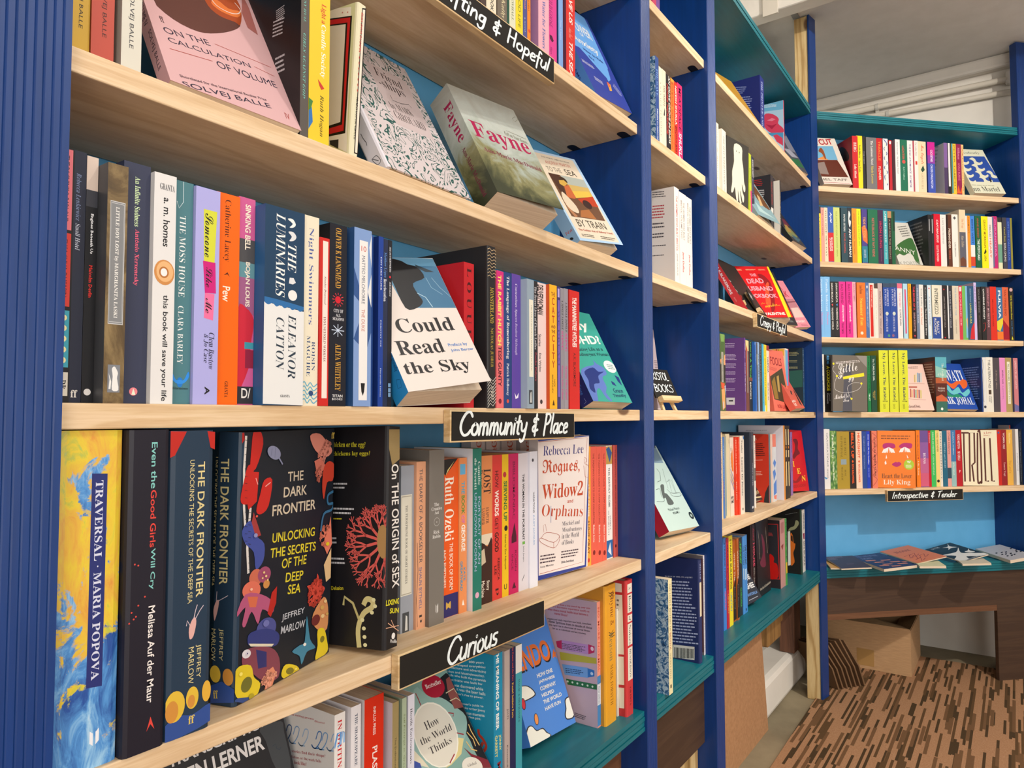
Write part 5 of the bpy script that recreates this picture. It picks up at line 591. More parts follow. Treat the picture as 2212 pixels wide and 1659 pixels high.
('P','face-out paperback with a map collage around a round cream title, below the Curious sign',4,(21.9,134.7,208.9),(.6396,-.0013,.4454),(.44,-33.89,-87.55),('7fa39a','7fa39a','7fa39a'),{},{'f':[('q','1d1a1c',[90.4,174,131.3,195.9,138.2,168.3,135.9,97.9,133.5,62.5,119.1,83.4,117.4,116.1]),('q','8fb0a8',[62.9,195.6,79.6,182.2,103.9,169.2,118.2,152.9,131.5,132.5,113.7,111.1,83.6,98.2,58.5,92.7,17,110.5,18.2,135.2]),('p','d6c78a',[101,115.1,109.7,110.5,93.8,96,69.2,92,58.4,92.6]),('p','d8d0b8',[20.7,132.2,28.9,115.1,33.2,103.5,11.8,118.4]),('p','3a4f9c',[13.8,121.4,22.2,114,21.5,108.5,8.9,113.9]),('e','a3122e',98.2,187.8,21.1,15.4,-13),('t','Bestseller','f','e6d8d4',99.4,190.3,31.6,5.9,-4),('e','eae6d8',66.8,133.4,38.6,40.7,-20),('e','d9d4c6',66.6,133.2,36.4,38.8,-20),('t','How','u','3a3436',67.5,147.9,27.5,10.2,-2),('t','the World','u','3a3436',66.8,133.3,61,8.6,-3),('t','Thinks','u','3a3436',66,119,43,8.8,-2),('l','9c2f3a',1.4,[62.6,190.3,63,183.7,62.5,173.3]),('l','9c2f3a',1.5,[103,148.6,111.9,144.2,108.1,141.3]),('l','9c2f3a',1.5,[102,121.1,112.8,114.7]),('l','9c2f3a',1.6,[82.2,100.8,67.9,94.6]),('p','8a4a44',[126,188.4,135.8,189.7,135.1,144.5,117,148.9,117.4,168.8]),('l','d6cfa8',1.1,[114.5,172.1,132.4,172.6,134.1,165.1]),('l','d6cfa8',1.1,[115.1,160.7,128.8,160.3,134.6,153.7]),('l','e0b870',1.7,[129.2,122.3,128.3,114,130.3,100.2,131.4,92.2]),('l','e0b870',1.5,[120.1,115,125.4,103.2,123.9,94.2]),('l','e0b870',1.5,[111.3,105.6,114.6,93.7,122.8,88.2]),('p','7a2430',[102.5,100.8,110.9,88.9,135.8,70,135,59.9,116,68]),('e','ddd8cc',102.6,75.7,18.8,11.6,-23),('t','Global','u','3a3436',103.6,78.2,17.1,3.5,-10)]},0),
('P','cyan blue paperback with white capitals and a back cover full of white text',4,(20,140,212),(.7776,.02,.4449),(0,-0,0),('1487ad','1487ad','1487ad'),{},{'b':[('t','000 years','b','d5e6ea',109.7,196.4,26.9,4,9),('t','shaped everything','b','d5e6ea',100.6,189.3,51.5,4.1,8),('t','architecture and advertising','b','d5e6ea',89.3,182.6,75.5,4.2,6),('t','religion and bioengineering.','b','d5e6ea',86.5,176.4,75.7,4.2,6),('t','people who built the pyramids','b','d5e6ea',89.2,171.4,75.1,4.2,5),('t','first fridge was built for','b','d5e6ea',89.3,165.5,63.3,4.1,6),('t','was discovered while','b','d5e6ea',95.7,159.8,52.7,4.1,6),('t','it was the beer halls','b','d5e6ea',99.8,154.6,52.2,4.1,5),('t',"Hitler's rise to power.",'b','d5e6ea',95.9,147.9,53.3,4.1,6),('t',"lover's guide to",'b','d5e6ea',103.1,136.6,39.1,4.1,8),('t','drinks writer Jonny','b','d5e6ea',103.2,131,44.8,4.1,7),('t','human moments','b','d5e6ea',105.4,125.2,37.8,4,7),('t','perfect pint.','b','d5e6ea',103.8,119.5,28.6,4.1,6),('l','a83a2a',4.3,[113.5,106.6,114.9,99.5,121.7,95,127.1,87,121.7,78.2,116.2,79.9,121.7,90.8])],'s':[('t','THE MEANING OF BEER','m','e8ece8',8.5,163.2,107.8,7,-90),('t','JONNY','m','d9d07a',14,90.2,21.4,6,-90),('t','GARRETT','m','d9d07a',5.7,87.8,29.2,5.4,-90),('t','M','m','8a2430',12,59.1,11.5,8,-90)]},0),
('P','slim grey-pink paperback with handwritten black title, between blue and navy spines',4,(12.8,128,205),(.816,.03,.4449),(0,-0,0),('b3a49e','b3a49e','c2bcc0'),{},{'s':[('t','JOLTS','b','3a3032',7.3,115.2,14.6,4.5,-90),('t','Fernando Sd','b','3a3032',7,49,46.3,2.6,-90)]},0),
('P','slim navy paperback with orange and yellow lettering below the sign',4,(14.3,128,205),(.829,.03,.4449),(0,-0,0),('22264f','22264f','22264f'),{},{'s':[('t','The Dance and the Fire','f','c24a3a',7.5,183.1,50.2,3.6,-90),('t','Daniel Saldaña París','f','e0b03a',7.1,131,49.4,4.3,-90)]},0),
('P','teal paperback with a white top, left of the blue face-out book with clouds',4,(15.4,128,205),(.8436,.03,.4449),(0,-0,0),('3f9aa8','3f9aa8','3f9aa8'),{},{'s':[('p','e0dcd6',[0,165.5,15.4,165.5,15.4,204.9,0,204.9]),('t','MAGIC & MECHANICS','u','22404a',8.3,125.4,61.1,4.3,-90)]},0),
('P','blue face-out paperback with cartoon clouds and big orange block letters on the bottom shelf',4,(21.5,140,216.7),(.932,.0847,.455),(-4.3,-22.6,-88.35),('4a80cc','4a80cc','4a80cc'),{},{'f':[('t','NINTENDO','m','1b1a1d',27.6,123.7,194.9,36.8,1),('t','NINTENDO','m','d0692c',28.6,125.8,188.9,35,1),('q','d0692c',[129.6,117.8,136.4,124.5,137.4,119.2,144.6,118.8,137.8,115.1,138.3,108.9,132.3,112.2,126.3,110.4]),('t','HOW ONE','m','dcdad4',91,93.1,48,6.5,0),('t','JAPANESE','m','dcdad4',91.4,82.2,50.2,6,-1),('t','COMPANY','m','dcdad4',90.1,72.1,49,6.3,-1),('t','HELPED','m','dcdad4',83.9,61.7,37.5,5.4,-1),('t','THE WORLD','m','dcdad4',92.9,51.5,57.3,6.2,0),('t','HAVE FUN','m','dcdad4',88.3,41,48.7,5.7,0),('q','2a2a30',[8.1,90.3,20.5,88.4,34.1,85.2,46.6,75.8,47.6,66.3,15.4,64.7,-2.8,67.8]),('q','e2e0d4',[7.6,89.2,19.9,87.2,32.9,84,44,75.5,45.3,67.8,15.5,66.3,-2,69.4]),('q','2a2a30',[-13.6,1.2,-7,16.4,5.6,28.5,18.2,27.2,27.1,18.2,43.8,17.2,51.6,8.8,58.5,-1.3,-11,-1.3]),('q','e2e0d4',[-10.6,2,-4.6,15.4,7.3,26.7,17.6,25.9,25.5,17.1,42.1,15.9,49.5,8.1,55.9,.4,-8.7,.1]),('q','2a2a30',[121.1,27.3,125.2,39.8,136,42.9,143.7,39.1,142.5,10.3,117,10.3,113.5,18.8]),('q','e2e0d4',[123.8,26.7,127.4,38.3,136.1,41,141.6,37.7,139.6,12,118.6,11.6,116.7,18.4]),('e','2a2a30',33.5,33.1,5.9,8.9,-15),('e','dc8a4a',33.5,33.1,4.7,7.9,-15),('e','2a2a30',10.9,62.2,5.8,8.9,-14),('e','c02a3a',10.9,62.2,4.3,7.5,-14)]},0),
('P','lilac-backed paperback with a peach spine, its back cover of coloured wristbands showing',4,(11.7,130,214.7),(1.0902,.032,.4449),(0,-0,0),('e0907c','e0907c','bfa5b4'),{},{'b':[('t','at what point does a low mood tip over into','b','b03a4a',71.5,199.8,90.7,4.2,3),('t','does a distressing experience qualify as','b','b03a4a',73.8,194.9,82.6,4.2,2),('t','when does a mental health issue become a','b','b03a4a',70.5,189.2,84.5,4.2,2),('t','mental illness?','b','b03a4a',56.5,182.5,27.9,4.2,1),('t','gripping and vitally important new book, consultant','b','33303c',73.1,172.5,91.6,4.2,3),('t','Alastair Santhouse draws on decades of clinical','b','33303c',75,167.7,90.2,4.2,2),('t','the rapid rise in diagnoses of mental illness,','b','33303c',73.9,161.3,85.7,4.2,2),('t','for us, as individuals and as a society.','b','33303c',73.6,155.7,69.9,4.2,2),('p','b82a5c',[46.1,132.9,58.5,137.2,58.4,120.7,48.6,123]),('p','b38ac0',[58,137.2,113.6,139.2,113,122.4,58.4,119.7]),('p','b82a5c',[112.4,140,125.2,138.4,124.7,127.9,112.8,123]),('e','e0c8d8',120.3,133.5,3.1,3.6,11),('p','b0a83a',[53.5,115.6,128.5,119,128.9,109.5,55.8,101.6]),('p','6f9fd8',[58.3,94.9,111.4,99.2,111.3,81.9,64.3,77.2]),('p','2f6fb8',[111,98.5,124.4,97.3,124.4,87.3,111.3,82.5]),('e','b9d0ea',119.3,90.8,2.8,2.8,12),('p','2a6a40',[66.7,71,129.3,74.4,129.2,65.4,70.3,61.5]),('e','cfe0cc',70.3,67,2,1.8,12),('e','cfe0cc',80,67.4,2,1.8,12),('e','cfe0cc',90.2,67.8,1.9,1.8,12),('e','cfe0cc',100.4,68.2,1.9,1.8,12),('e','cfe0cc',110.8,68.6,1.9,1.8,12),('e','cfe0cc',120.5,69,1.9,1.8,12),('w','55505c',58.5,132.5,51.7,10.7,4,3),('w','2f4a70',65.6,90.2,37.3,9.2,3,5),('w','44404c',84.4,16.9,23.6,8.7,3,-3)],'s':[('t','NO MORE NORMAL','b','c0503c',5.9,149.8,110,5.9,-90),('p','3f7fb8',[0,2.6,11.7,2.6,11.7,87.8,0,87.8]),('p','cfd8e2',[0,38.2,11.7,38.2,11.7,73.9,0,73.9]),('t','Dr Alastair Santhouse','b','3a4a6a',6.2,58,35.7,5.3,-90)]},0),
('H','thick amber hardback with black flourishes and brown lettering',4,(41.9,140,240.5),(1.1023,.022,.4449),(0,-0,0),('dd9c28','dd9c28','c98a2e'),{},{'s':[('t','Rhyme &','u','8a4a18',23.1,198.3,59,16.8,-90),('t','Reason','u','8a7a4a',22,132.4,48.6,14.7,-90),('t','MARK FORSYTH','u','8a5a1c',22,66.1,69.8,10.5,-90),('l','1b1a1d',1.2,[12.6,227.8,21,224.8,29.3,228.9,21,221.7,33.5,223.8]),('l','1b1a1d',1.2,[12.6,222.7,21,219.7,29.3,223.8,21,216.6,33.5,218.7]),('l','1b1a1d',1.2,[12.6,158.7,21,155.6,29.3,159.7,21,152.6,33.5,154.6]),('l','1b1a1d',1.2,[12.6,153.6,21,150.6,29.3,154.6,21,147.5,33.5,149.5])]},0),
('P','very thin pale booklet between the amber and the red hardback',4,(5.5,128,190),(1.1528,.026,.4449),(0,-0,0),('ded8c8','ded8c8','ded8c8'),{},{'s':[('p','4a90c0',[0,196.7,5.5,196.7,5.5,189.9,0,189.9])]},0),
('H','red hardback with cream title boxes, last book of the bottom shelf',4,(27.6,140,240.8),(1.1586,.01,.4449),(0,-0,0),('c2383a','c2383a','b83236'),{},{'b':[('p','e0dac8',[118.4,235.5,131.3,235.2,131.7,220,118.2,219.7]),('p','e0dac8',[118.2,214.5,132.3,215.5,134.8,109.9,123.1,108.7]),('p','e0dac8',[123.1,104.5,134.3,106.1,134.8,56.2,123.8,54.8]),('p','e0dac8',[123.8,49.7,134.7,51,134.4,14.9,124.6,13.7]),('w','55504a',121.7,208.7,4.7,48.9,6,-4)],'s':[('p','e2dccb',[5.5,218.3,23.5,218.3,23.5,234.1,5.5,234.1]),('p','e2dccb',[5.5,182.8,23.5,182.8,23.5,215.2,5.5,215.2]),('p','e2dccb',[5.5,166.1,23.5,166.1,23.5,178.6,5.5,178.6]),('p','e2dccb',[5.5,124.5,23.5,124.5,23.5,163,5.5,163]),('p','e2dccb',[5.5,62.4,23.5,62.4,23.5,120.4,5.5,120.4]),('t','A','u','33302c',14.4,226.2,5.2,7.7,-90),('t','Book','u','33302c',14.6,198.7,28.9,8.3,-90),('t','of','i','33302c',14.4,172,9,7.7,-90),('t','Noises','u','33302c',14.6,143.4,34.9,8.3,-90),('t','HENDERSON','u','33302c',14.9,91.9,50.7,6.6,-90),('t','GRANTA','u','5a1c1c',14.4,33.6,32.9,5.5,-90)]},0),
('P','dark pink spine at the very top of the narrow column',5,(19,128,198),(1.3229,.02,1.8133),(0,-0,0),('b8345c','b8345c','b8345c'),{},{},0),
('P','violet spine at the very top of the narrow column',5,(17.8,128,198),(1.3422,.02,1.8133),(0,-0,0),('6a3f8c','6a3f8c','6a3f8c'),{},{},0),
('P','blue paperback with a dark wave-patterned cover, leftmost of its row in the narrow column',5,(16.4,128,180.4),(1.3065,.008,1.5373),(0,-0,0),('2b4a8c','2b4a8c','2b4a8c'),{'b':'marble'},{'s':[('t','THE WAVE','u','8fb4e0',8.2,127.3,57.1,6.6,-90),('t','HELEN DUNMORE','b','d9e2ee',8.6,39.6,64.5,5.8,-90)]},0),
('P','cream paperback with faint brown lettering, right of the wave-patterned one',5,(16.4,128,180.6),(1.3519,.02,1.5373),(0,-0,0),('ded3bc','ded3bc','ded3bc'),{},{'s':[('t','A SAVAGE TERRIBLE','u','9a8c74',8.2,91.5,120.5,4.9,-90)]},0),
('P','cream paperback with a small black figure on its spine in the narrow column',5,(18.8,128,181.7),(1.3686,.02,1.5373),(0,-0,0),('d8ceb6','d8ceb6','d8ceb6'),{},{'s':[('t','THE WHITE','f','6f6552',9.4,125.9,46.2,7.5,-90),('p','2a2a2a',[5.6,83.1,11.3,101.2,13.1,96.2,11.3,83.1])]},0),
('P','black paperback with white and red slanting capitals in the narrow column',5,(24.1,128,179.2),(1.3876,.02,1.5373),(0,-0,0),('241f22','241f22','241f22'),{},{'s':[('t','AN OLIVE GROVE IN ENDS','I','e4ded2',17.5,105.2,148.3,8.4,-90),('t','MOSES MCKENZIE','I','c23a34',6.9,103.5,111.6,8,-90)]},0),
('P','orange paperback with thin dark red lettering in the narrow column',5,(18.9,128,180.3),(1.412,.02,1.5373),(0,-0,0),('e0742c','e0742c','e0742c'),{},{'s':[('t','MOSES MCKENZIE','b','b03020',9.4,145.6,54.1,7.5,-90),('t','FAST BY THE HORNS','b','b03020',9.4,68.2,87.3,7.5,-90),('p','e89a3a',[0,174.4,18.9,174.4,18.9,180.2,0,180.2])]},0),
('P','red paperback with white capitals in the narrow column',5,(19.3,128,180.1),(1.4312,.02,1.5373),(0,-0,0),('d2331f','d2331f','d2331f'),{},{'s':[('t','NIKESH SHUKLA','b','f0e8dc',10.1,128.2,87,8.7,-90),('t','BROWN BABY','b','3a1210',10.1,49.2,64.4,8.7,-90)]},0),
('P','crimson pink paperback with black and white capitals, last of its row in the narrow column',5,(26.7,128,184.3),(1.4508,.02,1.5373),(0,-0,0),('d02560','d02560','d02560'),{},{'s':[('t','MEATSPACE','b','3a1428',13.4,127.2,96.7,13.4,-90),('t','SHUKLA','b','f0dde4',13.4,42,63.4,16,-90)]},0),
('P','white paperback with red spine capitals and blurbs on its back, first of three volumes',5,(25.7,128,210.4),(1.4062,.012,1.2642),(0,-0,0),('e6ddd2','e6ddd2','ddd3cc'),{},{'b':[('w','4a4448',78.7,208.2,32.3,14.9,3,-6),('w','b0303c',78.3,178.3,32.2,31.4,5,-5),('w','4a4448',77.9,140.2,32.1,14.9,2,-5),('w','4a4448',77.6,117,32.1,13.2,2,-4),('w','4a4448',77.3,90.6,32.1,4.9,1,-4),('w','4a4448',77.1,69.1,32,4.9,1,-3)],'s':[('t','THE WOMEN WHO BUILT BRISTOL','b','b82c38',13.5,132.7,120.4,9,-90),('t','JANE DUFFUS','b','8a8682',12.9,43.9,47.4,7.7,-90)]},0),
('P','white paperback with two columns of grey capitals, middle of three volumes',5,(38.4,128,213.4),(1.4533,.02,1.2642),(0,-0,0),('e6ddd2','e6ddd2','e6ddd2'),{},{'s':[('t','THE WOMEN WHO BUILT','b','7a6f6c',25.5,151.9,85.2,8.8,-90),('t','BRISTOL: VOLUME TWO','b','7a6f6c',11.9,153.6,85.2,8.4,-90),('t','Jane Duffus','b','b82c38',19.2,59.3,45.6,11.5,-90)]},0),
('P','white paperback with two columns of grey capitals, last of three volumes',5,(35,128,212.5),(1.4919,.02,1.2642),(0,-0,0),('e6ddd2','e6ddd2','e6ddd2'),{},{'s':[('t','THE WOMEN WHO BUILT','b','7a6f6c',23.3,150.9,85.1,8.1,-90),('t','BRISTOL: VOLUME THREE','b','7a6f6c',10.9,153.5,90.3,7.7,-90),('t','Jane Duffus','b','b82c38',17.5,59.1,46.5,10.5,-90)]},0),
('P','lilac-pink face-out book half hidden behind the little easel',5,(12,120,190),(1.4006,.1071,.997),(-.78,-7.25,-91.35),('b3a3a8','b3a3a8','b3a3a8'),{},{'f':[('w','6a5a60',102,115.9,19.6,27.3,7,4),('p','d9cdcb',[88.7,3.8,118.8,4.4,119,-3.4,86.5,-3.9])]},0),
('P','pale mint leaning book with ink drawings of ships and a red spine',5,(28.4,141.4,209.2),(1.4069,.0555,.7243),(-2.18,-31.97,-93.68),('a8142c','b9cfc8','b9cfc8'),{},{'f':[('p','7f98a8',[64.7,212.8,135.3,207.6,132.9,162.7,35.6,165]),('p','4a5a6a',[72.2,221.1,137.4,216.2,136.6,204.2,53.6,200.4]),('l','4a5450',.7,[113.9,147.9,99.4,117.8,91.9,98.2]),('l','4a5450',.7,[99.9,113.8,121.4,118.9,118.3,100.8,115.3,82.9]),('l','4a5450',1.1,[84.4,96.6,96,86,135.2,83.7,127.4,76.2,95.5,78.2,89.1,86.4]),('l','4a5450',.7,[116.1,121.2,99.8,89.8]),('l','4a5450',.7,[128.6,118.6,117.2,84.8]),('q','5a625e',[62.9,105.6,80.6,107.5,65,87.9,73.4,85.4,82.4,61.4,55.1,59.5,59,76.6,47.8,75.4]),('l','4a5450',1,[35.2,97.3,53.7,98.3,44.4,81.3,50.9,77.1,42.1,68.1,12.8,70.1]),('l','4a5450',1.1,[87.5,148.6,92.2,138.3,77,118.8,59.7,115.6]),('t','Michael Manson','s','4f5f5c',68.4,48.3,51.5,6.4,1),('t','VOLUME 1','b','2f3a3a',69.7,39,31.2,5.5,2),('e','2a3434',130.3,26.9,9.3,9,0),('e','9fb5ae',130.3,26.9,4,3.7,1)]},0),
('P','slim book with cream spine and blue floral cover at the foot of the narrow column',5,(18.1,90,220.5),(1.2958,-.0115,.4449),(0,-0,0),('e2d6a8','e2d6a8','e2d6a8'),{'b':'marble'},{'s':[('t','THE LITTLE HISTORY OF','u','7a6a3a',8.6,165.7,91.1,6.3,-90),('t','BRISTOL','u','a83a28',8.8,100.6,35,8.5,-90),('t','MAURICE FELLS','u','7a6a3a',8.6,54.2,48.8,6.3,-90),('p','2a2a22',[6.3,11.6,11.8,11.6,11.8,18.1,6.3,18.1])]},0),
('H','navy book showing a back cover of small print and a barcode, narrow column',5,(14.8,150,222.7),(1.4961,.0025,.4449),(0,-0,0),('26305f','26305f','232c5c'),{},{'b':[('t','IN JULY OF 1982, ON A QUIET','f','c9cce0',102.9,180.9,64.9,3.5,5),('w','a8b0d0',71.3,170.8,65.9,137.7,20,5),('p','d8d2c8',[88.1,30.4,137.6,34.6,137.2,6,87.8,2.3]),('p','2a2a2a',[91,25,92.8,25.4,92.5,.5,90.7,.8]),('p','2a2a2a',[94.3,25.4,96.1,25.7,95.8,1.2,94,1.5]),('p','2a2a2a',[97.6,25.7,99.4,26,99.1,1.8,97.3,2.1]),('p','2a2a2a',[100.9,26,102.7,26.3,102.4,2.5,100.6,2.8]),('p','2a2a2a',[104.2,26.3,106,26.6,105.7,3.1,103.9,3.4]),('p','2a2a2a',[107.4,26.6,109.2,26.9,108.9,3.7,107.1,4.1]),('p','2a2a2a',[110.7,26.9,112.5,27.3,112.2,4.4,110.4,4.7]),('p','2a2a2a',[113.9,27.2,115.7,27.6,115.4,5,113.6,5.4]),('p','2a2a2a',[117.2,27.5,119,27.9,118.7,5.7,116.9,6]),('p','2a2a2a',[120.4,27.8,122.2,28.2,121.9,6.3,120.1,6.6]),('p','2a2a2a',[123.6,28.1,125.4,28.5,125.1,6.9,123.4,7.3]),('p','2a2a2a',[126.9,28.4,128.7,28.8,128.4,7.6,126.6,7.9]),('p','2a2a2a',[130.1,28.8,131.9,29.1,131.6,8.2,129.8,8.5]),('p','2a2a2a',[133.3,29.1,135.1,29.4,134.8,8.8,133,9.2])],'s':[('t','HELLER','u','a8aed0',7.4,197.8,33.7,5.9,-90),('p','d9cdb0',[2.2,100.4,12.6,100.4,12.6,174.2,2.2,174.2])]},0),
('P','white book with tiny red and black capitals at the right foot of the narrow column',5,(8.8,140,221.9),(1.5544,.0153,.4449),(0,-0,0),('d6d2d6','d6d2d6','6f6a70'),{},{'b':[('p','5a3a40',[134.4,215.1,139.8,215.8,140.5,7.1,135.1,6])],'s':[('t','111 PLACES IN BRISTOL THAT YOU SHOULDNT MISS','b','6a6468',4.2,109.3,209,2.2,-90)]},0),
('P','amber face-out book whose cover curls under the teal top board',6,(20,120,200),(1.9581,.0515,1.8138),(.78,-29.34,-101.63),('b98a2c','b98a2c','b98a2c'),{},{},0),
('P','navy blue book showing its back cover of small pale print, below the teal top board',6,(41.3,137,204),(2.1341,.035,1.8133),(0,-0,0),('26327e','26327e','232b6c'),{},{'b':[('w','8f9ac8',59.4,188.8,39.5,23.7,4,-13),('w','8f9ac8',70.5,154.1,48.5,60.1,9,-11)],'s':[('t','THE PRINTER AND','f','a8b4dc',20.7,122.2,139.8,16.5,-90)]},0),
('P','book with a big glossy pink rose on its turned cover',6,(8,137,224.4),(2.4006,.035,1.8133),(0,-0,0),('c8304a','c8304a','b8ccd6'),{},{'b':[('p','6aa8c4',[71.5,240.7,137,224.4,136.2,180.5,72.7,192.5]),('p','a8c4d4',[72.9,201.2,136.5,193.3,135,112.5,71.6,127.7]),('q','cf3f58',[74.8,189.8,95.5,188.8,113.8,175.6,121.7,162.8,119.4,148.4,134.5,129.7,134.2,114.8,98.4,121.3,74.1,148.8]),('p','e0788a',[82.7,168.3,99.3,172.7,111.5,165.4,99.2,162]),('p','a82440',[78.4,156.4,98.9,147,115.3,149.4,98.7,134.1]),('p','4f8fb4',[73.7,127.2,135,114.6,134.2,67.9,106.4,106.5]),('p','d04058',[102.4,111.7,114.7,113.1,132.7,96,133.4,70.2,114.2,87.5]),('w','e0e8ea',75.4,224.4,45.9,10.7,3,-10)]},0),
('P','graphite book with green streaks, leaning rightmost under the teal top board',6,(15,130,200),(2.4335,.0283,1.8138),(.27,-25.01,-98.49),('4a4c54','4a4c54','4a4c54'),{},{'f':[('p','7a7c88',[62.7,146.6,140.9,180.6,142.4,100.7,59.7,84]),('p','9a9ca8',[-3,73.5,69,92.7,120.6,70.9,46.5,52]),('p','2f6a3f',[5.3,33,111,62.1,128.9,28.9,31.5,9.1])]},0),
('P','narrow white spine at the left end, beside the Haunted Wood one',7,(19.6,128,179.8),(1.6952,.02,1.5373),(0,-0,0),('ded6c6','ded6c6','ded6c6'),{},{'s':[('t','RAVEN BOOK','u','8a8070',8.8,148.4,43.9,5.9,-90),('t','A Shirley','b','8a8070',8.8,75.9,87.3,5.9,-90)]},0),
('P','white book with widely spaced italic capitals down its spine, left of the pale hand cover',7,(30.6,128,167.8),(1.7152,.012,1.5373),(0,-0,0),('ded8ca','ded8ca','ded8ca'),{},{'s':[('t','THE HAUNTED WOOD','i','7a7468',14.5,91.1,122.4,10.7,-90),('t','Leith','s','7a7468',15.3,17.2,11.5,6.1,-90)]},0),
('P','black face-out book with a long pale hand hanging down',7,(12,124.8,190.1),(1.8257,.0523,1.5382),(.38,1.78,-99.28),('3a3733','3a3733','3a3733'),{},{'f':[('q','dcd9c0',[41.6,177.7,84.2,179.2,86.9,147.4,94.6,122.1,99.5,88.7,107,75.5,106.2,63,98.5,61.2,87.7,79.8,90.7,59.6,100.3,46.8,99.5,33.8,92.3,31.6,77.8,61.6,81.9,38,86.3,26.6,76,26.9,64.2,58.6,66.8,28.7,56.7,31.4,47.5,62.2,39.3,48.3,30.5,43.9,27.4,50.5,32.8,73.4,31.7,102.1,41.6,131.1]),('e','3a3733',54,161.5,2.1,1.9,15),('e','3a3733',70.2,161.8,2.1,2,15)]},0),
('P','lime green spine right of the pale hand cover',7,(21.6,128,182.8),(1.961,.02,1.5373),(0,-0,0),('b9c832','b9c832','b9c832'),{},{'s':[('t','DIARIES','b','6a7a1c',10.8,120.7,41.4,8.6,-90),('p','d03a78',[10.8,.3,21.6,.3,21.6,79.4,10.8,79.4])]},0),
('P','dark blue spine with white capitals and a pink foot, right of the lime green spine',7,(25.1,128,181.5),(1.9829,.02,1.5373),(0,-0,0),('2f3046','2f3046','2f3046'),{},{'s':[('t','BODIES AS NIGHT','b','d8d4cc',14.4,147.8,51.1,11.3,-90),('t','Bottoms Up','b','9a94a8',11.3,88.4,57.3,7.5,-90)]},0),
('P','glossy book with a painted sky cover curling open over the shelf edge',7,(16.2,142.2,218.2),(1.9822,.0154,1.5378),(0,-29.03,-98.71),('7f9fa6','7f9fa6','7f9fa6'),{},{'f':[('q','6a4428',[102.5,134.3,128.7,142.4,136.4,77.5,132.4,52,91.1,57.8,77.1,88.3]),('p','c9a878',[101.8,106,111.2,98.2,91.1,57.8,66.1,50.9]),('p','a8c4c4',[42.7,61.2,64.7,33.6,129.1,16.7,94.3,17.9,27.2,20.1])]},8),
('P','black book with red and white print on its back cover behind the curling painted cover',7,(25.2,130,169.7),(2.1391,.01,1.5373),(0,-0,0),('2b2a30','2b2a30','2a282d'),{},{'b':[('w','b02a2a',81.2,162.3,26.6,22,4,-3),('w','c8c4c4',91.3,130,22.6,36.1,6,-7)],'s':[('t','HAUNT SISTERS','b','b02a2a',12.6,115,69.2,10.1,-90),('p','d9d4cc',[0,36.4,25.2,36.4,25.2,70.8,0,70.8])]},0),
('P','black spine with yellow-green letters, left of the white-sided book',7,(24.1,128,176.9),(2.1962,.018,1.5373),(0,-0,0),('26252c','26252c','26252c'),{},{'s':[('t','THE POISON','b','9aa83a',10.8,92.9,73.4,7.2,-90)]},0),
('P','white-sided thin book with pale lettering on a black spine',7,(10,50,166.4),(2.2003,0,1.5373),(0,-0,0),('1f1e22','1f1e22','d8d4ca'),{},{'s':[('t','THERE WAS A COLD','u','c8b890',5.5,75,112.2,5,-90)]},0),
('P','dark painted book with golden swirls, leaning rightmost on the second shelf',7,(15,140,210),(2.3422,.0106,1.5378),(.09,-31.56,-93.9),('23262a','23262a','23262a'),{},{'f':[('p','7a7f4a',[15.4,60.6,99.5,79.4,127.1,46.8,54.6,20.5,-16.6,25.2]),('p','a8823a',[45.5,84.4,86.4,87.8,72.5,52.4,20.9,42.7]),('p','6a2a34',[75.9,116.8,115.5,122.1,123.9,94,49.8,81.7]),('p','2f5a68',[49.1,38.5,140.5,38.2,71.6,9.3,34.7,19.3])]},0),
('P','leaning black-covered book with a bright red spine lettered in white left of the easel',8,(24.1,129.9,199.7),(2.0079,.0638,1.2747),(-5.2,-32.35,-95.47),('cf2f2c','262526','262526'),{},{'s':[('t','A.K.BLAKEMORE','b','f0e4e0',11.9,117.7,100.7,7.3,-94),('t','GRANTA','b','e8a098',8.8,47.1,15.3,3.5,-91)],'f':[('t','Just So','c','d9d4cc',-12.6,88.1,55.7,37.8,-90),('p','8a2a24',[-.6,55.1,20.1,53.9,7.3,35.1,-6.7,42.5]),('p','c9a878',[-14.2,25.3,22.6,38.9,14.2,19.2,-32.3,-5,-39.3,1.9]),('p','e6e0d6',[-23.5,13.2,-5.2,16.7,-16.2,3.2,-34.9,-2.4])]},0),
('P','bright red thriller with pink block capitals and a yellow edge strip, leaning behind the easel',8,(26.8,131.5,201.8),(2.152,.0733,1.2647),(3.58,-29.17,-127.29),('5a1424','c8141a','c8141a'),{},{'f':[('p','d8cc24',[125.3,202.8,138.7,203.7,124.9,-4,111.8,-3.8]),('w','4a4418',129.9,197.9,3.9,187.1,1,1),('q','8a0f18',[75.9,170.6,96.1,166,108.8,135.2,100.4,88.3,79.2,33.6,60,20.3,82.9,79.1,86.6,125.6,77.3,153.9]),('q','d8502c',[86.6,125.6,102.1,135.1,82.7,88.3,74.5,56.2,57.6,33.8,57,60.9]),('t','THE','m','e09aa8',56.8,166.4,23.7,11.9,5),('t','DEAD','m','e09aa8',54.4,142.3,62.4,19.2,2),('t','HUSBAND','m','e09aa8',53.3,112.3,108.8,17.3,0),('t','COOKBOOK','m','e09aa8',53.2,83.3,113.5,15.9,0),('t','for a','c','e0b02a',48.8,54,24.9,6.7,5),('t','murder...','c','e0b02a',74.5,47.8,59.2,12.8,8),('t','VALENTINE','m','eee4d8',70.3,14.2,73.5,10,0),('w','e0b890',1.6,190,25.4,7.9,2,1),('w','e0b890',38.1,190.5,39.1,6.5,2,1),('w','e0b890',86.2,191.2,29.5,6.5,2,1)],'s':[('t','THE DEAD HUSBAND','b','b86a80',8.3,156,87.7,6.2,-85)]},6),
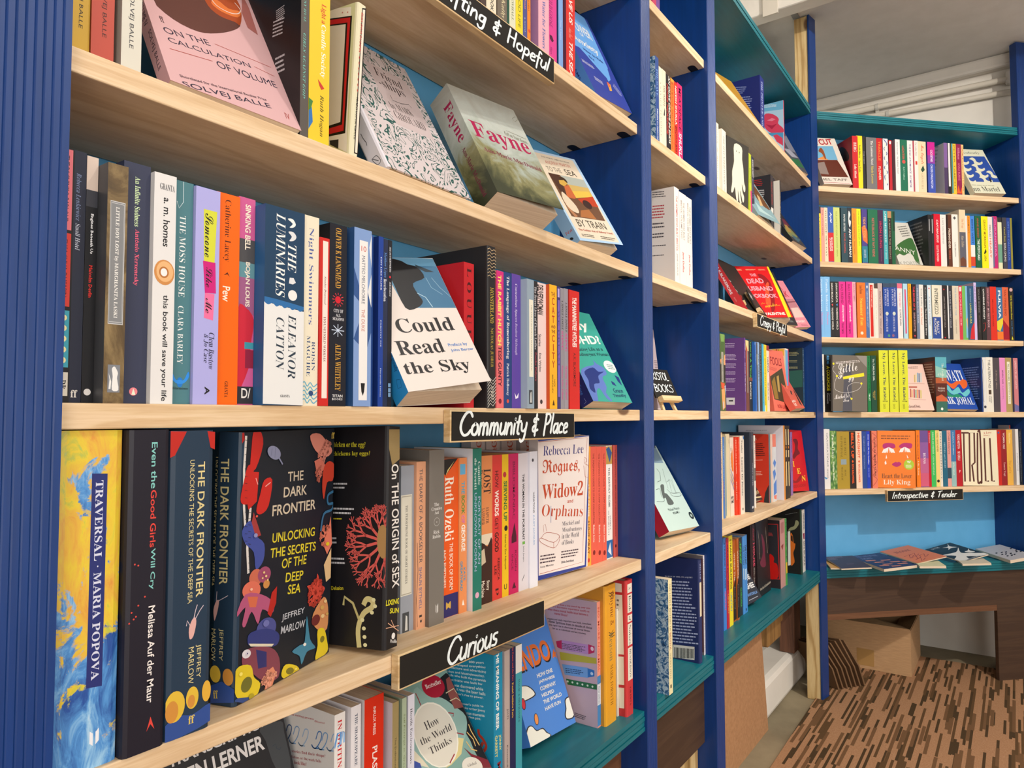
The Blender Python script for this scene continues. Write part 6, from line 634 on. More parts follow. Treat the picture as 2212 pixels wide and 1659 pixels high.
('P','black face-out book peeping out behind the bright red thriller',8,(12,130,200),(2.2786,.033,1.2647),(4.07,-21.83,-99.8),('20262a','20262a','20262a'),{},{'f':[('t','AUSTIN','u','a8b4b0',88.1,14.1,34.4,6.5,-3)]},0),
('P','pale pink face-out book with red capitals, rightmost on the Creepy & Playful shelf',8,(15,120,189.5),(2.4061,.0237,1.2647),(6.58,-27.05,-103.34),('dc8a98','dc8a98','dc8a98'),{},{'f':[('t','A','b','b8182c',62.8,160.7,25.2,22.9,1),('t','SMIRK','b','b8182c',39.2,133,110.1,23.4,1),('p','b87a84',[40,111.8,114.8,114.1,115.6,39.8,40.1,38]),('p','dcc0b8',[53.3,76.6,111.1,79.2,115.6,39.8,40.1,38]),('p','8a4a58',[42.6,102.4,118.9,105.7,117.9,100.9,44.9,96.5]),('t','HUNGRY','m','f0dcd8',67.5,23.2,73.5,9.2,0),('w','a85a68',55.2,12.4,48.6,7,2,-2)]},0),
('P','paperback with green leaves and orange shapes on its spine, left of the purple back cover',9,(37.6,128,185.1),(1.643,0,.9949),(0,-0,0),('4a5a34','4a5a34','6b6c66'),{},{'s':[('p','6f9a4a',[3.8,185.6,33.8,185.6,30.1,166.2,11.3,159.8]),('p','3c5c28',[7.5,166.2,33.8,167.5,22.6,140.5,3.8,129]),('p','d8885a',[0,121.3,11.3,126.4,7.5,111]),('p','dc9868',[30.1,136.7,37.6,134.1,37.6,95.7,26.3,116.1]),('p','1f1d1c',[0,70.1,37.6,70.1,37.6,111,0,111]),('p','9a988c',[9.4,68.8,23.3,68.8,23.3,141.8,9.4,141.8]),('t','A GUARDIAN AND A THIEF','u','4a483f',16.5,105.3,65.3,4.5,-90),('p','d0502c',[3.8,68.8,30.1,66.3,26.3,49.7,7.5,54.8]),('p','dc9a5c',[7.5,51,30.1,54.8,33.8,9.1,15,1.5]),('p','a8b0c4',[28.2,59.9,37.6,62.5,37.6,37]),('p','b8b8b4',[16.9,6.5,24.4,6.5,24.4,22.4,16.9,22.4])]},0),
('P','purple paperback with white blurbs on its back cover, left of the slim coloured spines',9,(9.8,130,193.6),(1.8474,.006,.9949),(0,-0,0),('5e3680','5e3680','65407f'),{},{'b':[('w','c9b4d6',79,183.1,31.9,13.5,3,-4),('w','c9b4d6',78.6,153.3,31.9,17,5,-3),('w','c9b4d6',78.2,128.5,31.9,13.4,4,-3),('w','c9b4d6',77.9,107.2,31.8,9.9,3,-2),('w','c9b4d6',77.6,88.8,31.8,12,4,-2),('w','c9b4d6',77.2,61.3,31.8,7.1,2,-1),('p','cfccd0',[80.4,36.5,103.3,36.1,103,17.3,81.2,17.5]),('p','2a2a2e',[87.3,29.4,98.7,29.9,98.6,26.1,87.3,26.3])],'s':[('t','BRIAN POWER','b','c8a8d8',4.9,158.5,38.7,3.9,-90),('t','THE POWER OF MEN CROUCH','b','e6dce8',4.9,90.2,75.5,3.9,-90)]},0),
('P','brown and cream spine with a red pointed shape, right of the purple back cover',9,(26.6,128,190.3),(1.8783,.012,.9949),(0,-0,0),('6b3a30','6b3a30','6b3a30'),{},{'s':[('p','d6c68a',[0,162.1,26.6,162.1,26.6,190.2,0,190.2]),('p','b02e24',[2.7,164.9,9.3,179.3,15.9,162.1,10.6,93.4,5.3,96.3]),('p','8a8078',[9.3,49.4,18.6,49.4,18.6,162.1,9.3,162.1])]},0),
('P','black spine with bright green lettering',9,(28.8,128,191.7),(1.9052,.012,.9949),(0,-0,0),('23241f','23241f','23241f'),{},{'s':[('t','Lying in','b','5fb84a',16.5,167.8,39.2,12.9,-90),('t','A Time','b','5fb84a',16.5,117.8,52,12.9,-90),('t','BROOKS','b','e6e2d8',12.2,55.9,46,10.1,-90),('p','7a4a28',[0,81.7,28.8,81.7,28.8,91.8,0,91.8])]},0),
('P','strong blue spine with thin dark lettering, left of the cyan one',9,(11.2,128,189.3),(1.9343,.004,.9949),(0,-0,0),('2a62b4','2a62b4','2a62b4'),{},{'s':[('t','THE BOY FROM','b','7fa8dc',5,160,43.6,3.4,-90),('t','FROM THE SEA','b','1f3f86',5,74.7,115.3,3.4,-90),('p','9fbce0',[0,181.8,2.8,181.8,2.8,189.2,0,189.2])]},0),
('P','thin grey spine between blue books below the Creepy & Playful sign',9,(11.8,128,191.6),(1.9735,.012,.9949),(0,-0,0),('4a4a54','4a4a54','4a4a54'),{},{'s':[('p','b0aa80',[3.6,129.9,8.3,129.9,8.3,159.6,3.6,159.6])]},0),
('P','thin pale blue spine between grey ones below the Creepy & Playful sign',9,(13.7,128,193.7),(1.9857,.012,.9949),(0,-0,0),('8fb0d8','8fb0d8','8fb0d8'),{},{'s':[('t','THE FAMILY','b','3a4a6a',6.8,123.3,80.5,5.5,-90)]},0),
('P','dark slate spine with faint capitals, left of the cyan one',9,(25,128,191.2),(1.9996,.012,.9949),(0,-0,0),('2c3038','2c3038','2c3038'),{},{'s':[('t','EAST L LETTORAL','s','7f8088',11.9,129.7,115.8,8.8,-90)]},0),
('P','slim cyan spine left of the yellow one',9,(19.3,128,192.1),(2.025,.012,.9949),(0,-0,0),('2fa4cc','2fa4cc','2fa4cc'),{},{'s':[('t','CARTOON','b','1f7a9c',8.7,68.1,87.5,5.8,-90)]},0),
('P','yellow spine with fine black lettering, left of the cream Valencia one',9,(26,128,192.2),(2.0446,.012,.9949),(0,-0,0),('e4ce22','e4ce22','e4ce22'),{},{'s':[('t','KINNING','b','8a7a18',11.7,172.9,27.7,7.8,-90),('t','STRANGE SALLY DIAMOND','b','6a5c14',11.7,85.8,134.3,7.8,-90),('p','d8e4e6',[0,.3,7.8,.3,7.8,17.1,0,17.1])]},0),
('P','cream spine with a dark red top and black capitals, left of the coral face-out book',9,(25.5,128,192.1),(2.0709,.012,.9949),(0,-0,0),('e2d2c0','e2d2c0','e2d2c0'),{},{'s':[('p','8a2030',[0,177.1,25.5,177.1,25.5,192,0,192]),('t','VALENCIA','m','26222a',14,136,46.5,12.7,-90),('t','MICHELLE TEA','b','4a4046',11.5,58.1,50.7,7.6,-90)]},0),
('P','coral face-out book with an old painting of figures, leaning below the Creepy & Playful sign',9,(13.9,110.1,190.5),(2.1945,.0383,.9957),(-.16,-6.88,-100.26),('dc6a58','dc6a58','dc6a58'),{},{'f':[('t','US FOOLS','b','8a1a24',35,156,111.1,25.8,-2),('p','3a3420',[-2.9,105.1,90.6,136.8,106.8,23.5,8.9,36]),('p','8a6a2a',[6.8,89.9,29.4,107.2,34.2,74.3,37.4,36.5,12.9,37.7]),('p','a88a4a',[43.9,107.8,59.5,111.8,54.7,58.4,41.1,61.3]),('p','9a7a34',[74.3,75.6,91.2,82.8,100.6,27.6,71.9,30.5]),('t','NORA LANGE','b','8a1a24',59.4,13.3,69.9,11.6,-3),('w','b04a44',2.8,137.4,50.8,11.7,4,-3)]},0),
('P','pale blue spine edged in hot pink, behind the coral face-out book',9,(38.4,120,201.5),(2.3079,.02,.9949),(0,-0,0),('5fa8dc','5fa8dc','d8cdb0'),{},{'b':[('p','e0a83a',[76.8,200.5,116.1,200,115.7,176.4,107.7,185.3]),('e','c03a3a',93.2,197.9,2.5,2.5,-3),('e','2a2a2a',99.8,197.2,1.3,1.2,-3)],'s':[('p','d83a78',[28.8,45.3,38.4,45.3,38.4,201.4,28.8,201.4]),('p','e8e4dc',[0,196.5,28.8,196.5,28.8,201.4,0,201.4]),('t','MANIC','b','3a5a9a',33.8,136.8,47.7,7.7,-90)]},0),
('P','coral and black book leaning low at the right end below the Creepy & Playful sign',9,(20,120,180),(2.2639,-.0023,.9954),(1.19,-28.29,-89.66),('d05a4a','d05a4a','d05a4a'),{},{'f':[('p','2a2224',[108.3,72,115.8,62.2,103.4,7.5,84.6,15.4]),('p','2a2224',[59.6,65.5,72.5,61.8,57.2,48.1,44.5,51.9]),('t','SERAPH','m','e8d8d0',4.6,24.3,90.6,8.4,3),('t','BEETLE','m','e8d8d0',-10,12.9,94.1,8.5,2)]},0),
('P','dark teal-blue book showing its back cover of pale print behind the low coral one',9,(22.7,130,224.3),(2.5705,.03,.9949),(0,-0,0),('25415f','25415f','27343c'),{},{'b':[('w','b0a878',85.4,212.6,32.9,15,3,-3),('w','b0a878',84.9,183.6,32.9,9.3,2,-3),('w','b0a878',84.5,160.3,32.9,8.4,2,-2),('w','b0a878',84,137.3,32.9,8.8,2,-2),('w','b0a878',83.6,114.5,32.8,9.3,2,-2),('p','2f5a50',[83.3,144.4,129.4,146.4,128.2,87.3,82.2,84.7])],'s':[('t','THE ANGEL OF','u','a8c4d8',10.2,167.6,100.9,6.8,-90),('t','SERAPH','b','3f86b8',10.2,59.8,92.5,6.8,-90)]},0),
('P','tall cream spine with dark blue capitals at the left end of the fifth shelf',10,(25.8,126.3,221),(1.7571,.0457,.7193),(0,-0,0),('dfc49a','dfc49a','dfc49a'),{},{'s':[('t','SALEEM HADDAD','b','33405f',12.9,166.9,84.8,10.3,-90),('t','FLOODLINES','b','2a5a9c',12.9,84.5,62.3,10.3,-90)]},0),
('P','slim blue spine with faint lettering between two cream books',10,(14.6,124.5,209.1),(1.7894,.0475,.7193),(0,-0,0),('3f74b8','3f74b8','3f74b8'),{},{'s':[('t','THE BORROWED','f','8fb4dc',6.6,122.1,133.2,4.4,-90),('p','8a5a8c',[1.5,47.3,5.1,47.3,5.1,96.5,1.5,96.5])]},0),
('P','cream book with a teal edge and almost plain spine',10,(31.5,126.9,216.8),(1.8043,.0451,.7193),(0,-0,0),('d2c4a0','d2c4a0','d2c4a0'),{},{'s':[('p','4f8a94',[0,5.9,3.8,5.9,3.8,211.4,0,211.4]),('t','THE MOUTHLESS DEAD','b','6a6048',27.5,196.3,10,4.7,-90)]},0),
('P','cream spine with stripes of orange, blue and yellow',10,(28.8,126.9,206.7),(1.8389,.0451,.7193),(0,-0,0),('dccfc0','dccfc0','dccfc0'),{},{'s':[('t','THE MEMORIAL','u','4a4440',8.6,154.7,57.5,8.6,-90),('p','d8762c',[5.8,153,20.2,180,25.9,115.8,14.4,117.5]),('p','7a78b0',[2.9,126,28.8,97.3,28.8,92.3,2.9,120.9]),('p','d8c878',[2.9,119.2,28.8,90.6,28.8,85.6,2.9,114.2]),('p','7a78b0',[2.9,112.5,28.8,83.9,28.8,78.9,2.9,107.4]),('p','d8a868',[2.9,105.7,28.8,77.2,28.8,72.2,2.9,100.7]),('p','7a78b0',[2.9,99,28.8,70.5,28.8,65.4,2.9,94]),('t','BIG TIME','m','2a2a2e',14.4,42.4,17.6,20.2,-90)]},0),
('P','red spine with white serif lettering, left of two matching slim ones',10,(13.8,128,206.8),(1.868,.0405,.7193),(0,-0,0),('d23c22','d23c22','d23c22'),{},{'s':[('t',"THAT'S ALL I KNOW",'f','ecd8c4',6.5,154.6,92.6,4.8,-90),('t','ELISA LEVI','f','ecd8c4',6.5,64.9,48,4.8,-90)]},0),
('P','plain bright red spine beside the lettered red one',10,(10.1,128,206.8),(1.882,.0366,.7193),(0,-0,0),('da4026','da4026','da4026'),{},{'s':[('t','LEVI','f','e89a80',4.8,163.8,64.9,2.5,-90)]},0),
('P','white spine with bold black first name and surname',10,(33.2,128,209.8),(1.8924,.0354,.7193),(0,-0,0),('ddd3c4','ddd3c4','ddd3c4'),{},{'s':[('t','Tender','f','2a2a2e',15.3,180.8,36.3,10.6,-90),('t','Lauren Du Plessis','f','2a2a2e',15.3,100.8,103,10.6,-90),('p','3f74b0',[23.2,209.4,33.2,207.6,33.2,199,26.5,200.7]),('e','2a2a2e',16.6,12.7,3.7,3.7,0)]},0),
('H','dark navy book with a wide plain side, in the middle of the fifth shelf',10,(24.2,140,218.2),(1.9488,.0235,.7193),(0,-0,0),('2a303e','2a303e','2b3340'),{},{'s':[('t','ALICE THOMAS ELLIS','s','8a8f9c',10.9,190.6,35.3,7.3,-90),('t','TOREY PETER','b','9a9fae',10.9,102.8,63,7.3,-90),('p','c8ccd0',[2.4,10.4,14.5,10.4,14.5,16.5,2.4,16.5])]},0),
('P','very slim white spine with red capitals beside the dark navy book',10,(13.4,127.4,207.3),(2.0444,.0446,.7193),(0,-0,0),('e4ded6','e4ded6','e4ded6'),{},{'s':[('t','MOTHERTHING','b','c23a34',7.3,157.9,66.1,6.7,-90),('p','5a5a58',[0,77.3,13.4,77.3,13.4,113.8,0,113.8])]},0),
('P','slate blue spine of a red book showing its back cover',10,(20.5,128.7,207.2),(2.1883,.0433,.7193),(0,-0,0),('46707e','46707e','c23420'),{},{'b':[('w','3a1a1a',86.2,179.2,30,41.1,7,5),('w','eab4a4',84.5,196.8,9.7,9.8,2,1),('w','eab4a4',85.3,129.1,26.1,3.9,1,4),('w','eab4a4',84.7,93.8,24.2,13.7,3,5),('p','2a2c30',[127.2,55.1,116.4,31.2,112.1,7.7,112,-1,127.2,.1])]},0),
('P','small dark book with a cream frame leaning against the red back cover',10,(16.9,100,149.9),(2.1118,.0778,.7239),(-2.66,-27.28,-88.11),('34322e','34322e','34322e'),{},{'f':[('q','d8cc9c',[98.4,71.7,102.8,69.4,107.1,13.2,22.1,8,21.6,11.8,98.8,15.4,93.3,64.3]),('t','SHORE','b','c8c090',61.5,24.9,47,10,5)]},0),
('P','very slim peach and cream spine right of the slate blue one',10,(13.8,128,206.9),(2.2032,.0414,.7193),(0,-0,0),('d8b8a8','d8b8a8','d8b8a8'),{},{},0),
('P','spine with coral top and blue brush strokes',10,(37.7,128,207.6),(2.2173,.0402,.7193),(0,-0,0),('c8ccd0','c8ccd0','c8ccd0'),{},{'s':[('p','d8705c',[0,167.6,37.7,167.6,37.7,206.7,0,206.7]),('p','3f78c8',[3.8,118.4,18.9,130.2,37.7,118.4,22.6,102.7]),('p','3f78c8',[0,92.9,22.6,98.8,33.9,83.1,11.3,63.6]),('p','3f78c8',[7.5,53.8,37.7,67.5,37.7,24.6,7.5,18.7]),('p','d8705c',[7.5,18.7,37.7,18.7,33.9,5.1,11.3,9])]},0),
('P','orange spine of the tall white book on the fifth shelf',10,(16.4,140,232.8),(2.2829,.0248,.7193),(0,-0,0),('dc8c2c','dc8c2c','d4d0d8'),{},{'b':[('t','PRAISE FOR PETER JONES','f','6a6a78',57.1,216.1,66.8,3.3,2)],'s':[('t','JOY','i','6a4a8a',8.2,199,30.2,6.6,-90)]},0),
('P','black spine with cream bars, left of its twin',10,(27.4,128,232),(2.3099,.0272,.7193),(0,-0,0),('26221f','26221f','26221f'),{},{'s':[('p','ddc896',[8.2,170.7,19.2,170.7,19.2,220.6,8.2,220.6]),('p','ddc896',[8.2,132.2,19.2,132.2,19.2,154.5,8.2,154.5]),('p','ddc896',[8.2,41.4,19.2,41.4,19.2,118,8.2,118]),('e','e0923a',13.7,163.6,4.1,4.1,0)]},0),
('P','black spine with cream bars, right of its twin',10,(28.1,128,231.2),(2.3427,.0282,.7193),(0,-0,0),('2a2521','2a2521','2a2521'),{},{'s':[('p','ddc896',[8.4,169.5,19.7,169.5,19.7,220,8.4,220]),('p','ddc896',[8.4,130.5,19.7,130.5,19.7,153.1,8.4,153.1]),('p','ddc896',[8.4,38.7,19.7,38.7,19.7,116.2,8.4,116.2]),('e','e0923a',14,162.3,4.1,4.1,0)]},0),
('P','slim violet spine left of the red face-out book',10,(29.3,128,208.6),(2.4228,.0401,.7193),(0,-0,0),('8a68a8','8a68a8','3a2a3c'),{},{'s':[('t','SPACIOUS','b','4a3468',17.6,166.5,50.9,11.7,-90),('t','ANDER','b','8a3a4a',17.6,100.9,46.4,11.7,-90)]},0),
('P','bright red face-out book with scattered yellow letters, last on the fifth shelf',10,(20.6,130,209.7),(2.4666,.0658,.7267),(-3.11,-8.07,-100.6),('c4101a','c4101a','c4101a'),{},{'f':[('t','I','f','e8c834',36.7,92,12.2,18.4,2),('t','E','f','e8c834',68.5,67.7,27.2,18.3,2),('t','N','f','e8c834',97.9,42.5,32.7,18.8,2),('q','6a0c14',[55.5,175.2,81.2,179.3,92.5,167.3,83.3,144.8,96.1,129.4,68.6,120.1,45.8,108.9,36.3,117.5,56,135.4,65.7,159.9]),('q','8a0f18',[13.6,39.4,38.6,34.9,79.1,56.3,85,43.1,46.3,28.3,10.5,28.8]),('t','MODOUDOU','s','7a1a20',55.6,17.8,101.4,9.6,3)]},0),
('P','very thin peach spine at the left end of the teal board',11,(6.9,128,225.1),(1.7496,.0411,.4449),(0,-0,0),('dcb890','dcb890','dcb890'),{},{},0),
('P','blue spine with dark capitals, leftmost wide one on the teal board',11,(19.5,128,229.8),(1.7568,.0387,.4449),(0,-0,0),('3c7ccc','3c7ccc','3c7ccc'),{},{'s':[('t','STRANGE HOUSES','m','23345c',11.7,160.3,114.2,7.8,-90),('t','UKETSU','m','d8507a',11.7,72.4,46.1,7.8,-90)]},0),
('P','dark red spine with black capitals, left of the yellow one on the teal board',11,(18.3,128,226.8),(1.7766,.0374,.4449),(0,-0,0),('b8203a','b8203a','b8203a'),{},{'s':[('t','STRANGE PICTURES','m','3a1018',10.1,153,115.1,7.3,-90),('t','UKETSU','m','c8a03a',10.1,61.6,48.4,7.3,-90)]},0),
('P','yellow spine with heavy black capitals on the teal board',11,(30,128,229.3),(1.7952,.0379,.4449),(0,-0,0),('e8d424','e8d424','e8d424'),{},{'s':[('t','STRANGE BUILDINGS','m','26241a',16.5,156.7,127.5,12,-90),('t','UKETSU','m','7a9a9c',16.5,61.1,46,12,-90)]},0),
('P','brown-orange spine with a black foot, left of its twin',11,(22.5,128,212.6),(1.8448,.0436,.4449),(0,-0,0),('a8561f','a8561f','a8561f'),{},{'s':[('t','WHEN THE','b','e0d0bc',11.2,140.6,72.6,9,-90),('p','1f1a18',[0,88.2,22.5,116.4,22.5,4.2,0,3.2]),('t','Jason Reed','i','8a8480',11.2,62.2,60.1,6.7,-90)]},0),
('P','brown-orange spine with a black foot, right of its twin',11,(15.9,128,213.2),(1.8675,.0406,.4449),(0,-0,0),('b05c22','b05c22','b05c22'),{},{'s':[('t','WHISPERS','b','e0d0bc',7.6,144.4,73.1,7.2,-90),('p','1f1a18',[0,89.7,15.9,118,15.9,5.1,0,5.1]),('t','Jason Reed','i','8a8480',8,64.5,62.5,4.8,-90)]},0),
('P','black spine with glowing green letters on the teal board',11,(26.2,125.4,208),(1.9032,.0466,.4449),(0,-0,0),('26282c','26282c','26282c'),{},{'s':[('t','NIGHTS','c','4fc84a',14.4,168.1,60.3,15.7,-90),('t','GHIROSSIA','b','3fae4a',13.8,48.7,52.4,11.8,-90)]},0),
('P','pale blue spine with dark patches, left of the matching one',11,(11.9,127.1,209.6),(1.9297,.0449,.4449),(0,-0,0),('4a90d8','4a90d8','4a90d8'),{},{'s':[('t','THE COUNT','m','1f3a5c',5.9,157.2,52.3,7.1,-90),('p','a8c8e8',[2.4,93.5,9.5,93.5,9.5,122.7,2.4,122.7])]},0),
('P','mid blue spine with dark patches, right of the matching one',11,(25.6,127,210.3),(1.9418,.045,.4449),(0,-0,0),('4688d0','4688d0','4688d0'),{},{'s':[('t','THE COUNT','m','1f3a5c',12.8,156.8,54.9,15.4,-90),('p','a8c8e8',[5.1,89.4,20.5,89.4,20.5,118.8,5.1,118.8]),('p','1a2a44',[7.7,5.8,15.4,5.8,15.4,12.1,7.7,12.1])]},0),
('P','black face-out book with white slanted capitals, leaning low on the teal board',11,(14.2,120.3,190),(1.9448,.0721,.4454),(8.47,-28.4,-107.38),('262a36','262a36','262a36'),{},{'f':[('t','PENS','m','dcdcdc',99.1,63.8,31.6,14.7,0),('t','BANSHEE','m','dcdcdc',80.4,42.5,69.5,15.1,-5),('t','BRONY SANTORELLA','b','6f9cd8',74.6,21.2,76.3,7.3,-4),('w','a8acb8',59.8,10.6,46.5,4.1,1,-2)]},0),
('H','black book with crimson and white letters down its spine, beyond the leaning black one',11,(34,112,222.4),(2.0613,.06,.4449),(0,-0,0),('2a1418','2a1418','1a0f12'),{},{'s':[('t','Haunted','c','b8283c',17.8,193.9,36.9,15.3,-90),('t','HOUSE','b','d84a68',18.7,135.3,66.8,17,-90),('t','Shirley Ortega','i','b0a8a0',17.8,73.7,49.8,15.3,-90)]},0),
('P','big glossy black face-out book with cream handwriting, on the teal board',11,(29.9,149.1,235),(2.0958,.0839,.4515),(-2.37,-2.19,-87.62),('1b1114','1b1114','1b1114'),{},{'f':[('q','6a2238',[63.3,176.9,95.8,150.3,97.4,108.1,101.6,79.6,55.1,81.3,35.2,97.6,71.5,120.5]),('t','On the Calculations','i','d8ccb8',86.8,22.5,127.6,8.1,2),('l','c8b8a4',1.6,[25.1,192,33.2,161.6,31.2,125.4,36.8,106.5]),('l','c8b8a4',1.7,[118.1,192.8,120.1,152.4,127.3,113.8])]},0),
('P','pink marbled spine of a black book with a red-framed back cover',11,(57.5,132.7,210.9),(2.2783,.0393,.4449),(0,-0,0),('c08a84','c08a84','2a2226'),{},{'b':[('p','b02a2a',[95.9,198.3,128.1,199.9,130.9,29,95.3,25.5]),('p','26262c',[97,195.9,125.6,197.3,128.1,31.5,96.5,29.3]),('q','b8140f',[98.9,100,110.9,98.9,114.2,89.6,112.9,79.8,123.4,73.8,125.8,35.6,98.9,30.8]),('w','b03a3a',95.4,171.4,16.7,12.1,3,1)],'s':[('p','8a3430',[11.5,129.8,40.2,134.6,28.7,115.3]),('p','a86a64',[11.5,168.5,46,168.5,46,202.5,11.5,202.5])]},0),
('P','thin green and yellow spine right of the pink marbled one',11,(13.1,128,210),(2.3361,.037,.4449),(0,-0,0),('4a9a4a','4a9a4a','4a9a4a'),{},{'s':[('p','e0b82a',[0,37.7,13.1,37.7,13.1,71.7,0,71.7]),('t','HOUSE OF','m','2a3a2a',6.6,140.1,117.4,7.9,-90)]},0),
('H','black book with a turned cover of a face in profile holding a white card',11,(12,138.2,219.5),(2.5218,.0338,.4449),(0,-0,0),('1f3a2a','1f3a2a','1c1a18'),{},{'b':[('q','c8651f',[101.9,129.9,109.6,130.6,112.9,104.5,118,102.4,116.4,86.4,111,70,114.4,46.7,112.9,36,101.4,31.9]),('p','1b1816',[104.5,130.1,109.5,126.7,110.4,106.9,104.1,111.6]),('p','ddd8ce',[93.7,141,102.2,143.2,101.8,28,92.8,25.1]),('q','8a8a68',[95.8,143.9,102.4,155.1,115.3,161.6,120.7,180.6,128.3,179.9,130.7,169.6,120.2,152.8,107.3,146.3]),('w','8a8a88',86.5,199,42.7,2.7,1,15)]},0),
('P','white spine with black and red letters, last on the teal board',11,(32.5,130,211.6),(2.5589,.0386,.4449),(0,-0,0),('d8d2c8','d8d2c8','d8d2c8'),{},{'s':[('t','NAPUNZEL','b','2a2a2a',17.9,170.5,56.1,16.2,-90),('p','8a1a3a',[6.5,131.9,26,131.9,26,110.6,9.7,113.3]),('t','SIN BLAKE','b','2a2a2a',17.9,63,84.6,16.2,-90)]},0),
('P','cream face-out book with a burning tree at the top left of the far bookcase',12,(19.6,128.3,207.4),(2.704,-.0135,1.8138),(4.67,-18.93,-128.2),('d8cfc4','d8cfc4','d8cfc4'),{},{'f':[('t','CLEAR CUT','m','b0202a',28.7,186.4,161.2,26.5,4),('p','6fa8c8',[11.7,166.8,105.5,171.2,104,108.8,-11.4,105.8]),('p','d88a4a',[5,107.5,48.8,125,55.9,157.1,52.7,114.6,60.4,107.1]),('q','8a4a2a',[47.1,162.1,54.4,146.4,52.7,114.6,46.3,111.8,42.1,135.3,30.1,145.4]),('p','5f2e22',[-12,104.2,101.2,108.7,121.6,32.3,-39.7,31]),('p','8a7a74',[4.3,91.8,38.4,98.3,37.3,41.1,-3.2,45]),('t','RACHEL TAFF','b','6a6058',22.7,20.1,178.2,10.2,0),('l','b0202a',1.3,[-28,7.5,115.7,4.7])]},0),
('P','red book with a black animal on its turned side, second on the far top shelf',12,(23.1,130,198.8),(2.7942,-.1061,1.8133),(0,-0,-44.19),('c01f26','c01f26','9c1c22'),{},{'b':[('q','2a1414',[57.1,177.2,84.6,171.2,110.4,134.8,106.3,114.3,82.7,118.4,92,92.8,126.5,28.2,119.5,17.3,81.6,87.6,62.1,121.3])],'s':[('t','BERG','f','e8dcd0',11.5,156.9,35.2,11.5,-90),('t','Luke Allnutt','f','e8dcd0',11.5,67,52.6,9.2,-90)]},0),
('P','lemon yellow spine with black lettering on the far top shelf',12,(24.1,120,204.2),(2.8165,-.1167,1.8133),(0,-0,-44.19),('e0d022','e0d022','e0d022'),{},{'s':[('t','Rude Mercy','b','3a3818',12,144.2,48.6,9.6,-90),('t','Sanne Cohn','b','3a3818',12,89.1,44.1,9.6,-90)]},0),
('P','narrow black spine right of the lemon yellow one on the far top shelf',12,(11.3,120,203.6),(2.834,-.1336,1.8133),(0,-0,-44.19),('26262a','26262a','26262a'),{},{'s':[('t','THE NEW','b','8a8a8c',5.7,123,48.6,4.5,-90)]},0),
('P','wide grey spine with white and yellow serif title on the far top shelf',12,(42.8,120,201.1),(2.8449,-.1442,1.8133),(0,-0,-44.19),('6f6e70','6f6e70','6f6e70'),{},{'s':[('t','The Luminous Novel','f','e0dcd6',24.2,143.8,90.8,9.9,-90),('t','Mario Levrero','f','cdb64a',24.2,60.9,66.2,9.9,-90)]},0),
('P','red spine with orange and white lettering, between the grey and the blue-patterned one',12,(23.7,120,200.6),(2.8758,-.1743,1.8133),(0,-0,-44.19),('c02024','c02024','c02024'),{},{'s':[('t','TREACLE','m','e07a3a',11.8,152.7,73.3,9.5,-90),('t','FLOWER','b','e8dcd0',11.8,68.5,50.9,9.5,-90)]},0),
('P','white spine with dark blue loops on the far top shelf',12,(20.6,120,200.6),(2.8952,-.1932,1.8133),(0,-0,-44.19),('d8d8dc','d8d8dc','d8d8dc'),{},{'s':[('l','2a3f8a',3,[4.1,197.7,16.5,179.9,4.1,162.1,16.5,144.3,4.1,126.6,16.5,108.8,4.1,91,16.5,73.3,4.1,55.6,16.5,24.6]),('p','e8e2cc',[7.2,29,13.4,29,13.4,184.4,7.2,184.4])]},0),
('P','narrow crimson spine with a white head on the far top shelf',12,(11.8,120,196.5),(2.9128,-.2103,1.8133),(0,-0,-44.19),('b82430','b82430','b82430'),{},{'s':[('p','e4dcd8',[2.4,181.3,9.4,181.3,9.4,192.4,2.4,192.4])]},0),
('P','white spine with tiny dark lettering, left of the dark green one',12,(19.8,120,201.4),(2.9319,-.2289,1.8133),(0,-0,-44.19),('e2dedc','e2dedc','b89ca8'),{},{'s':[('t','Elena Ferrante','f','4a4a50',9.4,166.6,46.9,4.9,-90),('t','My Brilliant Friend','f','4a4a50',9.4,104.2,64.6,4.9,-90)]},0),
('P','dark green spine with red and pale capitals on the far top shelf',12,(30.4,120,202),(2.9463,-.2428,1.8133),(0,-0,-44.19),('1f6a50','1f6a50','1f6a50'),{},{'s':[('t','LIGHTER','b','c8504a',13.7,152.7,51.4,9.1,-90),('e','c8504a',15.2,118.1,7.1,7.1,0),('t','RAY NERO','b','8fb8a4',14.5,73.5,49,7.6,-90)]},0),
('P','white spine with violet capitals, right of the dark green one',12,(23.1,120,200.6),(2.9683,-.2643,1.8133),(0,-0,-44.19),('e2dcd8','e2dcd8','e2dcd8'),{},{'s':[('t','THE END of ROMANCE','b','5a4a8a',11.5,131,111.9,6.9,-90),('t','LILY MEYER','b','5a4a8a',11.5,45,46.8,6.9,-90)]},0),
('P','very thin rose spine between two white ones on the far top shelf',12,(6.2,120,200.3),(2.9851,-.2806,1.8133),(0,-0,-44.19),('a84a58','a84a58','a84a58'),{},{},0),
('P','narrow white spine with a red square on the far top shelf',12,(15.7,120,201.7),(2.9898,-.2851,1.8133),(0,-0,-44.19),('e4dad2','e4dad2','e4dad2'),{},{'s':[('t','The Golden Mole','f','8a8078',7.8,169.6,51.6,6.3,-90),('p','c83a2c',[3.9,110.2,11.8,110.2,11.8,123.6,3.9,123.6])]},0),
('P','cream spine with an orange handwritten title and small bird',12,(33.8,120,200.6),(3.0012,-.2962,1.8133),(0,-0,-44.19),('e0cba8','e0cba8','e0cba8'),{},{'s':[('t','Mrs Engels','c','c84a2a',16.9,151.1,74.1,16.9,-90),('p','2a4a3a',[10.1,91.6,20.3,109.5,27,91.6,16.9,82.6]),('t','GAVIN MCCREA','u','9a8a6a',16,49.1,58.2,8.4,-90)]},0),
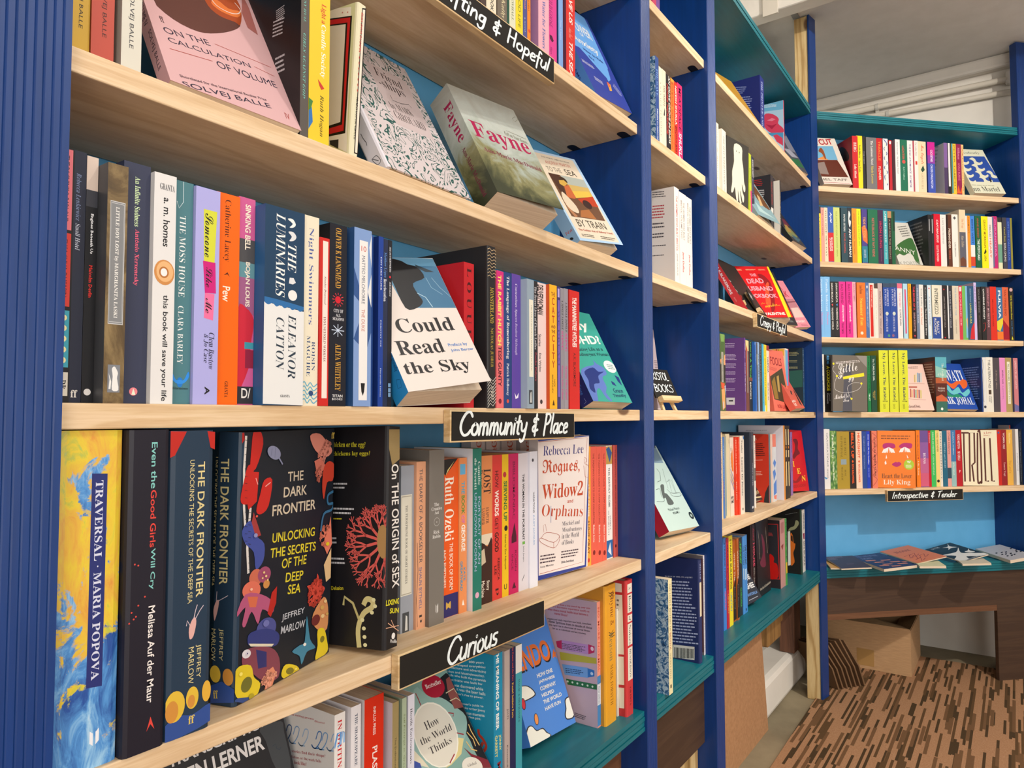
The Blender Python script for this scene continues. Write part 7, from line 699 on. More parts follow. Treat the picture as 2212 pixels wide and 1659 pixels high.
('P','spine half magenta half blue with white condensed capitals',12,(31.7,120,200.9),(3.0298,-.324,1.8133),(0,-0,-44.19),('3a4fa8','3a4fa8','3a4fa8'),{},{'s':[('p','c01f8a',[0,118.6,31.7,118.6,31.7,200.8,0,200.8]),('p','8a3a9c',[0,118.6,31.7,118.6,31.7,150.1,0,150.1]),('t','CACOETHES','b','f0e4f0',17.5,147.9,45,9.5,-90),('t','CHLOE CHALLINGTON','b','e0e4f4',17.1,69.2,89.8,8.9,-90)]},0),
('P','violet and black spine beside a pale turned side on the far top shelf',12,(14.7,130,197.6),(3.0674,-.3745,1.8133),(0,-0,-44.19),('4a3a5c','4a3a5c','c4c2c8'),{},{'b':[('w','9a98a0',91.5,202.4,17.8,123.4,9,-14)],'s':[('p','7a5a94',[0,102.7,14.7,102.7,14.7,197.5,0,197.5])]},0),
('P','black spine with a white panel on the far top shelf',12,(13.7,120,202.3),(3.0918,-.3843,1.8133),(0,-0,-44.19),('26242a','26242a','26242a'),{},{'s':[('p','dcd8d8',[2.7,35.4,11,35.4,11,202.2,2.7,202.2])]},0),
('P','yellow spine with a teal left strip on the far top shelf',12,(20.4,120,201.2),(3.1038,-.396,1.8133),(0,-0,-44.19),('d8b83a','d8b83a','d8b83a'),{},{'s':[('p','3f8a94',[0,9.5,6.1,9.5,6.1,201.1,0,201.1]),('t','PETER TAMPELL','b','8a6a1a',12.8,106.8,176.5,5.1,-90)]},0),
('P','maroon spine with pink letters and a flame-coloured foot',12,(22.2,120,201.2),(3.1187,-.4104,1.8133),(0,-0,-44.19),('8a1f4a','8a1f4a','8a1f4a'),{},{'s':[('t','Milkman','f','d88aa8',11.1,164.7,45.4,8.9,-90),('t','ANNA BURNS','b','d06a88',11.1,94.4,68,8.9,-90),('p','d8602c',[0,10.7,6.7,42.3,13.3,15.2,22.2,37.8,22.2,10.7])]},0),
('P','narrow tan spine left of the blue wave cover',12,(10,120,199.6),(3.1348,-.4261,1.8133),(0,-0,-44.19),('dcb87a','dcb87a','dcb87a'),{},{'s':[('t','OUR LONDON LIVES','b','a85a3a',5,106.8,172.4,4,-90)]},0),
('P','cream face-out book with blue waves at the top right of the far bookcase',12,(20.3,154.9,214.4),(3.1553,-.4518,1.8138),(4.16,-21.84,-129.37),('d8d8c0','d8d8c0','d8d8c0'),{},{'f':[('t','Son of Nobody','u','5a6058',39.4,194.2,181.5,14.4,2),('p','2f4fa0',[-49.7,175.5,145.7,181.8,158.8,55.4,-113.5,52]),('q','d8d8c0',[-9.1,164.2,9.6,171.9,20.9,165.5,21.2,152.9,34.9,147.7,50.1,154.2,47.4,143.7,24.9,134.7,5.9,139.6,7.4,153.4,.4,160]),('q','d8d8c0',[59.2,165.5,78.2,173.4,89.6,166.9,89.8,154.2,103.6,149,119.2,155.5,116.3,144.9,93.4,135.8,74.2,140.8,75.8,154.7,68.8,161.3]),('q','d8d8c0',[-14.2,132.5,4.4,140.1,15.6,133.7,16,121.2,29.6,116,44.7,122.4,42,112,19.7,103.2,.8,108.1,2.3,121.8,-4.7,128.3]),('q','d8d8c0',[54.1,134.2,73,141.9,84.3,135.5,84.5,122.8,98.3,117.6,113.7,124,110.9,113.6,88.2,104.7,69,109.6,70.6,123.4,63.6,130]),('q','d8d8c0',[-19.2,101.1,-.7,108.6,10.5,102.2,10.8,89.8,24.3,84.7,39.4,90.9,36.7,80.6,14.5,71.9,-4.3,76.9,-2.8,90.4,-9.8,96.9]),('q','d8d8c0',[54.4,102.2,73.2,109.8,84.5,103.4,84.7,90.9,98.4,85.7,113.7,91.9,110.9,81.6,88.3,72.8,69.2,77.8,70.9,91.5,63.8,98]),('q','d8d8c0',[-23.5,71.2,-5.1,78.5,6,72.2,6.3,59.9,19.8,54.8,34.7,60.9,32.1,50.7,10,42.2,-8.7,47.1,-7.3,60.6,-14.2,67]),('q','d8d8c0',[60.5,75.8,79.3,83.3,90.5,76.9,90.7,64.4,104.4,59.3,119.7,65.4,116.9,55.1,94.3,46.5,75.3,51.5,76.9,65.1,69.9,71.6]),('q','d8d8c0',[111.1,103.3,130.3,110.9,141.6,104.4,141.7,91.8,155.6,86.6,171.2,92.9,168.2,82.5,145.3,73.7,126,78.7,127.7,92.4,120.7,99]),('p','26262a',[112.5,82.2,116.9,71,114.9,56.8,105,51.9,106.4,65]),('t','Yann Martel','u','4a4a44',48.3,19.7,168.3,22.2,1),('w','8a8a74',-28.2,41,161.9,5.5,1,-1)]},0),
('P','yellow spine with a black top at the left end of the second far shelf',13,(14.1,120,205),(2.6917,-.0023,1.5373),(0,-0,-44.19),('e4c824','e4c824','e4c824'),{},{'s':[('p','2a2a2c',[0,179.4,14.1,179.4,14.1,204.9,0,204.9]),('t','A Line to Pakistan','i','6a5a14',7,96.6,152.7,5.6,-90)]},0),
('P','salmon spine with thin red lettering on the second far shelf',13,(13.3,120,201.4),(2.702,-.0123,1.5373),(0,-0,-44.19),('dc9a8c','dc9a8c','dc9a8c'),{},{'s':[('t','THE LITTLE ANNE','b','a84a44',6.3,145.7,94.9,3.3,-90)]},0),
('P','cream spine with fine dark lettering on the second far shelf',13,(13.4,120,202.2),(2.7118,-.0218,1.5373),(0,-0,-44.19),('ddd0b4','ddd0b4','ddd0b4'),{},{'s':[('t','THIS ONE SKY DAY','f','7a6a54',6.3,107.6,172.5,4.7,-90)]},0),
('P','spine half blue half red with white title on the second far shelf',13,(22.8,120,205),(2.7216,-.0313,1.5373),(0,-0,-44.19),('2f56a8','2f56a8','2f56a8'),{},{'s':[('p','c8242a',[0,4.8,22.8,4.8,22.8,110.4,0,110.4]),('t','Ayiti','I','e0e4f0',12,166.6,38.9,10.3,-90),('t','MADELEINE','b','f0e0dc',15.4,68.4,49.6,5.7,-90),('t','DUNNIGAN','b','f0e0dc',8.6,67.3,47.4,5.7,-90)]},0),
('P','pale lime spine with yellow-green capitals on the second far shelf',13,(25.3,120,204.9),(2.7381,-.0474,1.5373),(0,-0,-44.19),('c2cc74','c2cc74','c2cc74'),{},{'s':[('t','YOUR LOVE IS NOT GOOD','b','8a9440',12,146.1,90.9,6.3,-90),('t','JOHANNA HEDVA','b','8a9440',12,59.7,73.4,6.3,-90)]},0),
('P','dark slate spine with white and red capitals on the second far shelf',13,(26.6,120,205.5),(2.7597,-.0684,1.5373),(0,-0,-44.19),('2a4650','2a4650','2a4650'),{},{'s':[('t','PAPER SISTERS','b','d0d4d0',14,148.7,62.9,6.7,-90),('t','RACHEL CANWELL','b','b84a3c',14,73.9,73.6,6.7,-90)]},0),
('P','black spine with white ragged figures on the second far shelf',13,(17.4,120,207),(2.779,-.0872,1.5373),(0,-0,-44.19),('26303a','26303a','26303a'),{},{'s':[('q','e0e0de',[5.2,194.3,12.2,181.2,6.9,163.8,13.9,155.1,8.7,133.4,3.5,155.1]),('t','ANY HUMAN','m','e4e2de',8.7,77,104,8.7,-90)]},0),
('P','orange spine with small red lettering on the second far shelf',13,(19.3,120,204.4),(2.7917,-.0995,1.5373),(0,-0,-44.19),('e8922a','e8922a','e8922a'),{},{'s':[('t','LEONARD AND HUNGRY PAUL','b','a84a1c',9.2,138.7,95.7,4.8,-90),('t','Ronan Hession','b','a84a1c',9.2,58.3,47.7,4.8,-90)]},0),
('P','acid yellow spine with fine lettering on the second far shelf',13,(17,120,204.5),(2.8057,-.1131,1.5373),(0,-0,-44.19),('cfdc20','cfdc20','cfdc20'),{},{'s':[('t','The Woman in the Purple Skirt','b','7a8418',8.1,130.8,130.7,4.2,-90)]},0),
('P','violet, orange and teal spine on the second far shelf',13,(23.1,120,203.3),(2.82,-.127,1.5373),(0,-0,-44.19),('4a3f86','4a3f86','4a3f86'),{},{'s':[('p','e0703a',[0,136.2,11.5,144.9,23.1,123.1,23.1,75.1,4.6,88.2]),('p','2a7a8c',[0,6.5,23.1,6.5,23.1,66.4,0,66.4]),('t','TIDE BY TIDE','m','d89a5a',11.5,136.2,78.5,9.2,-90),('t','SARA MEYER','b','a8b4c8',11.5,38.2,30.4,9.2,-90)]},0),
('P','wide green spine with brown-red capitals on the second far shelf',13,(40.1,120,204.6),(2.8386,-.1451,1.5373),(0,-0,-44.19),('1f6a4a','1f6a4a','1f6a4a'),{},{'s':[('t','NETTLEBLACK BY NAT REEVE','m','b0605a',21.1,100.7,144.1,10,-90)]},0),
('P','dark purple spine with crimson title on the second far shelf',13,(23,120,203.7),(2.8676,-.1733,1.5373),(0,-0,-44.19),('3f2a4a','3f2a4a','3f2a4a'),{},{'s':[('t','IRON LUNG','b','c83050',11.3,111.9,98.5,8.7,-90),('t','Kirstine Reffstrup','f','8a4a6a',11.5,34.3,43.7,4.6,-90)]},0),
('P','turquoise spine with pale capitals on the second far shelf',13,(17.7,120,202.1),(2.8843,-.1895,1.5373),(0,-0,-44.19),('3fa0a8','3fa0a8','3fa0a8'),{},{'s':[('t','LAMB','b','cfe4e0',8.9,180.8,37.4,7.1,-90),('t','MURKEYE','f','cfe4e0',8.9,120.5,74.6,7.1,-90),('t','LUCY ROSE','f','a8d0d0',8.9,48.2,52.5,7.1,-90)]},0),
('P','black spine with a tan head on the second far shelf',13,(15.3,120,202.2),(2.8972,-.2021,1.5373),(0,-0,-44.19),('2c2624','2c2624','2c2624'),{},{'s':[('p','b8845a',[0,176.1,15.3,176.1,15.3,201.7,0,201.7]),('t','A MAP FOR THE MISSING','b','9a8a7a',7.7,97.1,149.2,6.1,-90)]},0),
('P','narrow dark green spine left of the leafy face-out book',13,(14.4,120,202.1),(2.9084,-.213,1.5373),(0,-0,-44.19),('1f5a3c','1f5a3c','1f5a3c'),{},{'s':[('p','16382a',[5.7,128.5,14.4,128.5,14.4,202,5.7,202])]},0),
('P','grey-white face-out book with a green leaf shape, in the middle of the second far shelf',13,(14,110,185.9),(2.9427,-.2231,1.5378),(2.13,-19.09,-129.13),('cfcdc4','cfcdc4','cfcdc4'),{},{'f':[('q','3f6a3a',[9.7,73.6,55.1,103.5,99.5,118.1,105.8,92.4,105.8,71.8,100.7,35.8,94.4,2.6,80.2,14.9,76.6,40.1,61.4,49.8,35.2,38.9,16.3,45.9,-6.1,32.6]),('t','LANNY','s','e0e0d8',43.5,63.5,102.6,18.9,-13),('t','MAX PORTER','s','8a8a80',34,6.6,130.6,12.5,1),('w','6a6a64',52.9,168.5,47.8,50.4,5,9)]},0),
('P','black book showing its back cover of grey print, right of the leafy face-out book',13,(11.9,140,194),(3.0054,-.3213,1.5373),(0,-0,-44.19),('232326','232326','252527'),{},{'b':[('w','6f6f72',43,180.3,72.3,132.2,10,-1)],'s':[('p','8a8a8c',[3.6,132.3,8.4,132.3,8.4,176.6,3.6,176.6])]},0),
('P','narrow black spine left of the crimson one on the second far shelf',13,(12,120,195.7),(3.028,-.3292,1.5373),(0,-0,-44.19),('28282b','28282b','28282b'),{},{'s':[('p','9a9a9c',[3.6,127,8.4,127,8.4,180.4,3.6,180.4])]},0),
('P','crimson spine with white capitals on the second far shelf',13,(26.8,120,200.8),(3.0368,-.3378,1.5373),(0,-0,-44.19),('c8102c','c8102c','c8102c'),{},{'s':[('t','CAPTAIN JESUS','I','f0dcd8',13.4,135.7,86.8,10.7,-90),('t','COLETTE SNOWDEN','b','f0dcd8',13.4,52.4,62.1,8,-90)]},0),
('P','plain white spine right of the crimson one on the second far shelf',13,(24.9,120,199.9),(3.0562,-.3567,1.5373),(0,-0,-44.19),('dedad4','dedad4','dedad4'),{},{'s':[('t','LADY MACBETHAD','f','9a9690',11.8,138,98.1,6.2,-90)]},0),
('P','brown spine with a black strip and white capitals on the second far shelf',13,(21.2,120,200.4),(3.0762,-.3761,1.5373),(0,-0,-44.19),('5a3222','5a3222','5a3222'),{},{'s':[('p','2a201c',[0,7.7,5.3,7.7,5.3,200.3,0,200.3]),('t','PREMANDER','b','e0d4c4',10.6,110.1,75.9,8.5,-90),('t','FOR THE DEAD','f','b0604a',10.6,48.8,33.4,8.5,-90)]},0),
('P','white spine with a small black diamond on the second far shelf',13,(26.1,120,203.3),(3.0917,-.3911,1.5373),(0,-0,-44.19),('e0dcd4','e0dcd4','e0dcd4'),{},{'s':[('p','4a4a4c',[13,196.3,19.5,189.6,13,182.8,6.5,189.6]),('t','LARS BROWN','b','6a6a6a',13,68.8,53.6,5.2,-90)]},0),
('P','tall spine half cream half grey with brown patches on the second far shelf',13,(26.7,140,220.7),(3.1057,-.4145,1.5373),(0,-0,-44.19),('5a5a66','5a5a66','cdbfa8'),{},{'s':[('p','dcc6a4',[0,135,26.7,135,26.7,220.6,0,220.6]),('p','6a4030',[0,32.4,13.3,41.3,26.7,28,26.7,5.7,0,5.7]),('t','The Trap','f','c87a54',13.3,168.6,35.8,10.7,-90),('t','Alan Zeller','f','b8a890',13.3,99.3,44.7,10.7,-90)]},0),
('P','very thin white spine right of the cream and grey one',13,(13.9,120,200.8),(3.1299,-.4283,1.5373),(0,-0,-44.19),('d8d4ce','d8d4ce','d8d4ce'),{},{},0),
('P','slim orange spine on the second far shelf',13,(12.5,120,201.2),(3.1401,-.4382,1.5373),(0,-0,-44.19),('e08c28','e08c28','e08c28'),{},{'s':[('t','HARMONY','b','8a4a14',6.2,164.4,60.7,5,-90)]},0),
('P','spine in blue, white and red blocks on the second far shelf',13,(18.6,120,201),(3.1493,-.4471,1.5373),(0,-0,-44.19),('3f7fd0','3f7fd0','3f7fd0'),{},{'s':[('p','dcdcd8',[0,44.9,18.6,44.9,18.6,89.8,0,89.8]),('p','c8442c',[0,9.1,18.6,9.1,18.6,44.9,0,44.9]),('t','BEING WEST','b','1f3f80',9.3,141.5,94.5,7.5,-90)]},0),
('P','green spine with red name and white title on the second far shelf',13,(26.7,120,201.9),(3.1645,-.4619,1.5373),(0,-0,-44.19),('1c5a3a','1c5a3a','1c5a3a'),{},{'s':[('t','ANNE BEREST','b','b04a3c',12,156.1,76.7,8,-90),('t','THE POSTCARD','m','d8e0d8',13.1,72.8,80.9,10.2,-90)]},0),
('P','bright yellow spine with black capitals on the second far shelf',13,(28.6,120,201.9),(3.1838,-.4807,1.5373),(0,-0,-44.19),('ecdc18','ecdc18','ecdc18'),{},{'s':[('t','GRANT MORRISON','b','8a5a14',14.7,134.9,108.3,9.4,-90),('p','2a2a1a',[8.6,60.4,17.1,78.5,20,65,11.4,55.9]),('t','LUDA','b','6a4a14',14.3,41.3,24.7,8.6,-90)]},0),
('P','off-white spine with grey and orange lettering on the second far shelf',13,(19.4,120,202),(3.2046,-.5009,1.5373),(0,-0,-44.19),('dcd0cc','dcd0cc','dcd0cc'),{},{'s':[('t','DEUCES','b','5a5a60',9.7,147.2,45.2,7.7,-90),('t','HEART','b','d86a4a',9.7,81.7,76.7,7.7,-90)]},0),
('P','magenta and slate spine with lilac capitals on the second far shelf',13,(21,120,204.4),(3.2186,-.5146,1.5373),(0,-0,-44.19),('b8246a','b8246a','b8246a'),{},{'s':[('p','5a6a8a',[0,8.1,6.3,8.1,6.3,202.6,0,202.6]),('t','CURANDERA','b','d08ac0',12.6,121.1,144.8,6.3,-90)]},0),
('P','spine in dark, cream and mint bands on the second far shelf',13,(17.7,120,200.9),(3.2355,-.531,1.5373),(0,-0,-44.19),('d4d4b0','d4d4b0','d4d4b0'),{},{'s':[('p','2a2a30',[0,183.1,17.7,183.1,17.7,200.8,0,200.8]),('p','6a9a84',[0,26.9,17.7,26.9,17.7,97,0,97])]},0),
('P','charcoal spine with yellow italic lettering on the second far shelf',13,(18.8,120,201.9),(3.2505,-.5455,1.5373),(0,-0,-44.19),('3f3f4a','3f3f4a','3f3f4a'),{},{'s':[('t','Cursed Bunny','i','c8c05a',9.4,134.2,59,7.5,-90),('t','BORA CHUNG','b','d8d4c8',9.4,67.3,70.2,7.5,-90)]},0),
('P','deep blue spine second from the right end of the second far shelf',13,(15.4,120,201.5),(3.2641,-.5588,1.5373),(0,-0,-44.19),('24408c','24408c','24408c'),{},{'s':[('t','ON THE CALCULUS','b','6a86c8',7.7,112.3,149.9,6.2,-90)]},0),
('P','olive edge spine at the right end of the second far shelf',13,(8.6,120,201.3),(3.2754,-.5697,1.5373),(0,-0,-44.19),('8a8438','8a8438','8a8438'),{},{},0),
('P','light blue spine with white and pink lettering at the left end, third far shelf',14,(19.6,120,219.6),(2.6886,-.0035,1.2642),(0,-0,-44.19),('7ab4e4','7ab4e4','7ab4e4'),{},{'s':[('t','Pamela Anderson','u','d4e4f4',9.8,152.8,115.1,7.8,-90),('t','Thespian','u','e07ab0',9.8,68.9,45.5,7.8,-90)]},0),
('P','light blue spine with white and pink lettering between its twin and a black spine',14,(23.4,120,220.3),(2.7029,-.0174,1.2642),(0,-0,-44.19),('7ab4e4','7ab4e4','7ab4e4'),{},{'s':[('t','Pamela Anderson','u','d4e4f4',11.7,153.5,115.3,9.3,-90),('t','Thespian','u','e07ab0',11.7,69.4,45.6,9.3,-90)]},0),
('P','black spine with white capitals and a small red mark on the third far shelf',14,(17.4,120,203.5),(2.7198,-.0338,1.2642),(0,-0,-44.19),('232325','232325','232325'),{},{'s':[('t','SARAH MORATA','b','dcd8d0',8.7,163.2,71.5,7,-90),('t','VANISHING WORLD','b','dcd8d0',8.7,69,80.4,7,-90),('p','c84a4a',[5.2,120.1,12.2,123.8,10.4,112.8])]},0),
('P','black spine with white capitals and a small blue mark on the third far shelf',14,(18.2,120,204),(2.7325,-.0462,1.2642),(0,-0,-44.19),('252527','252527','252527'),{},{'s':[('t','SARAH MORATA','b','dcd8d0',9.1,163.7,71.6,7.3,-90),('t','VANISHING WORLD','b','dcd8d0',9.1,69.4,80.5,7.3,-90),('p','4a8ac8',[5.5,120.6,12.8,124.3,10.9,113.3])]},0),
('P','hot pink spine with black italic title, left one of two on the third far shelf',14,(26,120,204.6),(2.7458,-.0591,1.2642),(0,-0,-44.19),('d8308c','d8308c','d8308c'),{},{'s':[('t','BAD FRIEND','b','8a1450',12.3,159.8,69.8,9.1,-90),('t','slanting towards','I','f0dce4',14.9,89.1,60.5,9.1,-90),('t','TIFFANY SMITH','b','6a1040',11.7,35.1,40.2,7.8,-90)]},0),
('P','hot pink spine with black italic title, right one of two on the third far shelf',14,(25.2,120,205.5),(2.7665,-.0792,1.2642),(0,-0,-44.19),('d8308c','d8308c','d8308c'),{},{'s':[('t','BAD FRIEND','b','8a1450',12,160.6,70,8.8,-90),('t','slanting towards','I','f0dce4',14.5,89.8,60.6,8.8,-90),('t','TIFFANY SMITH','b','6a1040',11.3,35.7,40.3,7.6,-90)]},0),
('P','narrow pale pink spine left of the wide orange one',14,(13.5,120,204.9),(2.7848,-.0969,1.2642),(0,-0,-44.19),('e0a4b0','e0a4b0','e0a4b0'),{},{'s':[('t','KAROLINA SUMMERS','b','a84a6a',6.8,165.8,64.6,5.4,-90)]},0),
('P','wide orange spine with yellow serif title on the third far shelf',14,(35.1,120,203.9),(2.7974,-.1092,1.2642),(0,-0,-44.19),('e0742c','e0742c','e0742c'),{},{'s':[('t','Jeanne Thornton','f','5a2a14',16.7,177.7,31.4,12.3,-90),('t','Summer Fun','f','ecc44a',18.5,95.6,99.5,12.3,-90),('e','f0dcc8',17.6,18.3,5.9,5.9,0)]},0),
('P','slate blue spine with a white diamond on the third far shelf',14,(13.6,120,205.1),(2.8228,-.1339,1.2642),(0,-0,-44.19),('4a6aa0','4a6aa0','4a6aa0'),{},{'s':[('p','dce0e8',[6.8,196,10.2,188.6,6.8,181.2,3.4,188.6]),('t','CLEANING HOME','b','b8c8e0',6.8,140.5,70.3,5.5,-90),('t','DEBORAH LEVY','b','9ab0d0',6.8,70.3,62.7,5.5,-90)]},0),
('P','cream spine with a tall red panel on the third far shelf',14,(21.1,120,203.3),(2.8328,-.1437,1.2642),(0,-0,-44.19),('d8d0c4','d8d0c4','d8d0c4'),{},{'s':[('p','c8241c',[4.2,6.2,15.8,6.2,15.8,196.6,4.2,196.6]),('t','THE OTHER MOTHER','b','e8c0b0',10.5,152.1,77.8,4.2,-90)]},0),
('P','short blank cream spine on the third far shelf',14,(14.5,120,184),(2.8481,-.1586,1.2642),(0,-0,-44.19),('e2dcd0','e2dcd0','e2dcd0'),{},{'s':[('t','YOUR SELF','b','c8bca8',6.9,115.6,92.6,3.6,-90)]},0),
('P','greyish pink spine with a diamond at its head on the third far shelf',14,(18.7,120,203.8),(2.8588,-.1689,1.2642),(0,-0,-44.19),('b8a4a0','b8a4a0','b8a4a0'),{},{'s':[('t','PEOPLE IN THE ROOM','b','7a6a6a',9.4,129,89,7.5,-90),('t','NORAH LANGE','b','7a6a6a',9.4,45.6,55.5,7.5,-90)]},0),
('P','deep blue speckled spine with white capitals, left one of a pair, third far shelf',14,(29,120,204.4),(2.8746,-.1842,1.2642),(0,-0,-44.19),('24489c','24489c','24489c'),{},{'s':[('p','3a4a60',[0,189.2,29,189.2,29,204.3,0,204.3]),('t','APHRODITE','u','dce0e8',19.3,152.9,68.8,6.7,-90),('t','IN PIECES','u','dce0e8',9.7,152,59.5,6.7,-90),('e','c8d0c0',14.5,92.5,6.3,6.3,0),('t','LAUREN J.A. BEAR','u','dce0e8',13.1,55.5,59.3,8.7,-90),('e','4a8a7a',20.3,11,5.2,5.2,0)]},0),
('P','deep blue speckled spine with white capitals, right one of a pair, third far shelf',14,(28.8,120,205.4),(2.8956,-.2047,1.2642),(0,-0,-44.19),('2a4a9a','2a4a9a','2a4a9a'),{},{'s':[('p','3a4a60',[0,190.2,28.8,190.2,28.8,205.3,0,205.3]),('t','APHRODITE','u','dce0e8',19.2,153.8,69,6.6,-90),('t','IN PIECES','u','dce0e8',9.7,152.9,59.7,6.6,-90),('e','c8d0c0',14.4,93.3,6.3,6.3,0),('t','LAUREN J.A. BEAR','u','dce0e8',13,56.1,59.4,8.7,-90),('e','8a5a7a',8.7,11.6,5.2,5.2,0)]},0),
('P','white spine with a pink head on the third far shelf',14,(20.6,120,205.6),(2.9165,-.225,1.2642),(0,-0,-44.19),('e0dad8','e0dad8','e0dad8'),{},{'s':[('p','dc6a80',[0,187.2,20.6,187.2,20.6,205.5,0,205.5]),('t','THE POWER TAROT','b','d88a9a',10.3,144.2,56,8.2,-90),('t','ELYNORE JENSEN','b','4a4a50',10.3,79,59.6,8.2,-90)]},0),
('P','pale blue spine with a hot pink strip on the third far shelf',14,(18.4,120,205.2),(2.9336,-.2417,1.2642),(0,-0,-44.19),('a8cfe0','a8cfe0','a8cfe0'),{},{'s':[('p','d83a6a',[6.5,19.9,12,19.9,12,184.1,6.5,184.1])]},0),
('P','amber spine with fine lettering on the third far shelf',14,(13.4,120,205.8),(2.9487,-.2563,1.2642),(0,-0,-44.19),('e8a020','e8a020','e8a020'),{},{'s':[('t','LITTLE DANCER','b','8a5a14',6.7,160.3,78.7,5.4,-90)]},0),
('P','black spine with red title on the third far shelf',14,(17.7,120,204.5),(2.9601,-.2674,1.2642),(0,-0,-44.19),('2a2225','2a2225','2a2225'),{},{'s':[('t','THE BOOK OF X','m','d83a4a',8.8,151.5,90,7.1,-90),('t','SARAH ROSE ETTER','b','c89a9a',8.8,63.5,71,7.1,-90),('p','d83a4a',[5.3,15,12.4,15,8.8,5.6])]},0),
('P','slate spine with small pale lettering on the third far shelf',14,(12.4,120,204.3),(2.973,-.2799,1.2642),(0,-0,-44.19),('6a7a94','6a7a94','6a7a94'),{},{'s':[('t','NIGHT BLACK BEAR','b','b8c0d0',6.2,123.8,131.2,4.9,-90)]},0),
('P','white spine with grey and orange name on the third far shelf',14,(17.5,120,204),(2.9821,-.2888,1.2642),(0,-0,-44.19),('dcd8d0','dcd8d0','dcd8d0'),{},{'s':[('t','Tessa Hadley','f','6a6a6a',8.7,156.1,67.6,7,-90),('t','After the Funeral','f','d8744a',8.7,86.7,63.7,7,-90)]},0),
('P','black spine with white handwritten lettering on the third far shelf',14,(15.8,120,202.3),(2.9948,-.3012,1.2642),(0,-0,-44.19),('2a2c2e','2a2c2e','2a2c2e'),{},{'s':[('t','Gretchen Gurney','c','d0d0cc',7.9,156.6,75.2,6.3,-90),('t','The body in the library','I','d0d0cc',7.9,64.6,101.2,6.3,-90)]},0),
('P','very pale blue spine with a red dot on the third far shelf',14,(16.7,120,203.9),(3.0064,-.3124,1.2642),(0,-0,-44.19),('bcd0dc','bcd0dc','bcd0dc'),{},{'s':[('p','e0dedc',[5,14.3,12.5,14.3,12.5,198.5,5,198.5]),('e','c8303c',8.3,190.9,2.6,2.6,0),('t','A SILENCE SHARED','b','6a8ab0',8.8,106.3,109,4.2,-90)]},0),
('P','wide cream and blue spine with tall condensed capitals on the third far shelf',14,(35.4,120,204.5),(3.0208,-.3264,1.2642),(0,-0,-44.19),('dcd6c0','dcd6c0','dcd6c0'),{},{'s':[('p','2c4a94',[0,3.6,35.4,3.6,35.4,84.4,0,84.4]),('t','INTERMEZZO','b','5a5a50',18.1,143.2,97.3,14.9,-90),('t','SALLY','b','e0dcd0',23,45.8,47,9.2,-90),('t','ROONEY','b','e0dcd0',11.5,47.7,62,8.8,-90)]},0),
('P','black spine with white left edge and thin capitals on the third far shelf',14,(26.7,120,204.5),(3.0464,-.3513,1.2642),(0,-0,-44.19),('2a2526','2a2526','2a2526'),{},{'s':[('p','dcd8d4',[0,4.1,6.7,4.1,6.7,204.4,0,204.4]),('e','b02430',16,189,3,3,0),('t','JAMES CAHILL THE VIOLET HOUR','b','b0a8a4',16,104,117,5.3,-90),('e','b02430',16,7.9,3,3,0)]},0),
('P','charcoal spine with white left edge on the third far shelf',14,(21.5,120,203.9),(3.0673,-.3717,1.2642),(0,-0,-44.19),('33333a','33333a','33333a'),{},{'s':[('p','d8d8d8',[0,4.6,5.4,4.6,5.4,203.8,0,203.8]),('t','MARY AND THE RABBIT DREAM','b','a8a8b0',12.4,114.1,136.2,5.4,-90)]},0),
('P','stone-coloured spine with faint blue lettering on the third far shelf',14,(27.3,120,203.8),(3.083,-.3869,1.2642),(0,-0,-44.19),('cfc3ae','cfc3ae','cfc3ae'),{},{'s':[('t','THE PALACE OF THE','b','8aa0b8',13.9,145.1,106.2,6,-90),('t','GUNNAR HARDING','b','8a8478',13.7,50.4,52.9,5.5,-90)]},0),
('P','narrow rose spine with white ends on the third far shelf',14,(14.4,120,204.7),(3.1028,-.4061,1.2642),(0,-0,-44.19),('c83a4a','c83a4a','c83a4a'),{},{'s':[('p','e8d8d4',[2.9,183.6,11.5,183.6,11.5,200.7,2.9,200.7]),('t','OXBRIDGE','b','e8b0b8',7.2,115.3,121.4,5.8,-90)]},0),
('P','spine striped green and light blue on the third far shelf',14,(21.4,120,204.4),(3.1133,-.4163,1.2642),(0,-0,-44.19),('6fb05a','6fb05a','6fb05a'),{},{'s':[('p','7ab0d8',[13.9,9.5,21.4,9.5,21.4,204.3,13.9,204.3]),('p','d8b07a',[15,77.7,21.4,85.3,21.4,39.8])]},0),
('P','blue spine with a curving red foot and yellow capitals on the third far shelf',14,(28.4,120,205.1),(3.1288,-.4315,1.2642),(0,-0,-44.19),('2c5478','2c5478','2c5478'),{},{'s':[('t','Richard Francis','i','a8c0d0',14.2,169.6,53.4,5.7,-90),('t','LAURA LAURA','b','c8c84a',13.5,101.1,76.1,7.1,-90),('p','c82c34',[8.5,4.3,14.2,44.1,28.4,70.7,28.4,4.3])]},0),
('P','tall narrow lilac spine on the third far shelf',14,(11,120,219),(3.1494,-.4515,1.2642),(0,-0,-44.19),('c4b4dc','c4b4dc','b0a4c4'),{},{'s':[('t','THE DAY MAN','b','7a5a9a',5.5,162.6,91.6,4.4,-90)]},0),
('P','black spine with grey outlined capitals on the third far shelf',14,(16.6,120,202.9),(3.1592,-.461,1.2642),(0,-0,-44.19),('2a2727','2a2727','2a2727'),{},{'s':[('t','SOLAR BONES','s','8a8a8a',7.9,149.7,87.8,5.8,-90),('t','MIKE MCCORMACK','b','6a5a50',7.9,62,64.7,4.2,-90)]},0),
('P','black spine with bold white name and red cord on the third far shelf',14,(19.3,120,204.7),(3.173,-.4744,1.2642),(0,-0,-44.19),('252526','252526','252526'),{},{'s':[('t','CATHERINE CHIDGEY','m','dcdcd8',9.9,137.9,116.6,6.4,-90),('l','b83030',2,[5.8,64.3,13.5,68.1,15.4,49.1,5.8,33.8])]},0),
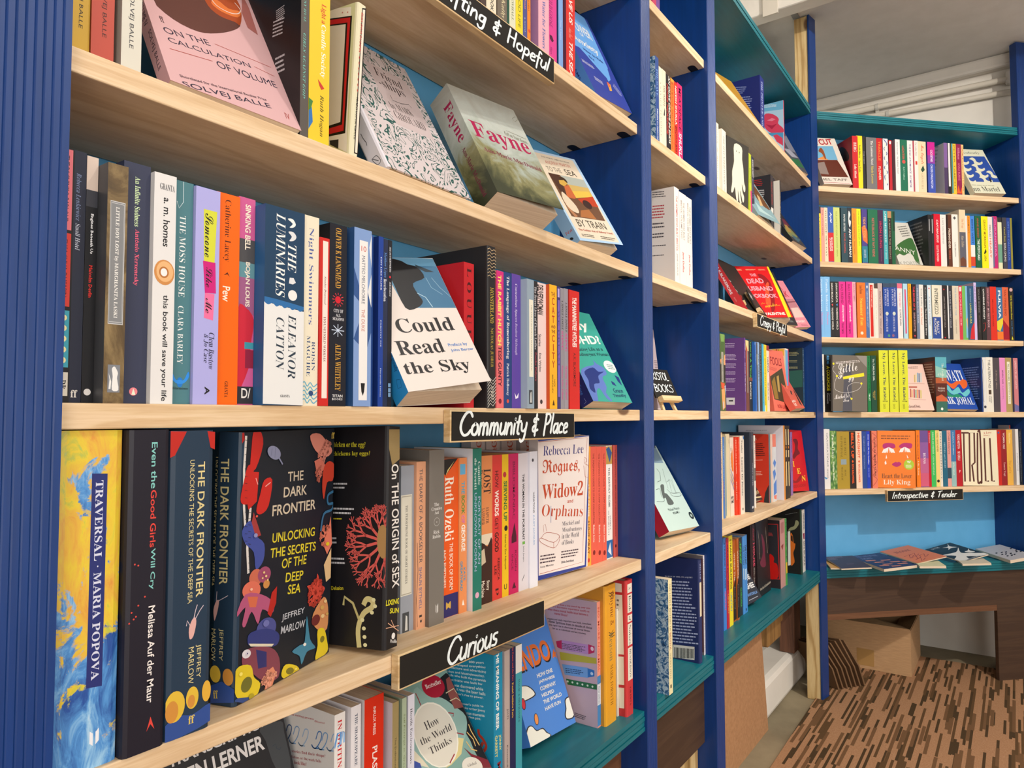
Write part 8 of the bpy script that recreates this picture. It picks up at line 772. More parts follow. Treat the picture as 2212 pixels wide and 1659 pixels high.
('P','dusky spine with pink capitals on the third far shelf',14,(18.2,120,204.5),(3.1871,-.4881,1.2642),(0,-0,-44.19),('5a3a40','5a3a40','5a3a40'),{},{'s':[('t','DEBORAH LEVY','b','d08a94',9.1,164.2,69,7.3,-90),('t','MY FIRST BOOK','b','d8b0b4',9.1,85.8,72.6,7.3,-90)]},0),
('P','bright red spine with darker red lettering on the third far shelf',14,(27,120,205.9),(3.2003,-.5009,1.2642),(0,-0,-44.19),('d03020','d03020','d03020'),{},{'s':[('t','MICHAEL MAGEE','b','8a1a14',10.8,105.4,103.4,5.4,-90)]},0),
('P','patterned blue spine with big white capitals on the third far shelf',14,(26.2,120,203.7),(3.2199,-.52,1.2642),(0,-0,-44.19),('3a6a94','3a6a94','3a6a94'),{},{'s':[('t','FULVIA','m','e4e8ea',13.1,138.7,107.5,10.5,-90),('p','d8c83a',[0,73.5,26.2,88.8,26.2,65.8,13.1,35.2,0,42.8]),('p','e8762c',[0,4.6,26.2,4.6,26.2,35.2,0,35.2])]},0),
('P','orange-red spine with dark red capitals on the third far shelf',14,(26.3,120,205.2),(3.2389,-.5385,1.2642),(0,-0,-44.19),('d0603c','d0603c','d0603c'),{},{'s':[('t','TAN TWAN ENG','b','8a2a20',12.5,147.1,100.1,9.2,-90),('p','9a1a2a',[0,81.7,26.3,51,26.3,5.1,0,5.1])]},0),
('P','black spine with yellow and blue title, last on the third far shelf',14,(20,120,205.3),(3.2597,-.5587,1.2642),(0,-0,-44.19),('2a2828','2a2828','2a2828'),{},{'s':[('e','c8a0a0',10,196,7,7,0),('t','Girls Gatherers Event','b','d8d02a',10,128.5,92.4,6,-90),('t','Inky Mutter','b','3a8ac8',9.5,48.7,55.7,5,-90),('p','d8d02a',[6,5.5,10,18.9,14,5.5])]},0),
('P','slim off-white spine at the left end of the fourth far shelf',15,(14.3,120,208.3),(2.6883,-.0032,.9949),(0,-0,-44.19),('d6d4cc','d6d4cc','d6d4cc'),{},{'s':[('t','SAME BENGALI','b','7a7a74',7.2,155.9,36.2,5.7,-90),('t','ALL MY PRECIOUS','b','7a7a74',7.2,96.3,68.6,5.7,-90)]},0),
('P','black spine with blue and yellow jumbled letters on the fourth far shelf',15,(27.1,120,206.7),(2.7006,-.0151,.9949),(0,-0,-44.19),('262420','262420','262420'),{},{'s':[('t','RIDE','m','4a9ad0',12.9,187.8,30.8,9.5,-90),('t','A COCKHORSE','m','e8dc2a',13.6,120.9,88.6,13.6,-90),('t','Raymond','b','dcdcd8',17,54,27.1,6.8,-90),('t','Kennedy','b','dcdcd8',8.8,48.6,37.9,6.8,-90),('p','e8dc2a',[23.1,119.9,27.1,123.5,27.1,94.6,23.1,101.8])]},0),
('P','grey-brown face-out book with white script and a yellow stroke, on the fourth far shelf',15,(12,129.8,199.9),(2.6864,-.0354,.9983),(-1.27,-.85,-138.52),('6a6258','6a6258','6a6258'),{},{'f':[('p','8a847c',[87.8,200.1,130.3,201.3,129.7,157.4]),('p','4a4a54',[43.9,155,59.1,166.2,70.3,155.8,72.3,2.1,36.6,1.4]),('t','Little','c','e4e0dc',55.6,156.5,73.3,33.3,11),('p','e8d820',[38.6,122.7,117.4,139.1,119.1,126.6,39.7,113.8]),('t','F','c','e4e0dc',30.4,125.1,21.8,19.7,1),('t','gg','c','e4e0dc',70.2,113.4,23.1,15.8,10),('l','d8d4d0',1.1,[6.3,161.2,.5,146.7,15.4,125.6,7.6,100.4,11.1,75.6,48.6,65.8,93.9,77.6,107.4,99.4,79.1,102.3,56.3,87.4,59.8,62.5,69,44.8]),('e','e8d820',3.8,168.3,3.8,3.9,2),('e','e8d820',16.1,125,3.8,3.9,2),('e','e8d820',107.8,100.5,3.8,3.9,1),('e','e8d820',70.2,45.6,3.8,3.9,1),('t','Michelle','c','e4e0dc',32.1,53.6,53.3,15.8,9),('t','Tea','c','e4e0dc',49.6,39.9,22.7,10.6,6),('w','d8d0cc',12.1,175.7,91.2,9.5,2,6)]},0),
('P','green spine with dark and white lettering on the fourth far shelf',15,(13.1,120,205.6),(2.825,-.1333,.9949),(0,-0,-44.19),('1f7a44','1f7a44','1f7a44'),{},{'s':[('t','DOMINGO ESTABLISHED','b','123a24',6.2,135.1,130.1,4.6,-90),('t','TRUST','m','e0e8e0',6.5,54.5,27.4,5.2,-90)]},0),
('P','dark green spine with white and gold capitals on the fourth far shelf',15,(22.3,120,206.3),(2.8332,-.144,.9949),(0,-0,-44.19),('1f4a38','1f4a38','1f4a38'),{},{'s':[('t','The TUMBLING GIRL','b','d8e0d8',11.2,154.3,80.7,6.7,-90),('t','BRIDGET','b','b89a4a',13.4,60.9,32.9,4.5,-90),('t','WALSH','b','b89a4a',7.8,62.8,21.9,4.5,-90)]},0),
('P','acid yellow-green spine with dark blue capitals, left of three alike on the fourth far shelf',15,(37.7,130,225.4),(2.8471,-.1687,.9949),(0,-0,-44.19),('d4d834','d4d834','b8bc2e'),{},{'s':[('t','My Lover, The Rabbi','f','2a3a54',19.8,129.5,174,13.2,-90),('t','WAYNE','m','4a4a2a',21.7,39.3,20.7,4.4,0),('t','GRANTA','b','8a8a2a',17.9,20.7,18.2,9.4,-90)]},0),
('P','acid yellow-green spine with dark blue capitals, middle of three alike on the fourth far shelf',15,(35.9,130,226.1),(2.8765,-.1973,.9949),(0,-0,-44.19),('d4d834','d4d834','b8bc2e'),{},{'s':[('t','My Lover, The Rabbi','f','2a3a54',18.8,129.9,174.5,12.6,-90),('t','WAYNE','m','4a4a2a',20.6,39.4,19.7,4.4,0),('t','GRANTA','b','8a8a2a',17,20.7,18.3,9,-90)]},0),
('P','acid yellow-green spine with dark blue capitals, right of three alike on the fourth far shelf',15,(37.7,130,226.6),(2.9046,-.2246,.9949),(0,-0,-44.19),('d4d834','d4d834','b8bc2e'),{},{'s':[('t','My Lover, The Rabbi','f','2a3a54',19.8,130.2,174.9,13.2,-90),('t','WAYNE','m','4a4a2a',21.7,39.4,20.8,4.4,0),('t','GRANTA','b','8a8a2a',17.9,20.7,18.3,9.4,-90)]},0),
('P','pale pink face-out book with drawings of bookshelves on the fourth far shelf',15,(16.1,120,188.9),(2.9455,-.2193,.9973),(-.97,-22.55,-144.29),('e2c0b4','e2c0b4','e2c0b4'),{},{'f':[('l','a86a5a',1.1,[46.9,108.3,108.4,107.2]),('l','a86a5a',1.1,[32.6,44.4,98.6,41.3]),('p','c8a868',[77.5,144.3,82,144.4,75.6,112.9,71.1,112.8]),('p','d8c8a8',[84.6,150.7,89.2,150.8,81.3,113,76.8,112.9]),('p','7a9ab8',[90.8,152.9,95.3,153,86.9,113.1,82.4,113]),('p','5a7a9a',[96,150.9,100.5,151,92.6,113.2,88,113.1]),('p','b8c8c8',[102.9,153.1,107.4,153.2,98.9,113.3,94.4,113.2]),('p','b05a4a',[49.2,85.6,53.7,85.7,46.6,50.7,42.1,50.6]),('p','d8a87a',[53.9,81.5,58.4,81.6,52.2,50.8,47.7,50.7]),('p','a83a44',[61.9,83.7,66.4,83.8,59.4,49.7,54.9,49.6]),('p','7aa08a',[67.8,81.7,72.3,81.8,65.5,48.9,61,48.9]),('p','d8905a',[74,82.7,78.4,82.7,71.3,48.2,66.8,48.1]),('p','8a4a5a',[80.1,81.9,84.6,82,77.4,47.5,72.9,47.4]),('p','c8b86a',[86.1,80.4,90.6,80.4,83.6,46.8,79.1,46.7]),('p','b05a4a',[47.8,95.9,77.8,96.3,76.4,90.1,46.4,89.7]),('t','McEnroe & Rivera','b','6a4a44',47.4,14.6,46.4,12,2),('w','8a6a60',62.4,177.9,46.2,10.6,2,4)]},0),
('P','wide painted spine of turquoise, rust and green bands on the fourth far shelf',15,(47.2,140,204.7),(3.0249,-.3304,.9949),(0,-0,-44.19),('3a6a5c','3a6a5c','4a3f3c'),{},{'b':[('p','6a3a2c',[28.5,183.5,139.9,190.4,134,30.3,109.4,27]),('w','b09a8a',85.2,183.2,47.1,114.4,12,0)],'s':[('p','5aa8b8',[0,164.6,47.2,164.6,47.2,203.9,0,203.9]),('p','8ac0b4',[0,172,47.2,157.1,47.2,123.4,0,130.9]),('p','b05a34',[0,106.6,47.2,106.6,47.2,127.2,0,127.2]),('p','5a2a20',[0,56.3,47.2,56.3,47.2,106.6,0,106.6]),('p','c8603a',[0,56.3,23.6,65.6,47.2,48.9,47.2,39.5,0,39.5]),('t','The Covenant','u','d8e0d0',30.7,148.7,65.4,9.4,-90),('t','of Water','u','d8e0d0',23.6,140.3,28.3,11.2,0),('t','Abraham','u','e0d4c8',22.4,88.9,30.7,9.3,0),('t','Verghese','u','e0d4c8',22.4,78.7,30.7,7.5,0),('e','e4e8e0',23.6,11.6,5.2,5.2,0)]},0),
('P','blue face-out book with orange and turquoise waves and white capitals on the fourth far shelf',15,(19.9,130,199),(3.0873,-.3479,.9986),(-1.56,-26.23,-135.91),('1f4aa4','1f4aa4','1f4aa4'),{},{'f':[('t','SARASWATI','f','e0e4ec',37.8,145,163.1,49,0),('q','e0642c',[16,122,41.7,122.9,57.3,108,82.9,119.9,103.1,122.8,112.2,129.7,126.9,123.6,122.6,101.4,100.3,87.6,91.6,109.2,61.8,86.4,48.1,94.6,36.8,109.6,10.4,106.5]),('q','6ac0c8',[7.2,97.7,42,101,50,77.3,82.2,95.7,89.2,69.9,121.7,88.3,121.3,70.9,95.3,52.9,80.7,69.7,56.2,60.3,38.2,68.3,27.8,85.3,.7,80.1]),('q','1f8a6a',[-.9,75.8,28.8,76.7,43.5,59.9,70.6,65,85.1,48.3,56.3,49.5,31.7,51,15.5,63.3,-6.4,60.5]),('t','GURNAIK JOHAL','f','e0e4ec',33.9,34,178.9,34.2,0)]},0),
('P','navy book showing its back cover of small pale print on the fourth far shelf',15,(5.2,140,205),(3.165,-.4666,.9949),(0,-0,-44.19),('20407e','20407e','1f3870'),{},{'b':[('w','7a94c8',52.9,172.2,82.1,127.1,14,1)]},0),
('P','white spine with dark speckled edges on the fourth far shelf',15,(14.8,120,205.8),(3.1693,-.4708,.9949),(0,-0,-44.19),('d8d8d4','d8d8d4','d8d8d4'),{},{'s':[('l','2a2a3a',1.2,[1.5,196.8,3.7,174.1,1.2,151.3,3.3,128.6,1.5,106,3.7,83.3,1.5,60.7,3,38]),('e','3a3a44',7.4,19.2,5.3,5.3,0)]},0),
('P','white spine with tall black condensed capitals on the fourth far shelf',15,(29.4,120,206.4),(3.1802,-.4814,.9949),(0,-0,-44.19),('e0dcd0','e0dcd0','e0dcd0'),{},{'s':[('t','THE ALTERNATIVES','b','4a4a44',14,143.1,108,10.3,-90),('p','4a3a2a',[8.8,66.4,20.6,66.4,20.6,83.4,8.8,83.4]),('t','CAOILINN','b','6a6a60',19.1,47.5,26.4,5.9,-90),('t','HUGHES','b','6a6a60',11.8,49.4,22.7,5.9,-90)]},0),
('P','dark plum-grey spine with pale swirls on the fourth far shelf',15,(29.1,120,204.9),(3.2015,-.5021,.9949),(0,-0,-44.19),('4a4348','4a4348','4a4348'),{},{'s':[('t','A Sunny Place','c','b09a8a',13.8,123.4,72.1,7.3,-90)]},0),
('P','orchid pink spine with small dark title on the fourth far shelf',15,(24.8,120,205.3),(3.2226,-.5226,.9949),(0,-0,-44.19),('dc8abc','dc8abc','dc8abc'),{},{'s':[('t','SEVEN VAN','b','5a2a4a',13,132.1,51.3,6.2,-90),('t','NOVEL','b','b06a9a',12.4,72.3,53.1,5,-90)]},0),
('P','tan spine with a white rounded panel on the fourth far shelf',15,(27.1,120,205.6),(3.2406,-.5401,.9949),(0,-0,-44.19),('a8925a','a8925a','a8925a'),{},{'s':[('p','e0dcc8',[8.1,30.6,20.3,30.6,20.3,190.5,8.1,190.5]),('t','ALL FOURS','b','6a6a50',14.2,150.5,64.8,6.8,-90),('t','MIRANDA JULY','b','8a8a6a',14.2,75.3,74.1,6.8,-90)]},0),
('P','thin dark speckled spine near the right end of the fourth far shelf',15,(8.6,120,204.1),(3.2602,-.5592,.9949),(0,-0,-44.19),('3a3040','3a3040','3a3040'),{},{},0),
('P','dusty pink spine at the right end of the fourth far shelf',15,(19.2,120,204.9),(3.2666,-.5654,.9949),(0,-0,-44.19),('c87a80','c87a80','c87a80'),{},{'s':[('t','GREEN CELLED EARTH','b','e0c0bc',9.6,141.2,106.9,7.7,-90),('p','6a6aa0',[0,30.7,19.2,23.1,19.2,2.2,0,2.2])]},0),
('P','very thin pink spine at the left end above the Introspective & Tender sign',16,(3,120,209.2),(2.7008,-.0014,.7193),(0,-0,-44.19),('d84a6a','d84a6a','d84a6a'),{},{},0),
('P','white spine with grey outlined lettering above the Introspective & Tender sign',16,(25.7,120,214.8),(2.7032,-.0037,.7193),(0,-0,-44.19),('dcd8d6','dcd8d6','dcd8d6'),{},{'s':[('t','GRAVITATIONS','s','6a6a70',16.1,140.7,121.4,6.4,-90),('t','LEE BOOKER','b','8a8a90',15.4,55.4,34,5.1,-90),('p','3a8ac0',[0,46,7.7,42.2,15.4,38.4,7.7,34.6])]},0),
('P','leafy green patterned spine with white title above the Introspective & Tender sign',16,(27.5,120,208.2),(2.7218,-.0218,.7193),(0,-0,-44.19),('5a8a4a','5a8a4a','5a8a4a'),{'s':'leaves'},{'s':[('t','Parallel Lives','f','e4ecd8',12.4,152.8,81.8,8.3,-90),('t','Phyllis Rose','f','e4ecd8',12.4,64.5,68.2,8.3,-90)]},0),
('P','wide mustard spine with dark olive capitals above the Introspective & Tender sign',16,(49.7,120,205.8),(2.7418,-.0412,.7193),(0,-0,-44.19),('a48a2e','a48a2e','a48a2e'),{},{'s':[('t','THEY WENT','u','5a4c1c',33.1,151.5,64.8,8.5,-90),('t','TO PORTUGAL','u','5a4c1c',18.9,150.5,78.2,8,-90),('p','8a9aa0',[14.9,86.7,37.3,86.7,37.3,105.7,14.9,105.7]),('t','ROSE','u','5a4c1c',32.3,56.3,22.8,7,-90),('t','MACAULAY','u','5a4c1c',19.4,54.4,49.4,7,-90)]},0),
('P','black spine with bold orange capitals above the Introspective & Tender sign',16,(25.3,120,205.5),(2.7776,-.0761,.7193),(0,-0,-44.19),('2a2422','2a2422','2a2422'),{},{'s':[('t','BELLY UP','m','e85a20',12.6,155,91.8,10.1,-90),('p','e85a20',[12.6,103.3,16.4,97.6,12.6,91.9,8.8,97.6]),('t','RITA BULLWINKEL','m','e85a20',12.6,52.8,70.5,7.6,-90)]},0),
('P','peach spine with bold orange capitals above the Introspective & Tender sign',16,(24.5,120,206.5),(2.796,-.0939,.7193),(0,-0,-44.19),('e8c8b0','e8c8b0','e8c8b0'),{},{'s':[('t','HEADSHOT','m','e0501c',12.3,154.7,92,9.8,-90),('p','e0501c',[12.3,103,15.9,97.3,12.3,91.5,8.6,97.3]),('t','RITA BULLWINKEL','m','e0501c',12.3,54.3,66.8,7.4,-90)]},0),
('P','navy blue spine with tiny lettering above the Introspective & Tender sign',16,(19,120,206.4),(2.8138,-.1112,.7193),(0,-0,-44.19),('28468c','28468c','28468c'),{},{'s':[('t','WE COMPUTE SORRY','b','7a90c8',9,160.3,57.6,4.8,-90),('t','NATO DANCING','b','7a90c8',9,95.1,49.8,4.8,-90)]},0),
('P','royal blue spine with bold white serif title above the Introspective & Tender sign',16,(13.9,120,206.3),(2.8276,-.1246,.7193),(0,-0,-44.19),('1c3cb4','1c3cb4','1c3cb4'),{},{'s':[('t','Every Time We Say Goodbye','f','e0e4f4',6.9,140,109.4,5.6,-90),('t','IVANA SAJKO','f','a8b4e8',6.9,56.6,34.4,4.2,-90)]},0),
('P','coral speckled spine with dark letters, left of the orange face-out book',16,(21.6,120,207.3),(2.8428,-.1394,.7193),(0,-0,-44.19),('dc7a62','dc7a62','dc7a62'),{},{'s':[('l','b04a44',2,[2.2,200.3,19.4,184.9,2.2,169.5,19.4,154.1,2.2,138.7,19.4,123.3,2.2,108,19.4,92.6,2.2,77.3,19.4,61.9,2.2,46.6,19.4,31.3,2.2,8.3]),('t','LOVE IN MINIATURE','b','4a2a2a',11.6,112.9,140.2,6,-90)]},0),
('P','orange face-out book with a crying face and a green round sticker',16,(12,129,206.4),(2.87,-.1483,.721),(-.53,.17,-151.89),('e8791c','e8791c','e8791c'),{},{'f':[('q','b01c6a',[18.8,156.4,33.4,162.4,55.2,160,61.6,151.2,56.8,143.5,22.3,141.8]),('q','b01c6a',[75,153.3,91.4,163.1,116.6,160.8,118.3,150.1,110.9,143.1,78.5,144.9]),('p','ece8e4',[38.7,147.1,20.4,139.1,14.8,125.6,25.7,127.6]),('p','ece8e4',[38.7,147.1,26.9,139.2,23.3,125.7,30.3,127.7]),('p','ece8e4',[38.7,147.1,33.5,139.3,31.8,125.8,34.9,127.8]),('p','ece8e4',[38.7,147.1,40.7,139.4,41.2,126,39.9,127.9]),('p','ece8e4',[38.7,147.1,48,139.5,50.6,126.1,45,127.9]),('p','ece8e4',[38.7,147.1,55.3,139.6,60.1,126.2,50.1,128]),('p','ece8e4',[93,148.9,78.4,141.1,73.9,128.7,82.6,130.4]),('p','ece8e4',[93,148.9,84.2,141.2,81.4,128.8,86.7,130.5]),('p','ece8e4',[93,148.9,90.7,141.2,89.9,129,91.2,130.5]),('p','ece8e4',[93,148.9,96.5,141.3,97.4,129.1,95.3,130.6]),('p','ece8e4',[93,148.9,103,141.4,105.8,129.2,99.8,130.6]),('p','ece8e4',[93,148.9,108.8,141.5,113.3,129.3,103.8,130.7]),('p','ece8e4',[30,120,32.7,106.6,27.2,104.6]),('p','ece8e4',[27.9,98.9,30.6,85.5,25.1,83.4,23.8,91.1]),('p','ece8e4',[99.8,121.1,105.8,108.5,101.4,107.7]),('q','b01c6a',[48.7,84.6,61.5,93.6,66.9,91.8,72.3,94.2,81.3,86.3,64.9,75.7]),('e','a8c42c',106.5,84.8,17.3,18.4,1),('t','W','m','ecf0dc',106.5,93.8,13,8.8,1),('w','e4ecc8',95.7,84.6,20.9,13.4,3,1),('t','Heart the Lover','u','5a3a28',64.9,43.4,103,16.5,1),('t','Lily King','f','ecdcc8',64.6,18.7,92.1,21.5,1),('w','8a4a1c',12.7,191.8,106.1,18.1,2,0)]},0),
('P','narrow orange spine with violet and white serif lettering beside its face-out twin',16,(15.9,120,208.7),(2.9735,-.2665,.7193),(0,-0,-44.19),('e8791c','e8791c','e8791c'),{},{'s':[('t','Heart the Lover','u','8a3a4a',7.6,152.5,77.9,5.6,-90),('p','b01c3a',[4.8,106.6,8,109.7,11.1,106.6,8,102.7]),('t','Lily King','u','f0dcc8',7.6,69.9,52.4,5.6,-90)]},0),
('P','spine fading from violet to rose with white word',16,(34.3,120,207.8),(2.9852,-.2778,.7193),(0,-0,-44.19),('6a5090','6a5090','6a5090'),{},{'s':[('p','8a5a9a',[0,105.5,34.3,105.5,34.3,164,0,164]),('p','b8608c',[0,51,34.3,51,34.3,105.5,0,105.5]),('p','c85a78',[0,2.5,34.3,2.5,34.3,51,0,51]),('t','DUNNS','f','e8dce8',17.2,105.5,39,10.3,-90)]},0),
('P','narrow deep red spine right of the violet and rose one',16,(10.4,120,206.8),(3.01,-.3019,.7193),(0,-0,-44.19),('b8202c','b8202c','b8202c'),{},{'s':[('t','EMMA','b','e0a8a8',5.2,179.4,39.1,4.2,-90)]},0),
('P','bright green spine above the Introspective & Tender sign',16,(19.8,120,208.7),(3.0176,-.3094,.7193),(0,-0,-44.19),('3cb45a','3cb45a','3cb45a'),{},{'s':[('t','EVENINGS AND WEEKENDS','b','c8ecc8',9.9,160.7,80.2,5.9,-90),('t','OISIN MCKENNA','b','a8dcb0',9.9,78.7,72.2,5.9,-90)]},0),
('P','straw yellow spine with a black disc above the Introspective & Tender sign',16,(16.2,120,208.2),(3.032,-.3234,.7193),(0,-0,-44.19),('e8cc7a','e8cc7a','e8cc7a'),{},{'s':[('t','I WHO HAVE NEVER','b','6a5a3a',8.1,165.5,74.5,6.5,-90),('e','2a2a26',8.1,20.9,5.5,5.5,0)]},0),
('P','narrow cream spine with scattered letters above the Introspective & Tender sign',16,(10.9,120,204.6),(3.0439,-.3349,.7193),(0,-0,-44.19),('ddd4c4','ddd4c4','ddd4c4'),{},{'s':[('t','SENSIBLESENTOT','o','4a4a4a',5.4,112.6,172.2,4.4,-90)]},0),
('P','teal blue spine with pale capitals above the Introspective & Tender sign',16,(20.8,120,207.3),(3.0519,-.3427,.7193),(0,-0,-44.19),('25627c','25627c','25627c'),{},{'s':[('t','FRIENDS and LOVERS','u','a8ccd8',10.4,116.2,94.1,6.2,-90)]},0),
('P','salmon spine with a dark band above the Introspective & Tender sign',16,(15.9,120,207.6),(3.067,-.3574,.7193),(0,-0,-44.19),('dc9c94','dc9c94','dc9c94'),{},{'s':[('p','2f4a5c',[0,29.8,15.9,29.8,15.9,68.9,0,68.9]),('t','OTHER PARENTS','b','8a4a4a',7.9,161.2,82.6,6.4,-90)]},0),
('P','spine fading from blue to pale mint above the Introspective & Tender sign',16,(20.4,120,208.3),(3.0786,-.3687,.7193),(0,-0,-44.19),('3f78a8','3f78a8','3f78a8'),{},{'s':[('p','8fb4b4',[0,.3,20.4,.3,20.4,92.2,0,92.2]),('t','HUMAN, ANIMAL','b','b8d0e0',9.7,158.1,84.6,5.1,-90),('t','SETH INSUA','b','dce4dc',9.7,64.7,47.1,5.1,-90)]},0),
('P','deep red spine left of the cream face-out book with tall letters',16,(25,120,208.2),(3.0935,-.3832,.7193),(0,-0,-44.19),('b01c28','b01c28','b01c28'),{},{'s':[('t','YUKIKO MOTOYA','b','ecd8d4',12.5,166.7,55.2,10,-90),('t','SE OELU','b','ecd8d4',12.5,112.5,33.4,10,-90),('p','ecd8d4',[12.5,60.4,17.5,58.5,12.5,48.7])]},0),
('P','cream face-out book with four tall branch-like letters',16,(14,130.4,207.3),(3.1363,-.394,.7205),(-.33,-1.55,-145.91),('e2d9bc','e2d9bc','e2d9bc'),{},{'f':[('l','54281e',6,[.2,196.3,27.6,196.4]),('l','54281e',6,[8.8,196.3,7.5,132.8,6.6,14.4]),('l','54281e',5.9,[24.9,14.6,29.6,196.4,47.2,196.5,45.3,85.6,36.4,77.7]),('l','54281e',6,[34.5,77.7,39.6,14.7]),('l','54281e',6,[59.7,196.5,53.6,22.6,63,14.8,68,22.7,68.6,194.6,61,198.5]),('l','54281e',6,[83.5,176.8,82.5,16.9,94.2,17]),('l','54281e',6,[104.2,176.9,105.1,17.1,115.6,17.1]),('t','A Love','i','b03a2c',95.5,197.7,31.5,8.7,5),('t','Story','i','b03a2c',92.9,186.8,24.3,6.7,3)]},0),
('P','red spine right of the cream face-out book',16,(18.1,120,208.5),(3.2205,-.5066,.7193),(0,-0,-44.19),('c42a22','c42a22','c42a22'),{},{'s':[('e','3a5a9a',9,198,4,4,0)]},0),
('P','wine red spine with white capitals above the right shelf end',16,(24.3,120,208.4),(3.2336,-.5194,.7193),(0,-0,-44.19),('8f2228','8f2228','8f2228'),{},{'s':[('t','WOMAN, OLE','b','e4ccc8',12.2,167.1,59.9,9.7,-90),('t','Laura Vogt','f','d8b0ac',12.2,59.5,51.7,9.7,-90)]},0),
('P','golden spine with pale lettering above the right shelf end',16,(25.8,120,209),(3.2513,-.5365,.7193),(0,-0,-44.19),('e0ac4a','e0ac4a','e0ac4a'),{},{'s':[('t','Fanny Howe','b','f0dca8',12.9,176.9,40,10.3,-90),('t','This Land Is','b','c88a2c',12.9,69.1,47.8,10.3,-90)]},0),
('P','white spine with small letters near the right end above the sign shelf',16,(13.1,120,210.8),(3.2795,-.564,.7193),(0,-0,-44.19),('e0dedc','e0dedc','e0dedc'),{},{'s':[('t','SUPPOSITIONS','b','9a9a9c',6.6,86.6,68,5.2,-90)]},0),
('P','black spine with a pale italic line at the frame edge',16,(15.6,120,210.8),(3.2891,-.5733,.7193),(0,-0,-44.19),('232830','232830','232830'),{},{'s':[('t','Sing backwards and weep Hieroglyphics','i','8a929a',7.4,107.6,190.3,3.9,-90)]},0),
('P','tall lilac-grey book standing behind the row at the right end',16,(4.7,50,225),(3.3155,-.546,.7193),(0,-0,-44.19),('b8442c','b8442c','a8a4ac'),{},{},0),
('L','dark maroon pamphlet with pale lettering, leftmost on the teal board',17,(4.9,100.7,186.4),(2.6484,-.0656,.4508),(77.24,-85.79,131.42),('d8d0bc','3f2a38','d8d0bc'),{},{'f':[('t','A LANGUAGE OF','f','8a7a8a',30.2,175.5,61.1,28.8,4),('t','LIMBS','f','8a7a8a',13.6,145.7,37.4,26,9),('w','7a6a7a',36.3,65.4,27.8,15.4,1,5)]},0),
('L','thin yellow-edged booklet under the dark maroon pamphlet',17,(4.6,65.6,165.8),(2.6552,-.0299,.4471),(105.39,-86.97,94.95),('d8d0bc','d8a040','d8d0bc'),{},{},0),
('L','blue pamphlet with a pink sunset sea, second from the left on the teal board',17,(10,129.8,191.2),(2.7301,-.1857,.4449),(68.09,-85.66,157.59),('d8d0bc','27305c','d8d0bc'),{},{'f':[('t','THE LAST OF THE','f','7a84b0',58.6,167.9,80.3,20.6,-7),('t','LIGHT','f','7a84b0',37.7,140.1,39.6,20.1,-7),('p','c8806a',[14.9,118.6,48.9,112.6,49.6,102.4,14.8,107.1]),('p','c8806a',[63.8,104,97.8,98.1,98.3,87.9,63.5,92.6]),('p','c8806a',[26.4,88.7,60.1,82.8,60.7,72.8,26.2,77.5]),('p','c8806a',[77.8,72.9,111.4,67,111.9,57.1,77.5,61.8]),('p','c8806a',[34.9,55.9,68.2,50.1,68.8,40.3,34.7,45]),('p','c8806a',[83.6,43,116.8,37.2,117.2,27.5,83.2,32.1]),('p','c8806a',[111.9,57.1,145.4,51.2,145.7,41.4,111.4,46.1]),('p','c8806a',[44.1,25.1,77,19.3,77.6,9.8,43.9,14.4]),('p','c8806a',[13.1,44,46.1,38.2,46.8,28.5,13,33.2])]},0),
('L','orange pamphlet with dark red plant drawing, lying across its neighbours on the teal board',17,(4,134.5,167.6),(2.8718,-.2711,.4568),(63.56,-82.11,168.72),('d8d0bc','d07a56','d8d0bc'),{},{'f':[('t','BLOOM','f','7a3a34',61,124.3,67.3,19.1,-1),('l','7a2434',2.7,[18.8,74.8,51.6,85.1,24.7,52.5,56.7,69]),('l','7a2434',2.7,[29.2,52.3,61.8,62.3,34.9,30.3,66.9,46.4]),('l','7a2434',2.7,[66.9,55.6,100,65.7,72.4,33.4,104.9,49.7]),('l','7a2434',2.7,[25.9,30.8,58.2,40.6,31.5,9.2,63.2,25]),('l','7a2434',2.7,[46.5,77.9,79.6,88.3,52.2,55.5,84.6,72.1])]},0),
('L','cream booklet edge sticking out under the orange pamphlet',17,(7.8,80,187.7),(2.8009,-.2856,.4569),(129.69,-84.21,64.35),('d8d0bc','dcd8a8','d8d0bc'),{},{},0),
('L','black and white pamphlet with flying birds on the teal board',17,(4,119.6,163.4),(3.013,-.3983,.4528),(64.96,-78.46,165.32),('d8d0bc','1c2a36','d8d0bc'),{},{'f':[('q','dcdcd8',[.4,85.8,58.2,80,101,109.9,65.7,66.5,88.2,44.5,130.8,4.2,90.4,3.2,51.3,29.1,36.4,7.1,-5.8,8.2,-6.8,29.3,29.9,54]),('q','dcdcd8',[57.6,139.8,79.2,136.3,104.9,160.3,88.7,135.8,100.1,113.7,76,119.4,56.6,110.7,72.1,127.3]),('q','dcdcd8',[82.9,66.3,98.8,67.3,116.9,81.2,103.9,62.9,108.2,44.7,89,49.6]),('t','ON THE','b','a8b0b8',34.8,150.2,35.1,11.8,0),('t','TALES FROM SMALL HOURS','i','c8ccd0',26.4,7.3,102.3,10.3,-2)]},0),
('L','thick cream booklet under the bird pamphlet on the teal board',17,(6.8,85.1,185.8),(2.911,-.4043,.461),(126.42,-81.59,63.53),('d8d0bc','e0d0b0','d8d0bc'),{},{},0),
